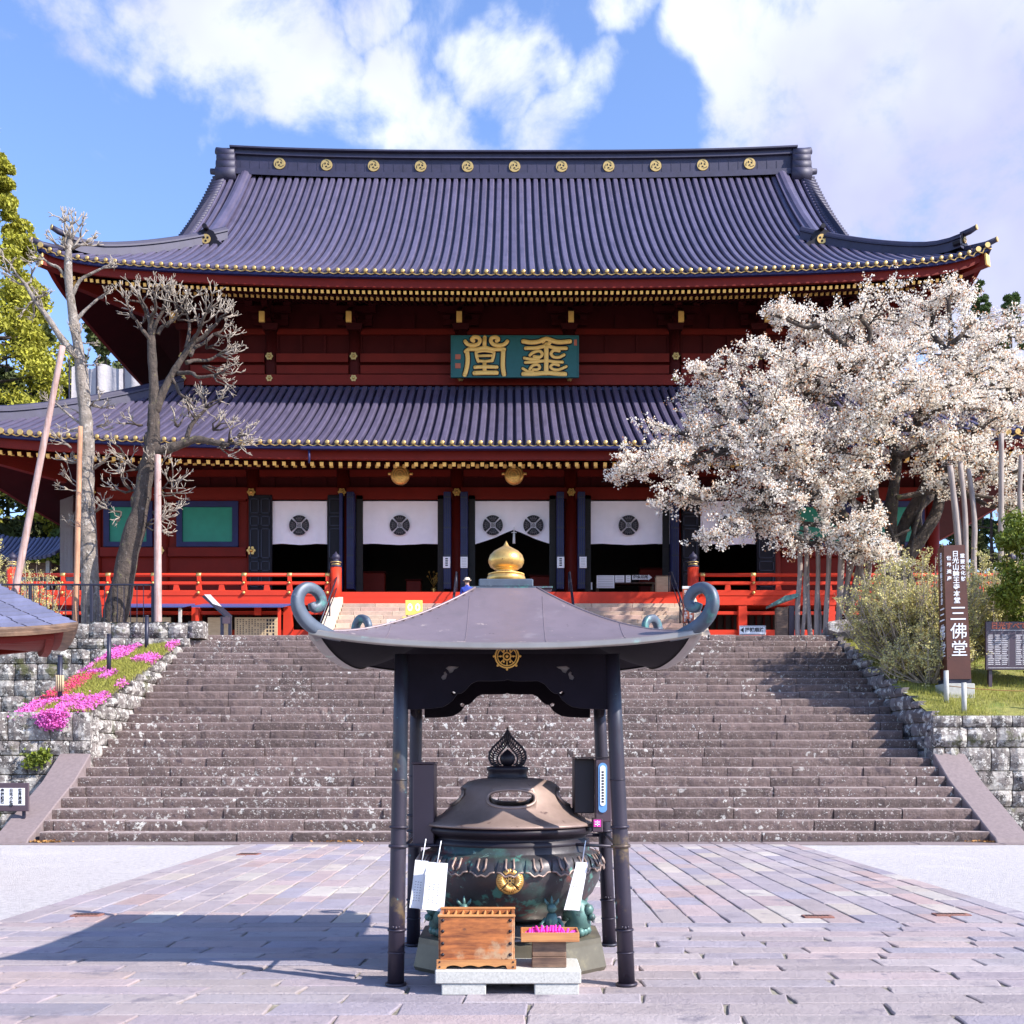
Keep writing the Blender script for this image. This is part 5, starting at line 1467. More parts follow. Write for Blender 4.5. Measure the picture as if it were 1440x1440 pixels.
for h in holes[:2]:
    for s in (0, 1):
        me = curve_mesh([[z8(*(p if s == 0 else (1400 - p[0], p[1]))) for p in h]], .03)
        put(me, 'pale_infill', MT['ramp'], K, (cxp - .03, cy - .755, 0))  # pale plates filling the upper cut-outs of the front apron
# wheel emblem
def wheel(c, r, parent):
    m = MB(); c = Vector(c)
    def rg(R_, t): m.tube([c + Vector((R_ * math.cos(a), 0, R_ * math.sin(a))) for a in [i * math.pi / 14 for i in range(29)]], t, 6, caps=False)
    rg(r * .95, r * .07); rg(r * .78, r * .05); rg(r * .30, r * .07)
    for i in range(8):
        a = i * math.pi / 4; d = Vector((math.cos(a), 0, math.sin(a)))
        m.tube([c + d * r * .3, c + d * r * .78], r * .05, 5); m.ball(c + d * r * 1.08, r * .10, 8)
    for i in range(6):
        a = i * math.pi / 3; m.ball(c + Vector((math.cos(a), 0, math.sin(a))) * r * .52, r * .10, 6)
    m.ball(c, r * .14, 8)
    return m.build('wheel_emblem', MT['goldp'], parent)
wheel((cxp - .03, cy - .797, 2.315), .085, K)

# duct box on the left posts, sign box on the right
t = thing('metal_cabinet', 'narrow dark brown metal box fixed between the left canopy posts', 'box', (-.66, cy, .96))
m = MB(); m.rbox(-.745, -.585, 8.0, 8.32, .955, 1.56, .006); m.build('case', MT['brownbox'], t)
m = MB(); m.rbox(-.755, -.578, 7.985, 8.33, 1.561, 1.575, .004); m.build('lid', MT['brownbox'], t)
t = thing('metal_cabinet', 'dark metal box with a blue and white rounded label on the right canopy posts', 'box', (.6, 8.1, 1.2))
m = MB(); m.rbox(.47, .62, 8.02, 8.34, 1.19, 1.60, .006); m.build('case', MT['dbronze'], t)
m = MB(); m.rbox(.622, .74, 7.93, 8.05, 1.13, 1.595, .006); m.build('front_case', MT['brownbox'], t)
m = MB(); m.rbox(.465, .745, 7.925, 8.35, 1.601, 1.612, .004); m.build('lid', MT['dbronze'], t)
def pill(w, h): return [( (w) * math.cos(a), (h - w) * (1 if math.sin(a) >= 0 else -1) + w * math.sin(a)) for a in [i * math.pi / 10 for i in range(20)]]
me = curve_mesh([pill(.033, .185)], .006); put(me, 'label_plate', MT['blues'], t, (.674, 7.924, 1.385))
me = curve_mesh([pill(.020, .15)], .006); put(me, 'label_inset', MT['white'], t, (.674, 7.9195, 1.40))
m = MB()
for k in range(11): m.bb(.666, .682, 7.9145, 7.917, 1.275 + k * .022, 1.288 + k * .022)
m.build('writing', MT['ink'], t)
t = thing('donation_slot', 'tiny box with a pink sticker below the blue label on the right post', 'box', (.63, 7.95, 1.05))
m = MB(); m.rbox(.598, .675, 7.92, 8.02, 1.055, 1.155, .005); m.build('case', MT['brownbox'], t)
m = MB(); m.bb(.607, .660, 7.914, 7.919, 1.095, 1.147); m.build('sticker', MT['pink'], t)
m = MB(); m.bb(.614, .652, 7.911, 7.9135, 1.11, 1.117); m.bb(.614, .652, 7.911, 7.9135, 1.128, 1.134); m.bb(.63, .636, 7.911, 7.9135, 1.10, 1.142); m.build('writing', MT['white'], t)

# ================================================================ INCENSE BURNER
bx0, by0 = -.015, 8.27
IB = thing('incense_burner', 'big round bronze incense burner with openwork flame knob and golden crest', 'incense burner', (bx0, by0, .02))
m = MB(); m.lathe((bx0, by0, 0), [(.66, .02), (.72, .02), (.735, .05), (.70, .22), (.695, .262), (.58, .275), (.2, .29)], 8, smooth=False, fn=lambda r, a, z: (r * math.cos(a + R(22.5)) / math.cos(R(22.5)) * .98, r * math.sin(a + R(22.5)) / math.cos(R(22.5)) * .98, z))
m.build('plinth', MT['base'], IB)
m = MB(); m.lathe((bx0, by0, 0), [(.60, .275), (.605, .285), (.59, .30), (.42, .315), (.40, .33), (.38, .36), (.35, .36)], 40); m.build('plinth_dish', MT['brim'], IB)
bowlp = [(.20, .37), (.34, .38), (.46, .42), (.56, .49), (.64, .58), (.685, .67), (.70, .74), (.702, .80), (.692, .85), (.668, .885), (.63, .90), (.615, .91), (.615, .955), (.60, .955), (.60, .88)]
m = MB(); m.lathe((bx0, by0, 0), bowlp, 64); bw = m.build('bowl', MT['bowl'], IB)
# lotus collar
m = MB(); NP = 22
for k in range(NP):
    a0 = 2 * math.pi * k / NP - math.pi / 2
    def pt(da, z, off=.0):
        # radius of the bowl at that height
        zz = [b for _, b in bowlp[:12]]; rr = [a for a, _ in bowlp[:12]]
        r = float(np.interp(z, zz, rr)) + off
        return (bx0 + r * math.cos(a0 + da), by0 + r * math.sin(a0 + da), z)
    hw = math.pi / NP * .95
    P = []
    for i in range(9):
        s = -1 + 2 * i / 8; row = []
        zb_ = .80 - .035 * (1 - s * s) + .008 * math.cos(s * 9)
        for j in range(5):
            tt = j / 4; z = .895 + (zb_ - .895) * tt
            row.append(pt(s * hw * (.82 + .16 * tt), z, .008 + .018 * tt * (1 - .6 * s * s)))
        P.append(row)
    m.grid(P)
petals = m.build('lotus_collar', MT['bowl'], bw)
m = MB()
for k in range(NP):
    a0 = 2 * math.pi * k / NP - math.pi / 2
    edge = []
    for i in range(13):
        s = -1 + 2 * i / 12; zb_ = .80 - .035 * (1 - s * s) + .008 * math.cos(s * 9); edge.append(pt(s * math.pi / NP * .93, zb_, .012 + .014 * (1 - s * s)))
    m.tube(edge, .0075, 6)
    for s in (-.28, .28): m.tube([pt(s * hw, .885, .016), pt(s * hw * 1.1, .825, .026), pt(s * hw * .5, .800, .028)], .0085, 6)
m.build('collar_ridges', MT['lid'], petals)
m = MB()   # band between bowl and lid
m.lathe((bx0, by0, 0), [(.60, .94), (.615, .955), (.615, .985), (.59, .995), (.59, 1.015), (.62, 1.03), (.645, 1.045), (.655, 1.065), (.648, 1.085), (.60, 1.09)], 64); m.build('rim_band', MT['dbronze'], IB)
# lid, pierced through front to back and side to side
lp = [(.655, 1.092), (.668, 1.10), (.664, 1.112), (.60, 1.135), (.52, 1.175), (.46, 1.225), (.42, 1.28), (.385, 1.34), (.355, 1.39), (.31, 1.425), (.24, 1.445), (.175, 1.452)]
def lid_fn(r, a, z):
    k = 1 + .05 * math.cos(4 * (a)) * max(0, min(1, (z - 1.14) / .15)) * (1 if z < 1.43 else .3)
    return (r * k * math.cos(a), r * k * math.sin(a), z)
m = MB(); m.lathe((bx0, by0, 0), lp + [(.15, 1.43), (.22, 1.425), (.29, 1.40), (.33, 1.37), (.36, 1.32), (.395, 1.27), (.43, 1.215), (.49, 1.16), (.58, 1.12), (.62, 1.095)], 72, fn=lid_fn)
nq = 72; nprof = 22
m.f = m.f[:-2]; m.sm = m.sm[:-2]; m.mi = m.mi[:-2]
for k in range(nq): m.f.append([(nprof - 1) * nq + k, (nprof - 1) * nq + (k + 1) % nq, (k + 1) % nq, k]); m.sm.append(True); m.mi.append(0)
lid = m.build('lid', MT['lid'], IB)
def ell(w, h, sw=0): return [(w * math.copysign(abs(math.cos(a)) ** .85, math.cos(a)), h * math.copysign(abs(math.sin(a)) ** .8, math.sin(a))) for a in [i * math.pi / 20 for i in range(40)]]
import bmesh
def fixn(ob):
    bm = bmesh.new(); bm.from_mesh(ob.data); bmesh.ops.remove_doubles(bm, verts=bm.verts, dist=1e-5); bmesh.ops.recalc_face_normals(bm, faces=bm.faces); bm.to_mesh(ob.data); bm.free()
fixn(lid)
cut = []
for k in range(2):
    mm = MB()
    if k == 0: mm.prism(ell(.175, .062), (bx0 + .01, by0 - 1, 1.305), (1, 0, 0), (0, 0, 1), (0, 2, 0))
    else: mm.prism(ell(.175, .062), (bx0 - 1, by0, 1.305), (0, 1, 0), (0, 0, 1), (2, 0, 0))
    c = mm.build('cutter', MT['lid']); fixn(c); c.location = (0, 0, 0); cut.append(c)
    md = lid.modifiers.new('b', 'BOOLEAN'); md.operation = 'DIFFERENCE'; md.object = c; md.solver = 'EXACT'
dg = bpy.context.evaluated_depsgraph_get(); dg.update()
me = bpy.data.meshes.new_from_object(lid.evaluated_get(dg)); lid.modifiers.clear(); lid.data = me; me.name = 'lid'
for c in cut: bpy.data.objects.remove(c)
me.polygons.foreach_set('use_smooth', [True] * len(me.polygons))
# raised lips round the four openings
def lid_r(z): 
    zz = [b for _, b in lp[1:]]; rr = [a for a, _ in lp[1:]]; return float(np.interp(z, zz, rr))
for k in range(4):
    a = -math.pi / 2 + k * math.pi / 2; d = Vector((math.cos(a), math.sin(a), 0)); sd = Vector((-d.y, d.x, 0))
    ctr = Vector((bx0 + (.01 if k % 2 == 0 else 0), by0, 1.305)); pts = []
    for (u, v) in ell(.178, .065) + ell(.178, .065)[:1]:
        r = lid_r(1.305 + v) * 1.03; dep = math.sqrt(max(.01, r * r - u * u)); pts.append(ctr + sd * u + Vector((0, 0, v)) + d * (dep - .004))
    m = MB(); m.tube(pts, .013, 8, caps=False); m.build('opening_lip', MT['lid'], lid)
# flame knob
m = MB(); m.lathe((bx0 - .02, by0, 0), [(.001, 1.44), (.155, 1.445), (.158, 1.46), (.15, 1.47), (.152, 1.50), (.162, 1.512), (.162, 1.535), (.10, 1.545), (.001, 1.545)], 32); kb = m.build('knob_base', MT['dbronze'], IB)
def fl(sx, sz, z0=0):   # onion flame outline
    base = [(0, 1.0), (.06, .90), (.16, .80), (.34, .66), (.52, .54), (.66, .40), (.70, .26), (.66, .12), (.55, .02), (.40, 0)]
    R_ = [(x * sx, z0 + z * sz) for x, z in base]; return R_ + [(-x, z) for x, z in reversed(R_[1:])]
def path_at(P, t):
    L = [0]
    for i in range(1, len(P)): L.append(L[-1] + math.hypot(P[i][0] - P[i - 1][0], P[i][1] - P[i - 1][1]))
    d = t * L[-1]
    return float(np.interp(d, L, [p[0] for p in P])), float(np.interp(d, L, [p[1] for p in P]))
def half_fl(sx, sz, z0=0):
    base = [(0, 1.0), (.06, .90), (.16, .80), (.34, .66), (.52, .54), (.66, .40), (.70, .26), (.66, .12), (.55, .02), (.40, 0)]
    return [(x * sx, z0 + z * sz) for x, z in base]
m = MB(); ko = Vector((bx0 - .02, by0, 1.545))
W3 = lambda p, s=1: ko + Vector((p[0] * s, 0, p[1]))
for s in (-1, 1):
    A_, B_, C_ = half_fl(.205, .278), half_fl(.160, .225, .004), half_fl(.112, .172, .008)
    for Q_, r_ in ((A_, .0085), (B_, .006), (C_, .007)): m.tube([W3(path_at(Q_, i / 18), s) for i in range(19)], r_, 6)
    for i in range(15):
        t0 = (i + .5) / 15.5; m.tube([W3(path_at(C_, t0), s), W3(path_at(B_, min(1, t0 + .03)), s)], .005, 5); m.tube([W3(path_at(B_, t0), s), W3(path_at(A_, max(0, t0 - .03)), s)], .0055, 5)
        if i % 2: m.ball(W3(path_at(A_, t0), s), .012, 6)
m.tube([W3((0, .172)), W3((0, .30))], [.010, .004], 6)
m.build('flame_knob', MT['dbronze'], IB)
m = MB()
m.lathe((bx0 - .02, by0, 1.545), [(.03, 0), (.05, .02), (.062, .05), (.055, .08), (.03, .105), (.004, .13)], 16); m.build('jewel', MT['dbronze'], kb)
# gilt crest on the bowl
m = MB(); cc = Vector((bx0 + .0, by0 - .705, .735)); rr_ = .093
m.tube([cc + Vector((0, .03, 0)), cc, cc + Vector((0, -.008, 0))], [rr_ + .006, rr_ + .006, rr_ * .95], 32); cr_ = m.build('crest', MT['gold'], IB)
m = MB()
for k in range(4):
    am = k * math.pi / 2 + math.pi / 2
    for q in range(-3, 4):
        a = am + q * .19; l = .92 - .02 * abs(q)
        r0 = .36
        p0 = (rr_ * r0 * math.cos(am + q * .16), rr_ * r0 * math.sin(am + q * .16)); p1 = (rr_ * l * math.cos(a), rr_ * l * math.sin(a))
        m.tube([cc + Vector((p0[0], -.010, p0[1])), cc + Vector(((p0[0] + p1[0]) / 2, -.014, (p0[1] + p1[1]) / 2)), cc + Vector((p1[0], -.010, p1[1]))], [rr_ * .05, rr_ * .10, rr_ * .12], 8)
m.build('gilt_petals', MT['gold'], cr_)
m = MB()
for k in range(8):
    a = k * math.pi / 4; m.ball(cc + Vector((rr_ * .24 * math.cos(a), -.010, rr_ * .24 * math.sin(a))), rr_ * .06, 6)
    if k % 2:
        m.tube([cc + Vector((rr_ * .3 * math.cos(a), -.012, rr_ * .3 * math.sin(a))), cc + Vector((rr_ * .95 * math.cos(a), -.010, rr_ * .95 * math.sin(a)))], rr_ * .04, 5)
m.ball(cc + Vector((0, -.012, 0)), rr_ * .10, 8); m.build('crest_lattice', MT['dbronze'], cr_)
# beast feet
for k, a in enumerate((R(-28), R(-152), R(28), R(152), R(90))):
    d = Vector((math.cos(a), math.sin(a), 0)); o = Vector((bx0, by0, 0))
    m = MB(); m.tube([o + d * .46 + Vector((0, 0, .52)), o + d * .58 + Vector((0, 0, .46)), o + d * .60 + Vector((0, 0, .38)), o + d * .53 + Vector((0, 0, .33)), o + d * .56 + Vector((0, 0, .295))], [.09, .095, .085, .065, .085], 12)
    for q in (-.06, 0, .06):
        sd = Vector((-d.y, d.x, 0)); m.ball(o + d * .625 + sd * q + Vector((0, 0, .31)), .035, 8)
    m.ball(o + d * .66 + Vector((0, 0, .475)), .045, 8); m.ball(o + d * .69 + Vector((0, 0, .42)), .03, 8)
    m.build('foot', MT['bowlg'], IB)
# two small bronze sprite supporters in front
for X in (-.33, .30):
    m = MB(); o = Vector((bx0 + X, by0 - .60, .30))
    m.tube([o, o + Vector((0, 0, .07)), o + Vector((0, 0, .14)), o + Vector((0, 0, .19))], [.05, .04, .05, .03], 10)
    m.ball(o + Vector((0, -.005, .225)), .036, 10)
    for s in (-1, 0, 1): m.tube([o + Vector((s * .02, 0, .245)), o + Vector((s * .045, 0, .275)), o + Vector((s * .05, 0, .295 + (.02 if s == 0 else 0)))], [.014, .012, .003], 6)
    for s in (-1, 1): m.tube([o + Vector((s * .04, 0, .15)), o + Vector((s * .075, -.01, .11)), o + Vector((s * .05, -.045, .08))], [.018, .015, .012], 6)
    m.build('supporter', MT['bowlg'], IB)

# ================================================================ BENCH, BOX, TRAY
t = thing('stone_bench', 'low granite slab on two blocks in front of the incense burner', 'stone bench', (-.03, 7.3, .02))
m = MB(); m.rbox(-.515, .462, 7.12, 7.56, .095, .188, .008); m.build('slab', MT['granite'], t)
m = MB(); m.rbox(-.472, -.175, 7.13, 7.54, .018, .094, .006); m.build('leg', MT['granite'], t)
m = MB(); m.rbox(.150, .448, 7.13, 7.54, .018, .094, .006); m.build('leg', MT['granite'], t)
t = thing('offering_box', 'reddish wooden offering box with slatted top on the granite bench', 'offering box', (-.24, 7.3, .19))
m = MB()
X0, X1, Y0, Y1 = -.495, .018, 7.16, 7.44
m.rbox(X0 + .012, X1 - .012, Y0, Y0 + .022, .25, .535, .004); m.build('front_board', MT['wood'], t)
m = MB(); m.rbox(X0, X0 + .024, Y0 + .023, Y1, .19, .55, .004); m.build('side_board', MT['wood'], t)
m = MB(); m.rbox(X1 - .024, X1, Y0 + .023, Y1, .19, .55, .004); m.build('side_board', MT['wood'], t)
m = MB(); m.rbox(X0 + .03, X1 - .03, Y1 - .02, Y1, .19, .55, .004); m.build('back_board', MT['wood'], t)
m = MB(); m.rbox(X0 - .004, X1 + .004, Y0 - .006, Y0 + .022, .536, .553, .004); m.rbox(X0 - .004, X1 + .004, Y1 - .02, Y1 + .01, .551, .566, .004); m.build('top_frame', MT['woodl'], t)
m = MB()
for k in range(9):
    x = X0 + .055 + k * .0505; m.prism([(-.010, 0), (.010, 0), (.0, .014)], (x, Y0 + .023, .535), (1, 0, 0), (0, 0, 1), (0, Y1 - Y0 - .045, 0))
m.build('slats', MT['woodl'], t)
m = MB(); m.bb(X0 + .03, X1 - .03, Y0 + .03, Y1 - .025, .44, .45); m.build('inner_floor', MT['dark'], t)
wav = [(X0 - .01, .19)] + [(X0 - .01 + .06, .19)] + [(X0 + .06 + i * (X1 - X0 - .12) / 36, .19 + .013 + .012 * abs(math.sin(i / 36 * math.pi * 3.5 + .35))) for i in range(37)] + [(X1 - .05, .19), (X1 + .01, .19), (X1 + .01, .252), (X0 - .01, .252)]
m = MB(); m.prism(wav, (0, Y0 - .012, 0), (1, 0, 0), (0, 0, 1), (0, .022, 0)); m.build('scalloped_skirt', MT['woodl'], t)
m = MB()
for x in (X0 + .030, X1 - .030):
    for z in (.515, .442, .36, .285): m.lathe((x, Y0 - .001, z), [(.012, 0), (.011, .004), (.004, .009)], 10, fn=lambda r, a, q: (r * math.cos(a), -q, r * math.sin(a)))
    for z in (.238, .205): m.lathe((x - .02 if x < -.2 else x + .02, Y0 - .013, z), [(.007, 0), (.006, .003)], 8, fn=lambda r, a, q: (r * math.cos(a), -q, r * math.sin(a)))
m.build('studs', MT['dbronze'], t)
t = thing('wooden_block', 'dark weathered plank block standing under the tray of pink incense', 'block', (.25, 7.3, .19))
m = MB(); m.rbox(.135, .368, 7.2, 7.36, .19, .262, .004); m.rbox(.137, .366, 7.203, 7.358, .263, .368, .004); m.build('planks', MT['woodd'], t)
t = thing('incense_tray', 'shallow open wooden tray holding pink incense bundles', 'tray', (.25, 7.3, .37))
X0, X1, Y0, Y1 = .060, .452, 7.16, 7.40
m = MB(); m.bb(X0 + .01, X1 - .01, Y0 + .01, Y1 - .01, .370, .380); tf = m.build('tray_floor', MT['woodl'], t)
for (a, b, c, d, nm) in ((X0, X1, Y0, Y0 + .012, 'tray_front'), (X0, X1, Y1 - .012, Y1, 'tray_back'), (X0, X0 + .012, Y0 + .0125, Y1 - .0125, 'tray_side'), (X1 - .012, X1, Y0 + .0125, Y1 - .0125, 'tray_side')):
    m = MB(); m.rbox(a, b, c, d, .369, .432, .003); m.build(nm, MT['woodl'], t)
lbl_inc = 'pink paper-wrapped incense bundle lying among its fellows in the wooden tray'
for k in range(46):
    layer = 0 if k < 22 else (1 if k < 38 else 2)
    i = k if layer == 0 else (k - 22 if layer == 1 else k - 38)
    n_ = (22, 16, 8)[layer]; sp = (.36, .27, .16)[layer]
    x = (X0 + X1) / 2 - .01 + (i + .5 - n_ / 2) / n_ * sp + rng.uniform(-.003, .003)
    z = .396 + layer * .017; an = rng.uniform(-.12, .12) + (.25 if layer == 0 else 0); tl = rng.uniform(-.06, .12)
    y0 = Y0 + .03 + rng.uniform(0, .05)
    p0 = Vector((x - .03 * an, y0, z)); p1 = Vector((x + .13 * an, y0 + .12, z + .02 + .12 * tl * .3))
    m = MB(); m.tube([p0, p0 + (p1 - p0) * .02, p0 + (p1 - p0) * .9, p1], [.0065, .009, .009, .006], 7)
    tag(m.build('incense_bundle', MT['pink']), lbl_inc, 'incense', 'pink incense bundles in the tray')
# paper sheets tied to the rods
def paper(pts, lb, sx):
    t = thing('paper_slip', lb, 'paper slip', Vector(pts[0]), group='white paper slips hung at the burner')
    A, B, C_, D_ = [Vector(p) for p in pts]
    P = []
    for i in range(9):
        s = i / 8; row = []
        for j in range(11):
            q = j / 10; p = A.lerp(B, s).lerp(D_.lerp(C_, s), q); p.y += .014 * math.sin(s * 4 + q * 5) * q; row.append(p)
        P.append(row)
    m = MB(); m.grid(P); m.grid([[p + Vector((0, .0012, 0)) for p in r] for r in P], flip=True); m.build('sheet', MT['white'], t)
    m = MB()
    for k in range(3):
        x = .25 + k * .2
        for j in range(8):
            q = .45 + j * .055; p = A.lerp(B, x).lerp(D_.lerp(C_, x), q); p.y += .014 * math.sin(x * 4 + q * 5) * q - .002
            m.box(p, (.010, .0008, .006))
    m.build('faint_writing', MT['tarp'], t)
    m = MB(); mid = A.lerp(B, .5); m.tube([mid, mid + Vector((sx * .01, .02, .06)), mid + Vector((sx * .025, .03, .15))], .004, 5); m.build('string', MT['white'], t)
def w3(x, y, D): return px(x, y, D)
paper([w3(584, 1209, 7.52), w3(603, 1211, 7.52), w3(593, 1279, 7.50), w3(576, 1276, 7.50)], 'white paper slip at the left, partly behind another, beside the left post', 1)
paper([w3(600, 1212, 7.46), w3(630, 1214, 7.46), w3(624, 1283, 7.44), w3(594, 1278, 7.44)], 'broader white paper slip on the left of the bowl, in front of another slip', 1)
paper([w3(811, 1212, 7.50), w3(827, 1213, 7.50), w3(815, 1281, 7.46), w3(793, 1279, 7.46)], 'single white paper slip slanting across the right side of the bowl', 1)
m = MB()
# ================================================================ VEGETATION
def jitter_path(a, b, n, amp, rg=rng):
    a, b = Vector(a), Vector(b); d = b - a; L_ = d.length
    pts = [a]
    for i in range(1, n):
        t = i / n; pts.append(a + d * t + Vector((rg.uniform(-1, 1), rg.uniform(-1, 1), rg.uniform(-1, 1))) * amp * L_)
    pts.append(b); return pts
def limb(m, pts, r0, r1, n=8, knob=0.):
    """tapered limb through points with smoothing and gnarly swellings"""
    P = []
    pts = [Vector(p) for p in pts]
    for i in range(len(pts) - 1):
        p0, p1, p2, p3 = pts[max(i - 1, 0)], pts[i], pts[i + 1], pts[min(i + 2, len(pts) - 1)]
        for k in range(4):
            t = k / 4; P.append(.5 * (2 * p1 + (p2 - p0) * t + (2 * p0 - 5 * p1 + 4 * p2 - p3) * t * t + (3 * p1 - p0 - 3 * p2 + p3) * t ** 3))
    P.append(pts[-1]); N_ = len(P)
    rr = [(r0 + (r1 - r0) * (i / (N_ - 1))) * (1 + knob * rng.uniform(-1, 1)) for i in range(N_)]
    m.tube(P, rr, n)
    return P
def tuft(m, tw, p, d, size, r, k=6, spread=.7, depth=0):
    """knuckled pollard head: crooked shoots that divide again"""
    p = Vector(p); d = Vector(d).normalized()
    for i in range(k if depth else max(3, int(k * .72))):
        dd = (d + Vector((rng.gauss(0, spread), rng.gauss(0, spread), rng.gauss(0, spread) * .8 + .15))).normalized()
        L_ = size * rng.uniform(.55, 1.1)
        e = p + dd * L_
        mid = p + dd * L_ * .5 + Vector((rng.uniform(-.18, .18), rng.uniform(-.18, .18), rng.uniform(-.15, .15))) * L_
        (m if depth == 0 else tw).tube([p, mid, e], [r, r * .72, r * .5], 5 if depth == 0 else 4)
        if depth < 2: tuft(m, tw, e, (dd + Vector((0, 0, .25))).normalized(), size * (.62 if depth == 0 else .6), r * .6, 3, .55, depth + 1)
def Pp(l, D): return [px(x, y, D + (e[0] if e else 0)) for x, y, *e in l]

# pollarded tree left -------------------------------------------------
t = thing('pollarded_tree', 'tall thin pollarded bare tree at the far left, knobbly crown above the lower roof', 'tree', px(128, 880, 31.6), group='pollarded bare trees on the terrace')
m, tw = MB(), MB(); D = 31.6
limb(m, Pp([(130, 890), (128, 850), (125, 780), (121, 690), (122, 620), (118, 560), (112, 500), (105, 460), (97, 400), (96, 360), (99, 335)], D), .29, .08, 12, .12)
limb(m, Pp([(108, 500), (88, 478), (68, 448), (48, 420), (36, 400)], D), .12, .05, 8, .1)
limb(m, Pp([(100, 420), (112, 395), (128, 385), (142, 378)], D), .06, .03, 6, .1)
limb(m, Pp([(98, 400), (84, 378), (72, 372), (62, 365)], D), .06, .03, 6, .1)
limb(m, Pp([(104, 455), (118, 438), (138, 420)], D), .06, .03, 6, .1)
limb(m, Pp([(118, 598), (105, 590), (84, 572), (76, 565)], D), .05, .025, 6)
for (x, y, s, k, dx, dz, r) in ((100, 340, .55, 7, 0, 1, .05), (96, 352, .5, 5, -.8, .5, .05), (102, 350, .5, 5, .8, .6, .05), (62, 365, .4, 4, -1, .3, .035), (142, 378, .35, 4, 1, .5, .03), (36, 400, .6, 6, -.6, .6, .045), (50, 422, .5, 5, -.4, -.3, .04), (60, 436, .4, 4, .2, .8, .03), (138, 420, .35, 4, 1, .3, .03),
                           (118, 515, .4, 5, .6, .2, .035), (110, 480, .4, 4, .8, .2, .03), (78, 568, .35, 4, -1, .2, .025), (128, 570, .4, 5, 1, .3, .035), (120, 600, .5, 6, 0, 0, .04), (100, 630, .45, 5, -1, .2, .03), (136, 600, .4, 4, 1, 0, .03), (112, 650, .5, 6, -1, .3, .035), (132, 660, .4, 4, 1, .3, .03), (112, 690, .5, 5, -1, .1, .03), (134, 720, .4, 5, 1, -.1, .03), (114, 740, .4, 4, -1, .2, .025)):
    tuft(m, tw, px(x, y, D), (dx, rng.uniform(-.3, .3), dz), s, r, k)
tr = m.build('trunk', MT['bark'], t); tw.build('twigs', MT['barkl'], tr)
# second pollarded tree ----------------------------------------------
t = thing('pollarded_tree', 'leaning thick-trunked pollarded tree with dense rounded head of bare shoots', 'tree', px(165, 880, 31.0), group='pollarded bare trees on the terrace')
m, tw = MB(), MB(); D = 31.0
limb(m, Pp([(158, 892), (163, 862), (172, 825), (181, 775), (196, 722), (204, 672), (215, 622), (216, 570)], D), .38, .165, 14, .12)
limb(m, Pp([(214, 600), (217, 560), (215, 520), (213, 480), (214, 450)], D), .165, .10, 10, .1)
limb(m, Pp([(218, 580), (230, 550), (246, 520), (262, 495), (275, 478)], D), .13, .07, 9, .1)
limb(m, Pp([(212, 636), (232, 632), (252, 626), (275, 618), (300, 622), (322, 626)], D), .16, .07, 9, .12)
limb(m, Pp([(262, 620), (268, 600), (280, 585), (290, 575)], D), .08, .04, 7, .1)
for (p, q) in (((214, 460), (200, 425)), ((214, 460), (218, 420)), ((215, 470), (236, 425)), ((222, 470), (250, 440)), ((262, 490), (262, 440)), ((270, 480), (290, 440)), ((268, 500), (300, 470)), ((262, 510), (305, 500)), ((250, 525), (300, 528)), ((213, 480), (192, 450)), ((240, 530), (262, 560)), ((275, 480), (305, 455))):
    limb(m, jitter_path(px(*p, D), px(*q, D + rng.uniform(-.8, .8)), 3, .09), .07, .035, 6, .1)
    tuft(m, tw, px(*q, D), (q[0] - 240, rng.uniform(-20, 20), 480 - q[1] + 15), .50, .035, 6, .55)
for (x, y) in ((205, 440), (228, 435), (250, 450), (280, 460), (290, 490), (285, 515), (235, 460)):
    tuft(m, tw, px(x, y, D + rng.uniform(-.6, .6)), (x - 240, 0, 470 - y + 20), .48, .035, 5, .7)
for (x, y, s, k, dx, dz) in ((290, 575, .5, 7, .2, 1), (275, 590, .45, 5, -.4, 1), (300, 605, .5, 6, .6, .6), (322, 622, .55, 9, 1, .1), (335, 612, .4, 5, 1, .4), (310, 630, .4, 5, .6, -.3), (250, 600, .5, 4, -.2, 1), (200, 598, .45, 4, -1, .4), (196, 660, .6, 7, -1, .3), (185, 690, .6, 7, -1, .1), (175, 640, .4, 4, -1, .2), (215, 660, .5, 5, 1, .2), (222, 690, .6, 7, 1, 0), (215, 720, .55, 6, 1, -.1), (170, 720, .5, 5, -1, 0), (240, 680, .45, 5, 1, .2), (205, 740, .5, 5, 1, .1)):
    tuft(m, tw, px(x, y, D), (dx, rng.uniform(-.3, .3), dz), s, .035, k)
for (x, y, r) in ((204, 668, .19), (197, 700, .21), (213, 630, .17)):
    for q in range(2): c = px(x + rng.uniform(-6, 6), y + rng.uniform(-12, 12), D); m.ball(c, r * rng.uniform(.8, 1.08), 10, sz=1.7)
tr = m.build('trunk', MT['barkd'], t); tr2 = tw.build('twigs', MT['barkl'], tr)
# support poles on the left
for (a, b, r, D, mt, lb) in (((88, 487), (14, 868), .105, 30.9, 'polep', 'long pinkish support pole leaning against the leftmost bare tree'), ((113, 600), (106, 885), .085, 31.0, 'polew', 'orange-brown support pole standing close before the thin bare trunk'), ((222, 640), (222, 890), .11, 30.6, 'polep', 'thick pale pink pole standing right of the leaning trunk')):
    m = MB(); A, B = px(*a, D), px(*b, D - .3); B.z = max(B.z, ZT)
    limb(m, [B, B.lerp(A, .33), B.lerp(A, .66), A], r, r * .8, 12, .03)
    tag(m.build('support_pole', MT[mt]), lb, 'support pole', 'wooden poles propping the bare trees')

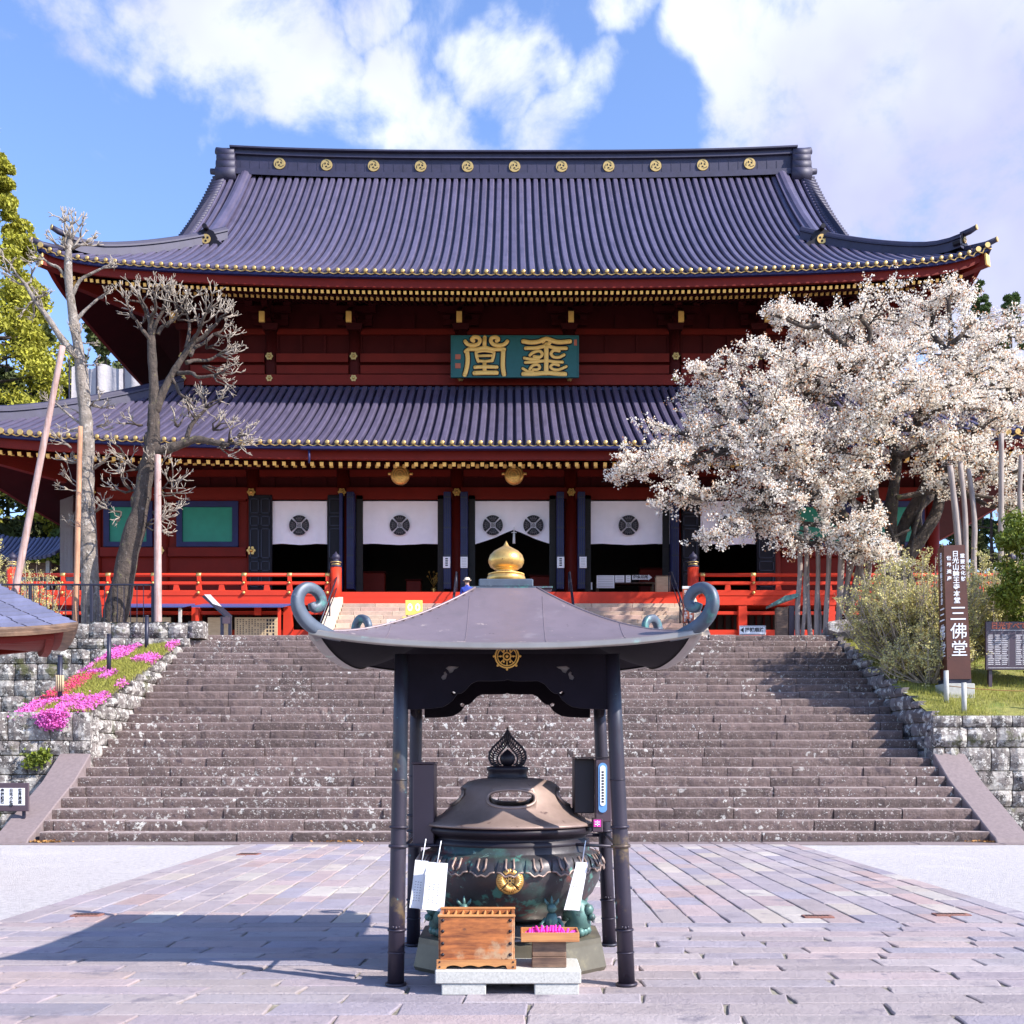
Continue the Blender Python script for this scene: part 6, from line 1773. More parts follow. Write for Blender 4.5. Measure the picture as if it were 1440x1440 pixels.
# cherry tree ---------------------------------------------------------
ct = thing('cherry_tree', 'huge spreading old cherry tree in white blossom right of the stairs', 'cherry tree', (12.2, 33.0, ZT))
m = MB(); tw = MB()
base = Vector((12.3, 33.2, ZT - .1))
fork = Vector((11.9, 33.0, 7.4))
limb(m, [base, base + Vector((-.15, 0, .8)), base + Vector((-.1, 0, 1.6)), fork], .62, .40, 16, .18)
for q in range(7):    # root flare and burrs
    a = q * .9; limb(m, [base + Vector((math.cos(a) * 1.25, math.sin(a) * 1.2, -.05)), base + Vector((math.cos(a) * .8, math.sin(a) * .8, .2)), base + Vector((math.cos(a) * .55, math.sin(a) * .55, .8))], .16, .3, 8, .1)
PADS = [(905, 655, 62, 34, 32), (868, 668, 30, 14, 31.5), (960, 608, 55, 34, 33), (1008, 560, 55, 38, 33), (1066, 500, 58, 44, 32.5), (1135, 462, 62, 36, 34), (1215, 432, 60, 30, 33), (1300, 424, 60, 26, 34), (1372, 452, 52, 34, 33), (1430, 505, 50, 46, 33), (985, 525, 26, 14, 33), (1085, 440, 22, 12, 33), (1340, 412, 30, 16, 33),
        (950, 690, 70, 30, 30.5), (1045, 715, 66, 34, 30), (1120, 700, 64, 38, 31), (1020, 640, 76, 44, 31.5), (1100, 590, 80, 56, 31), (1180, 520, 80, 48, 32), (1270, 500, 80, 44, 31), (1350, 530, 70, 44, 32), (1160, 640, 62, 46, 30), (1215, 590, 66, 44, 30.5), (1300, 580, 66, 40, 32), (1385, 600, 56, 34, 31),
        (1440, 600, 46, 40, 32), (1195, 742, 50, 34, 29.8), (1115, 752, 40, 20, 30), (1010, 755, 30, 14, 30), (1215, 690, 46, 34, 30), (1330, 680, 44, 24, 31), (1395, 668, 50, 30, 32), (1275, 640, 46, 26, 33), (1240, 780, 26, 16, 30), (1500, 540, 70, 50, 34), (1540, 620, 70, 50, 33), (1490, 680, 60, 34, 32), (1440, 710, 36, 18, 31),
        (1250, 470, 80, 40, 36), (1150, 560, 80, 50, 36), (1340, 480, 80, 40, 37), (1050, 600, 70, 44, 35), (1440, 560, 80, 50, 37), (1060, 745, 50, 16, 31), (935, 640, 50, 26, 31), (1090, 660, 60, 34, 33.5)]
tips = []; sec_nodes = [fork]
PADS = [(a, b, c * 1.12, d * .92, e) for a, b, c, d, e in PADS] + [(1190, 470, 60, 34, 34), (1250, 560, 60, 40, 29.5), (1330, 620, 60, 34, 29.8), (1400, 540, 60, 40, 30.5), (1440, 460, 40, 30, 34), (1400, 495, 50, 30, 31.5), (1300, 530, 60, 40, 30), (1080, 650, 60, 40, 29.8), (1240, 620, 50, 36, 29.6), (1150, 690, 56, 36, 29.6), (1185, 780, 34, 16, 29.8), (1225, 750, 40, 26, 29.5), (1160, 600, 60, 44, 33), (1010, 600, 60, 40, 32), (1000, 690, 50, 30, 31), (1340, 570, 50, 30, 29.8), (1390, 640, 50, 26, 30), (1120, 510, 60, 40, 31), (1060, 560, 60, 40, 31.5), (1240, 530, 60, 40, 29.8), (1110, 620, 60, 40, 29.6), (1435, 660, 40, 26, 30.5)]
mains = []
for (x, y) in ((1150, 560), (1060, 620), (1230, 500), (1330, 500), (1420, 560), (1180, 690), (1340, 640), (1090, 690)):
    D = 32.5 + rng.uniform(-1.5, 2); e = px(x, y, D)
    pts = jitter_path(fork, e, 5, .06)
    for i, p in enumerate(pts[1:-1]): p.z += .35 * math.sin((i + 1) / 5 * math.pi)
    P = limb(m, pts, .22, .06, 10, .16); mains.append(P)
allm = [p for P in mains for p in P]
for (x, y, rx, ry, D) in PADS:
    c = px(x, y, D); rx_, rz_ = rx / 1500 * D, ry / 1500 * D
    near = min(allm, key=lambda p: (p - c).length + .6 * abs(p.z - c.z - .5))
    P = limb(m, jitter_path(near, c, 4, .10), .10, .05, 6, .1)
    ns = max(5, int(rx_ * rz_ * 9))
    for k in range(ns):
        a = rng.uniform(0, 2 * math.pi); cz_ = rng.uniform(-1, 1); q = rng.uniform(.3, 1.22) ** .7
        h = math.sqrt(1 - cz_ * cz_)
        e = c + Vector((rx_ * h * math.cos(a) * q, min(1.6, rx_) * .8 * h * math.sin(a) * q, rz_ * cz_ * q))
        st_ = P[rng.randrange(len(P) // 2, len(P))]
        br = jitter_path(st_, e, 3, .12); tw.tube(br, [.032, .024, .018, .010], 4)
        for j in range(9):
            s0 = br[1].lerp(br[2], rng.random()) if rng.random() < .4 else br[2].lerp(br[3], rng.random())
            dd = Vector((rng.gauss(0, 1), rng.gauss(0, .8), rng.gauss(.1, .7))).normalized() * rng.uniform(.25, .6)
            dd += (e - c) * .12
            e2 = s0 + dd; md_ = s0.lerp(e2, .5) + Vector((rng.uniform(-.05, .05),) * 3)
            tw.tube([s0, md_, e2], [.010, .008, .004], 3, caps=False)
            tips.append((s0, md_, e2))
# exposed dark limbs across the crown
for l in ([(1075, 600), (1120, 640), (1140, 690), (1180, 700)], [(1290, 560), (1340, 572), (1400, 578), (1450, 585)], [(1260, 700), (1330, 690), (1400, 700), (1450, 690)], [(1100, 735), (1160, 740), (1230, 760), (1280, 745)], [(1240, 640), (1225, 690), (1250, 740), (1270, 790)], [(1310, 650), (1300, 700), (1285, 750), (1280, 800)]):
    limb(m, Pp([(x_, y_ , 1.2) for x_, y_ in l], 30.4), .075, .04, 8, .2)
trk = m.build('trunk', MT['barkd'], ct)
tw.build('twigs', MT['barkd'], trk)
S0 = np.array([t_[0] for t_ in tips]); S1 = np.array([t_[1] for t_ in tips]); S2 = np.array([t_[2] for t_ in tips])
nc = 6
idx = np.repeat(np.arange(len(tips)), nc); tt = nr.random(len(idx)) ** .7
cen = np.where(tt[:, None] < .5, S0[idx] + (S1[idx] - S0[idx]) * (tt[:, None] * 2), S1[idx] + (S2[idx] - S1[idx]) * (tt[:, None] * 2 - 1)) + nr.normal(0, .03, (len(idx), 3))
# each cluster: several open flowers
nf = 5
i2 = np.repeat(np.arange(len(cen)), nf)
P = cen[i2] + nr.normal(0, .05, (len(i2), 3))
A, B = rand_frame(len(P), nr.uniform(.022, .038, len(P)))
quads('blossom', P, A, B, MT['petal'], ct, rnd=nr.random(len(P)))
print('petals', len(P), 'tips', len(tips))
# reddish young leaves near shoot tips
k_ = nr.random(len(tips)) < .75
Q = np.repeat(S2[k_], 3, 0) + nr.normal(0, .05, (k_.sum() * 3, 3)); A, B = rand_frame(len(Q), .022, 1.8)
quads('young_leaves', Q, A, B, MT['sprig'], ct)
# props under the cherry
PR = [((1124, 755), (1122, 893), .08), ((1133, 740), (1140, 893), .08), ((1137, 760), (1128, 893), .06), ((1150, 765), (1148, 893), .075), ((1166, 760), (1160, 893), .08), ((1185, 745), (1178, 893), .10), ((1196, 770), (1190, 893), .08), ((1215, 760), (1186, 893), .11), ((1205, 775), (1170, 893), .08),
      ((1224, 770), (1208, 890), .10), ((1240, 770), (1252, 880), .08), ((1150, 800), (1153, 893), .06), ((1336, 655), (1346, 775), .09), ((1350, 650), (1358, 790), .08), ((1362, 660), (1372, 790), .08), ((1343, 700), (1366, 850), .07), ((1408, 610), (1410, 780), .08), ((1436, 640), (1438, 760), .07), ((1200, 690), (1226, 870), .07)]
where = ['leftmost prop under the cherry, beside the small roofed notice box', 'grey prop under the cherry leaning right, second from the left', 'slim prop crossing the two leftmost under the cherry', 'upright thin prop in the left cluster under the cherry', 'prop with a forked bracket in the left cluster under the cherry', 'straight pale prop in the middle of the cherry cluster', 'upright prop just right of the middle of the cherry cluster', 'thick slanting prop leaning left at the right part of the cluster', 'slanting prop crossing behind the thick one in the cluster',
         'right-hand thick prop of the cluster by the stair corner', 'single prop leaning right behind the yellowish shrub', 'short stub of a prop in the left cluster under the cherry', 'pale prop above the tall brown sign, leftmost of three', 'pale prop above the tall brown sign, middle of three', 'pale prop above the tall brown sign, rightmost of three', 'prop leaning behind the tall brown sign', 'purplish pole in the blossom near the right edge', 'short pole half hidden in blossom at the right edge', 'thin prop slanting right between cluster and shrub']
for (a, b, r), w_ in zip(PR, where):
    D = 31.2 if b[0] < 1260 else 29.5
    m = MB(); A, B = px(*a, D + rng.uniform(-.3, .5)), px(*b, D); B.z = min(B.z, ZT + .0) if b[0] < 1260 else B.z
    if b[0] >= 1260: B = B + (B - A) * .6; B.z = max(B.z, slope_z(0, min(B.y, 30.6)))
    limb(m, jitter_path(B, A, 3, .012), r, r * .85, 9, .05)
    tag(m.build('cherry_prop', MT['pole']), w_, 'support pole', 'props holding up the cherry boughs')

# needle and leaf trees --------------------------------------------------
def tree(name, label, cat, base, h, prof, mat, n, leaf, clump, group=None, trunk_r=.3, seed=0, droop=0., csize=.30):
    """crown of branch clumps; prof(t) gives radius at relative height t"""
    g = np.random.default_rng(seed)
    t = thing(name, label, cat, base, group=group)
    b = Vector(base)
    m = MB(); limb(m, [b, b + Vector((.05 * h * .1, 0, h * .4)), b + Vector((0, 0, h * .97))], trunk_r, trunk_r * .1, 9, .05)
    nb = int(n / 260); C = []
    for k in range(nb):
        tz = g.uniform(.08, 1) ** (.9 if csize > .2 or droop < .2 else .72); r = prof(tz); a = g.uniform(0, 2 * np.pi); q = g.uniform(.35, 1) ** .5
        c = np.array([b.x + r * q * math.cos(a), b.y + r * q * math.sin(a), b.z + tz * h + g.uniform(-.02, .02) * h]); C.append((c, max(.3, min(r * csize, 1.1))))
        if k % 3 == 0: m.tube([(b.x, b.y, b.z + tz * h - r * .15), tuple(c)], [max(.03, trunk_r * .2), .02], 4, caps=False)
    m.build('trunk', MT['barkd'], t)
    Ps = []
    for c, s in C:
        k = int(260 * g.uniform(.6, 1.4)); d = g.normal(size=(k, 3)); d /= np.linalg.norm(d, axis=1, keepdims=True)
        rr = g.random(k) ** .45
        p = c + d * rr[:, None] * s * np.array([1, 1, clump]); p[:, 2] -= droop * (np.linalg.norm(p[:, :2] - c[:2], axis=1))
        Ps.append(p)
    Pn = np.concatenate(Ps)
    sz = g.uniform(leaf * .6, leaf * 1.3, len(Pn)); A, B = rand_frame(len(Pn), sz, .45)
    quads('crown', Pn, A, B, mat, t, rnd=np.clip(g.normal(.5, .25, len(Pn)), 0, 1))
    return t
cone = lambda R_: (lambda t: R_ * (1 - t) ** .75 * (.55 + .45 * min(1, t * 6)) + .15)
dome = lambda R_: (lambda t: R_ * math.sqrt(max(.02, 1 - (2 * t - 1) ** 2)) * .95)
col_ = lambda R_: (lambda t: R_ * (min(1, t * 5) ** .5) * min(1, (1 - t) * 2.2 + .12) ** .8)
tree('conifer', 'tall sunlit yellow-green conifer at the left edge behind the roof corner', 'conifer', (-34.6, 69, ZT), 37.5, col_(5.6), MT['conif'], 90000, .17, .75, seed=3, trunk_r=.6, droop=.25, csize=.19)
BT = [(-33, 73, 28.0, 3.6, 'conifd'), (-29.0, 76, 29.5, 3.8, 'conifd'), (-37, 78, 30, 4.2, 'conifd'), (-25.5, 79, 28.5, 3.6, 'conifd'), (-31, 84, 33, 4, 'conifd'), (-41, 72, 23, 4.5, 'conifd'), (-28, 70, 15, 3.2, 'conifg'), (-35, 66, 13, 3.5, 'conifg')]
bl = ['dark conifer behind the roof corner at far left', 'dark conifer rising just left of the grey sheeted block', 'tall dark conifer behind its neighbours at the left edge', 'dark conifer partly behind the grey sheeted block', 'tallest and farthest dark conifer on the left', 'broad dark conifer beyond the left frame edge', 'lower green tree under the left lower eave', 'lower green tree at the left edge beneath the eave']
for i, ((x, y, h, r, mt), lb) in enumerate(zip(BT, bl)):
    tree('conifer', lb, 'conifer', (x, y, ZT), h, col_(r), MT[mt], 16000, .28, .8, group='conifers behind the temple on the left', seed=20 + i)
for i, (x, y, h, r, lb) in enumerate(((1378, 86, 33.8, 3.4, 'pointed green conifer rising behind the right roof corner'), (1422, 84, 32.2, 3.2, 'rightmost green conifer against the sky, close to the frame edge'), (1465, 84, 30, 3.4, 'conifer just beyond the right frame edge'))):
    tree('conifer', lb, 'conifer', ((x - 720) / 1500 * y, y, 6), h, cone(r * 1.25), MT['conifg'], 42000, .15, .7, csize=.20, droop=.25, group='conifers behind the temple on the right', seed=50 + i)
for i, (x, y, h) in enumerate(((40, 74, 20), (46, 70, 18), (35, 78, 19))):
    tree('conifer', ['dark tree behind the blossom at the right', 'dark tree beyond the right frame edge', 'dark tree glimpsed through the blossom behind the hall'][i], 'conifer', (x, y, ZT), h, dome(4.5), MT['conifd'], 12000, .3, .8, group='trees behind the blossom', seed=70 + i)
tree('evergreen_bush', 'dark glossy evergreen bush cut by the right frame edge, above the black board', 'bush', (12.75, 25.7, 3.35), 4.1, lambda t: 1.15 * math.sqrt(max(.03, 1 - (1.25 * t - .4) ** 2)) * min(1, max(.12, (t - .25) * 4)), MT['bush'], 26000, .055, .7, seed=90, trunk_r=.09)

# yellowish twiggy shrubs ----------------------------------------------
def twiggy(label, base, h, spread, n, seed, grp):
    g = random.Random(seed); b = Vector(base)
    t = thing('twiggy_shrub', label, 'shrub', base, group=grp)
    m = MB(); pts = []
    for k in range(n):
        a = g.uniform(0, 2 * math.pi); out = g.uniform(.1, 1) ** .7; hh = h * g.uniform(.45, 1.0) * (1.05 - .45 * out)
        e = b + Vector((math.cos(a) * spread * out, math.sin(a) * spread * out * .8, hh))
        s = b + Vector((math.cos(a) * .25 * out, math.sin(a) * .25 * out, 0))
        mid = s.lerp(e, .5) + Vector((math.cos(a), math.sin(a), 0)) * spread * .12 + Vector((g.uniform(-.1, .1),) * 3)
        m.tube([s, mid, e], [.022, .014, .006], 4, caps=False)
        for j in range(11):
            q = g.uniform(.25, 1); p = (s.lerp(mid, q * 2) if q < .5 else mid.lerp(e, q * 2 - 1))
            d = Vector((g.gauss(0, .5), g.gauss(0, .5), g.gauss(.75, .4))).normalized() * g.uniform(.2, .55)
            m.tube([p, p + d * .5 + Vector((g.uniform(-.03, .03),) * 3), p + d], [.007, .006, .003], 3, caps=False)
            for q2 in range(4): pts.append(p + d * g.uniform(.3, 1))
    m.build('stems', MT['barkl'], t)
    P = np.array(pts); P = np.repeat(P, 4, 0) + nr.normal(0, .035, (len(P) * 4, 3)); A, B = rand_frame(len(P), .019, 1.6, up=(0, 0, .5))
    quads('new_leaves', P, A, B, MT['willow'], t)
twiggy('large pale yellow-green twiggy shrub left of the tall brown sign', ((1285 - 720) / 1500 * 27, 27.0, slope_z(0, 27)), 3.3, 2.0, 240, 5, 'pale twiggy shrubs on the grass slope')
twiggy('pale twiggy shrub behind and right of the tall brown sign', ((1398 - 720) / 1500 * 28.5, 28.5, slope_z(0, 28.5)), 3.0, 1.7, 170, 6, 'pale twiggy shrubs on the grass slope')
twiggy('small twiggy shrub in the shade under the large one', ((1310 - 720) / 1500 * 25.6, 25.7, slope_z(0, 25.7)), 1.4, 1.2, 60, 7, 'pale twiggy shrubs on the grass slope')
twiggy('small bare twiggy shrub at the far left below the little tiled roof', ((15 - 720) / 1500 * 36, 36, ZT), 4.2, 2.2, 70, 8, None)

# grass, flowers --------------------------------------------------------
n = 52000
X = nr.uniform(9.2, 20, n); Y = 23.12 + nr.random(n) ** 1.5 * 7
Z = np.minimum(2.50 + (Y - 23.05) * .342, 5.4) + .03
dens = np.sin(X * 2.3 + Y) + np.sin(X * .9 - Y * 2.1) + nr.normal(0, .6, n)
k = dens > -.9; X, Y, Z = X[k], Y[k], Z[k]; n = len(X)
P = np.stack([X, Y, Z], 1); a = nr.uniform(0, 6.28, n)
A = np.stack([np.cos(a), np.sin(a), 0 * a], 1) * .006; B = np.stack([nr.normal(0, .025, n), nr.normal(0, .025, n), nr.uniform(.04, .11, n)], 1)
quads('grass_tufts', P, A, B, MT['gblade'], None, tri=True, kind='stuff', origin=(0, 0, 0))
def patch(u, v):      # u 0 (stairs) .. 1 (outer edge), v 0 (near) .. 1 (far)
    s = math.sin(u * 7 + v * 9) + math.sin(v * 21 - u * 5) * .7 + math.sin(u * 17 + v * 3) * .5
    return s
pk = []; rd = []; gr = []
for _ in range(4600):
    u, v = rng.random(), rng.random(); s = patch(u, v)
    x = -9.22 - u * 1.65; y = 23.12 + v * 6.3; p = (x, y, bed_z(x, y) + .03)
    gr.append(p)
    if u > .66 and .18 < v < .55: rd.append(p) if rng.random() < .9 else 0
    elif (v < .2 and u > .3) and s > -.6 or (v > .55 and .48 < u and s > -.1) or (u < .22 and s > .75) or (v > .9 and s > .2) or s > 1.5: pk.append(p)
for _ in range(160): x = -9.9 + rng.gauss(0, .14); q = rng.random(); pk.append((x, 23.05 - .10 * (1 - abs(x + 9.9)), 2.6 - q * .35))
def flowers(name, pts, mat, s, m_, hgt):
    P = np.array(pts); P = np.repeat(P, m_, 0) + nr.normal(0, 1, (len(P) * m_, 3)) * np.array([.05, .05, hgt]); P[:, 2] += .03
    A, B = rand_frame(len(P), s, 1., up=(0, -.4, 1.))
    return quads(name, P, A, B, mat, None, kind='stuff', origin=(0, 0, 0))
flowers('pink_moss_flowers', pk, MT['gpink'], .022, 16, .035)
flowers('crimson_flowers', rd, MT['gred'], .018, 10, .018)
P = np.array(gr); P = np.repeat(P, 8, 0) + nr.normal(0, 1, (len(P) * 8, 3)) * np.array([.06, .06, .005]); n = len(P)
a = nr.uniform(0, 6.28, n); A = np.stack([np.cos(a), np.sin(a), 0 * a], 1) * .008; B = np.stack([nr.normal(0, .03, n), nr.normal(0, .03, n), nr.uniform(.03, .08, n)], 1)
quads('bed_grass', P, A, B, MT['gblade'], None, tri=True, kind='stuff', origin=(0, 0, 0))
# weeds in the left wall and dry leaves in corners
for i, (x, y) in enumerate(((55, 1068), (42, 1070), (62, 1062))):
    w = px(x, y, 22.93); P = np.array(w) + nr.normal(0, 1, (160, 3)) * np.array([.07, .02, .08]); P[:, 1] = np.minimum(P[:, 1], 22.95); A, B = rand_frame(160, .03, 1.6)
    tag(quads('wall_fern', P, A, B, MT['bush'], None, origin=w), ['bright fern in the left wall, rightmost but one', 'leftmost little fern in the left wall', 'little fern in the left wall nearest the stone ramp'][i], 'fern', 'ferns growing in the left wall')
for i, (cx_, cy_, n_) in enumerate(((-8.9, 20.18, 260), (9.05, 20.2, 120), (-3.3, 20.2, 60))):
    P = np.stack([cx_ + nr.normal(0, .22, n_), cy_ - np.abs(nr.normal(0, .05, n_)), .03 + np.abs(nr.normal(0, .015, n_))], 1); A, B = rand_frame(n_, .022, 1.5, up=(0, 0, 2.))
    quads('dry_leaves', P, A, B, MT['dryleaf'], None, kind='stuff', origin=(0, 0, 0))
# ================================================================ SIGNS, FENCES AND OTHER SMALL THINGS
# tall brown name post
def quad_writing(body, size, mat, parent, loc, rot, vertical=True, spacing=1., bold=.006, name='writing'):
    me = text_mesh(body, size, .006, vertical, bold=bold, spacing=spacing)
    return put(me, name, MT[mat], parent, loc, rot)
D = 24.6
bx1, bx2 = (1330 - 720) / 1500 * D, (1366 - 720) / 1500 * D
base_c = Vector(((1350 - 720) / 1500 * D, D + .25, slope_z(0, D) - .02))
t = thing('name_post', 'tall square brown signpost with white Japanese characters on the grass slope', 'sign', base_c)
zb_ = EYE + (1067 - 955) / 1500 * D; zt_ = EYE + (1067 - 766) / 1500 * D
cxx = (1349 - 720) / 1500 * D; wb, wt = .265, .235; lean = (1343.5 - 1350) / 1500 * D
rzp = -R(5.5)
def post_pt(u, v, z):     # u across, v depth
    k = (z - zb_) / (zt_ - zb_); w = wb + (wt - wb) * k; ox = cxx + lean * k + .03
    x, y = u * w, v * w; ca, sa = math.cos(rzp), math.sin(rzp)
    return Vector((ox + x * ca - y * sa, D + .27 + x * sa + y * ca, z))
m = MB(); c8 = [post_pt(u, v, z) for z in (zb_, zt_) for u, v in ((-1, -1), (1, -1), (1, 1), (-1, 1))]
m.add(c8, [(3, 2, 1, 0), (4, 5, 6, 7), (0, 1, 5, 4), (1, 2, 6, 5), (2, 3, 7, 6), (3, 0, 4, 7)]); m.build('post', MT['signb'], t)
def on_face(body, size, u, zc, face=0, bold=.008, sp=1.):
    for i, ch in enumerate(body):
        z = zc - i * size * sp
        p = post_pt(u, -1.02, z) if face == 0 else post_pt(-1.02, u, z)
        me = text_mesh(ch, size * .92, .006, bold=bold)
        rot = (R(90), 0, rzp) if face == 0 else (R(90), 0, rzp - R(90))
        put(me, 'character', MT['white'], t, p, rot)
zz = lambda y: EYE + (1067 - y) / 1500 * D
on_face('日光山輪王寺本堂', .165, .05, zz(779), bold=.0025, sp=.93)
on_face('三佛堂', .42, .10, zz(864), bold=.0015, sp=.97)
on_face('重要文化財', .12, .70, zz(782), bold=.002, sp=1.1)
on_face('世界遺産', .12, -.58, zz(785), bold=.002, sp=1.3)
on_face('日光山輪王寺本堂', .165, .0, zz(779), face=1, bold=.002, sp=.93)
on_face('三佛堂', .42, .0, zz(864), face=1, bold=.0015, sp=.97)
m = MB(); m.rbox(cxx - .32, cxx + .36, D + .0, D + .6, zz(976) - .1, zz(961), .01); m.build('footing', MT['concrete'], t)
m = MB(); m.rbox(cxx - .28, cxx + .30, D + .04, D + .52, zz(961), zb_ + .002, .005); m.build('shoe', MT['steel'], t)
# black board with the table of times
D = 25.2
x0, x1 = (1386 - 720) / 1500 * D, (1386 - 720) / 1500 * D + 2.0
za, zb2 = EYE + (1067 - 942) / 1500 * D, EYE + (1067 - 874) / 1500 * D
t = thing('information_board', 'black board with red heading and table of small white text, cut by the right edge', 'notice board', (x0 + .1, D, slope_z(0, D)))
m = MB(); m.rbox(x0, x1, D, D + .06, za, zb2, .01); bd = m.build('board', MT['signk'], t)
for i_, xx in enumerate((x0 + .1, x1 - .15)):
    m = MB(); m.rbox(xx, xx + .09, D + .065, D + .15, slope_z(0, D) - .1, zb2 + .02, .008); m.build('leg', MT['signk'], t)
quad_writing('日光すべて者護', .17, 'sealred', bd, ((x0 + x1) / 2 - .28, D - .004, zb2 - .11), (R(90), 0, 0), False, name='heading')
m = MB(); m.bb(x0 + .12, x1 - .1, D - .006, D, zb2 - .215, zb2 - .20)
for c in range(11):
    for r_ in range(17):
        if (c in (3, 7)): continue
        xx = x0 + .06 + c * .165; z = za + .12 + r_ * .043
        m.bb(xx, xx + rng.uniform(.10, .15), D - .005, D, z, z + .022)
for c in range(12): m.bb(x0 + .05 + c * .165, x0 + .055 + c * .165, D - .004, D, za + .10, zb2 - .23)
m.bb(x0 + .06, x1 - .5, D - .005, D, za + .04, za + .055)
m.build('table_text', MT['tarp'], bd)
# wooden stakes and rope
for (x, y0, y1, D, lb, r) in ((1331, 943, 982, 24.1, 'short round wooden stake at the left of the tall brown sign', .055), (1356, 960, 1003, 23.35, 'short round wooden stake in the grass in front of the tall brown sign', .055), (1462, 965, 1003, 23.5, 'short wooden stake beyond the right frame edge', .055)):
    X = (x - 720) / 1500 * D; z1 = EYE + (1067 - y0) / 1500 * D
    m = MB(); m.cyl((X, D, slope_z(0, D) - .1), (X - .01, D, z1), r, r * .95, 12); tag(m.build('wooden_stake', MT['concrete']), lb, 'stake', 'wooden stakes in the grass')
m = MB(); a, b = Vector(((1331 - 720) / 1500 * 24.1, 24.1, 3.25)), Vector(((1500 - 720) / 1500 * 24.3, 24.3, 3.16)); m.tube([a.lerp(b, i / 8) - Vector((0, 0, .06 * math.sin(i / 8 * math.pi))) for i in range(9)], .010, 5)
tag(m.build('rope', MT['dryleaf']), 'thin rope strung low above the grass behind the tall brown sign', 'rope')
# rock at the right stair head
g = MB(); g.lathe((9.75, 30.4, ZT - .1), [(.02, -.1), (.7, 0), (.85, .2), (.7, .42), (.35, .5), (.02, .52)], 12, smooth=False, fn=lambda r, a, z: (r * math.cos(a) * 1.15 * (1 + .18 * math.sin(a * 3 + z * 7)), r * math.sin(a) * .6 * (1 + .15 * math.cos(a * 5)), z + .06 * math.sin(a * 4)))
tag(g.build('boulder', MT['rock']), 'dark lichened boulder at the top right corner of the stairs', 'rock')
g = MB(); g.lathe((10.6, 30.7, ZT - .1), [(.02, -.1), (.6, 0), (.75, .25), (.5, .5), (.02, .62)], 11, smooth=False, fn=lambda r, a, z: (r * math.cos(a) * (1 + .2 * math.sin(a * 3)), r * math.sin(a) * .6, z + .05 * math.sin(a * 5)))
tag(g.build('boulder', MT['rock']), 'second boulder, half behind the yellowish shrub near the stair head', 'rock')
# roofed notice box by the props
D = 31.3; X = (1100 - 720) / 1500 * D
t = thing('notice_box', 'small dark wooden notice box with a green-edged roof by the cherry props', 'notice box', (X, D, ZT))
m = MB(); m.rbox(X - .16, X + .18, D, D + .25, ZT, ZT + .95, .01); m.build('case', MT['woodd'], t)
m = MB(); m.rbox(X + .20, X + .36, D + .0, D + .3, ZT, ZT + 1.0, .01); m.build('side_case', MT['signk'], t)
m = MB(); m.prism([(-.38, -.02), (.42, .26), (.46, .32), (.40, .36), (.06, .30), (-.36, .06)], (X, D - .15, ZT + .97), (1, 0, 0), (0, 0, 1), (0, .6, 0)); m.build('roof', MT['bowlg'], t)
# arrow sign
D = 31.0; x0, x1 = (1040 - 720) / 1500 * D, (1077 - 720) / 1500 * D; zc = EYE + (1067 - 886) / 1500 * D
t = thing('arrow_sign', 'small white sign with left-pointing arrow and black characters at the stair head', 'sign', ((x0 + x1) / 2, D, ZT))
m = MB(); m.rbox(x0, x1, D, D + .03, zc - .14, zc + .13, .006); bd = m.build('panel', MT['white'], t)
m = MB()
for (a, b, c, d) in ((x0 + .015, x1 - .015, zc - .13, zc - .115), (x0 + .015, x1 - .015, zc + .105, zc + .12), (x1 - .03, x1 - .015, zc - .115, zc + .105)): m.bb(a, b, D - .004, D, c, d)
m.prism([(x0 + .02, zc), (x0 + .12, zc + .08), (x0 + .12, zc - .08)], (0, D - .004, 0), (1, 0, 0), (0, 0, 1), (0, .003, 0)); m.build('arrow', MT['ink'], bd)
quad_writing('拝観順路', .14, 'ink', bd, ((x0 + x1) / 2 + .05, D - .003, zc), (R(90), 0, 0), False, bold=.003)
for xx in (x0 + .1, x1 - .1):
    m = MB(); m.bb(xx - .015, xx + .015, D + .032, D + .06, ZT, zc); m.build('leg', MT['steel'], t)
# brown vertical sign at the right newel
D = 36.6; x0, x1 = (960 - 720) / 1500 * D, (976 - 720) / 1500 * D; z0_, z1_ = EYE + (1067 - 876) / 1500 * D, EYE + (1067 - 828) / 1500 * D
t = thing('standing_sign', 'narrow reddish-brown upright sign with two columns of white characters beside the steps', 'sign', ((x0 + x1) / 2, D, ZT))
m = MB(); m.rbox(x0, x1, D, D + .05, z0_, z1_, .008); bd = m.build('panel', MT['sealred'], t)
m = MB(); m.rbox(x0 - .01, x1 + .01, D - .01, D + .055, z1_ + .001, z1_ + .09, .006); m.build('cap', MT['white'], t)
for k, s_ in enumerate(('日光山輪王寺大護摩', '土足厳禁御参拝者様')):
    for i, ch in enumerate(s_): put(text_mesh(ch, .115, .006, bold=.004), 'character', MT['white'], bd, (x0 + .105 + .18 * k, D - .004, z1_ - .10 - i * .122), (R(90), 0, 0))
m = MB(); m.bb(x0 + .03, x0 + .07, D + .055, D + .09, ZT, z1_); m.bb(x1 - .07, x1 - .03, D + .055, D + .09, ZT, z1_); m.build('stand', MT['steel'], t)
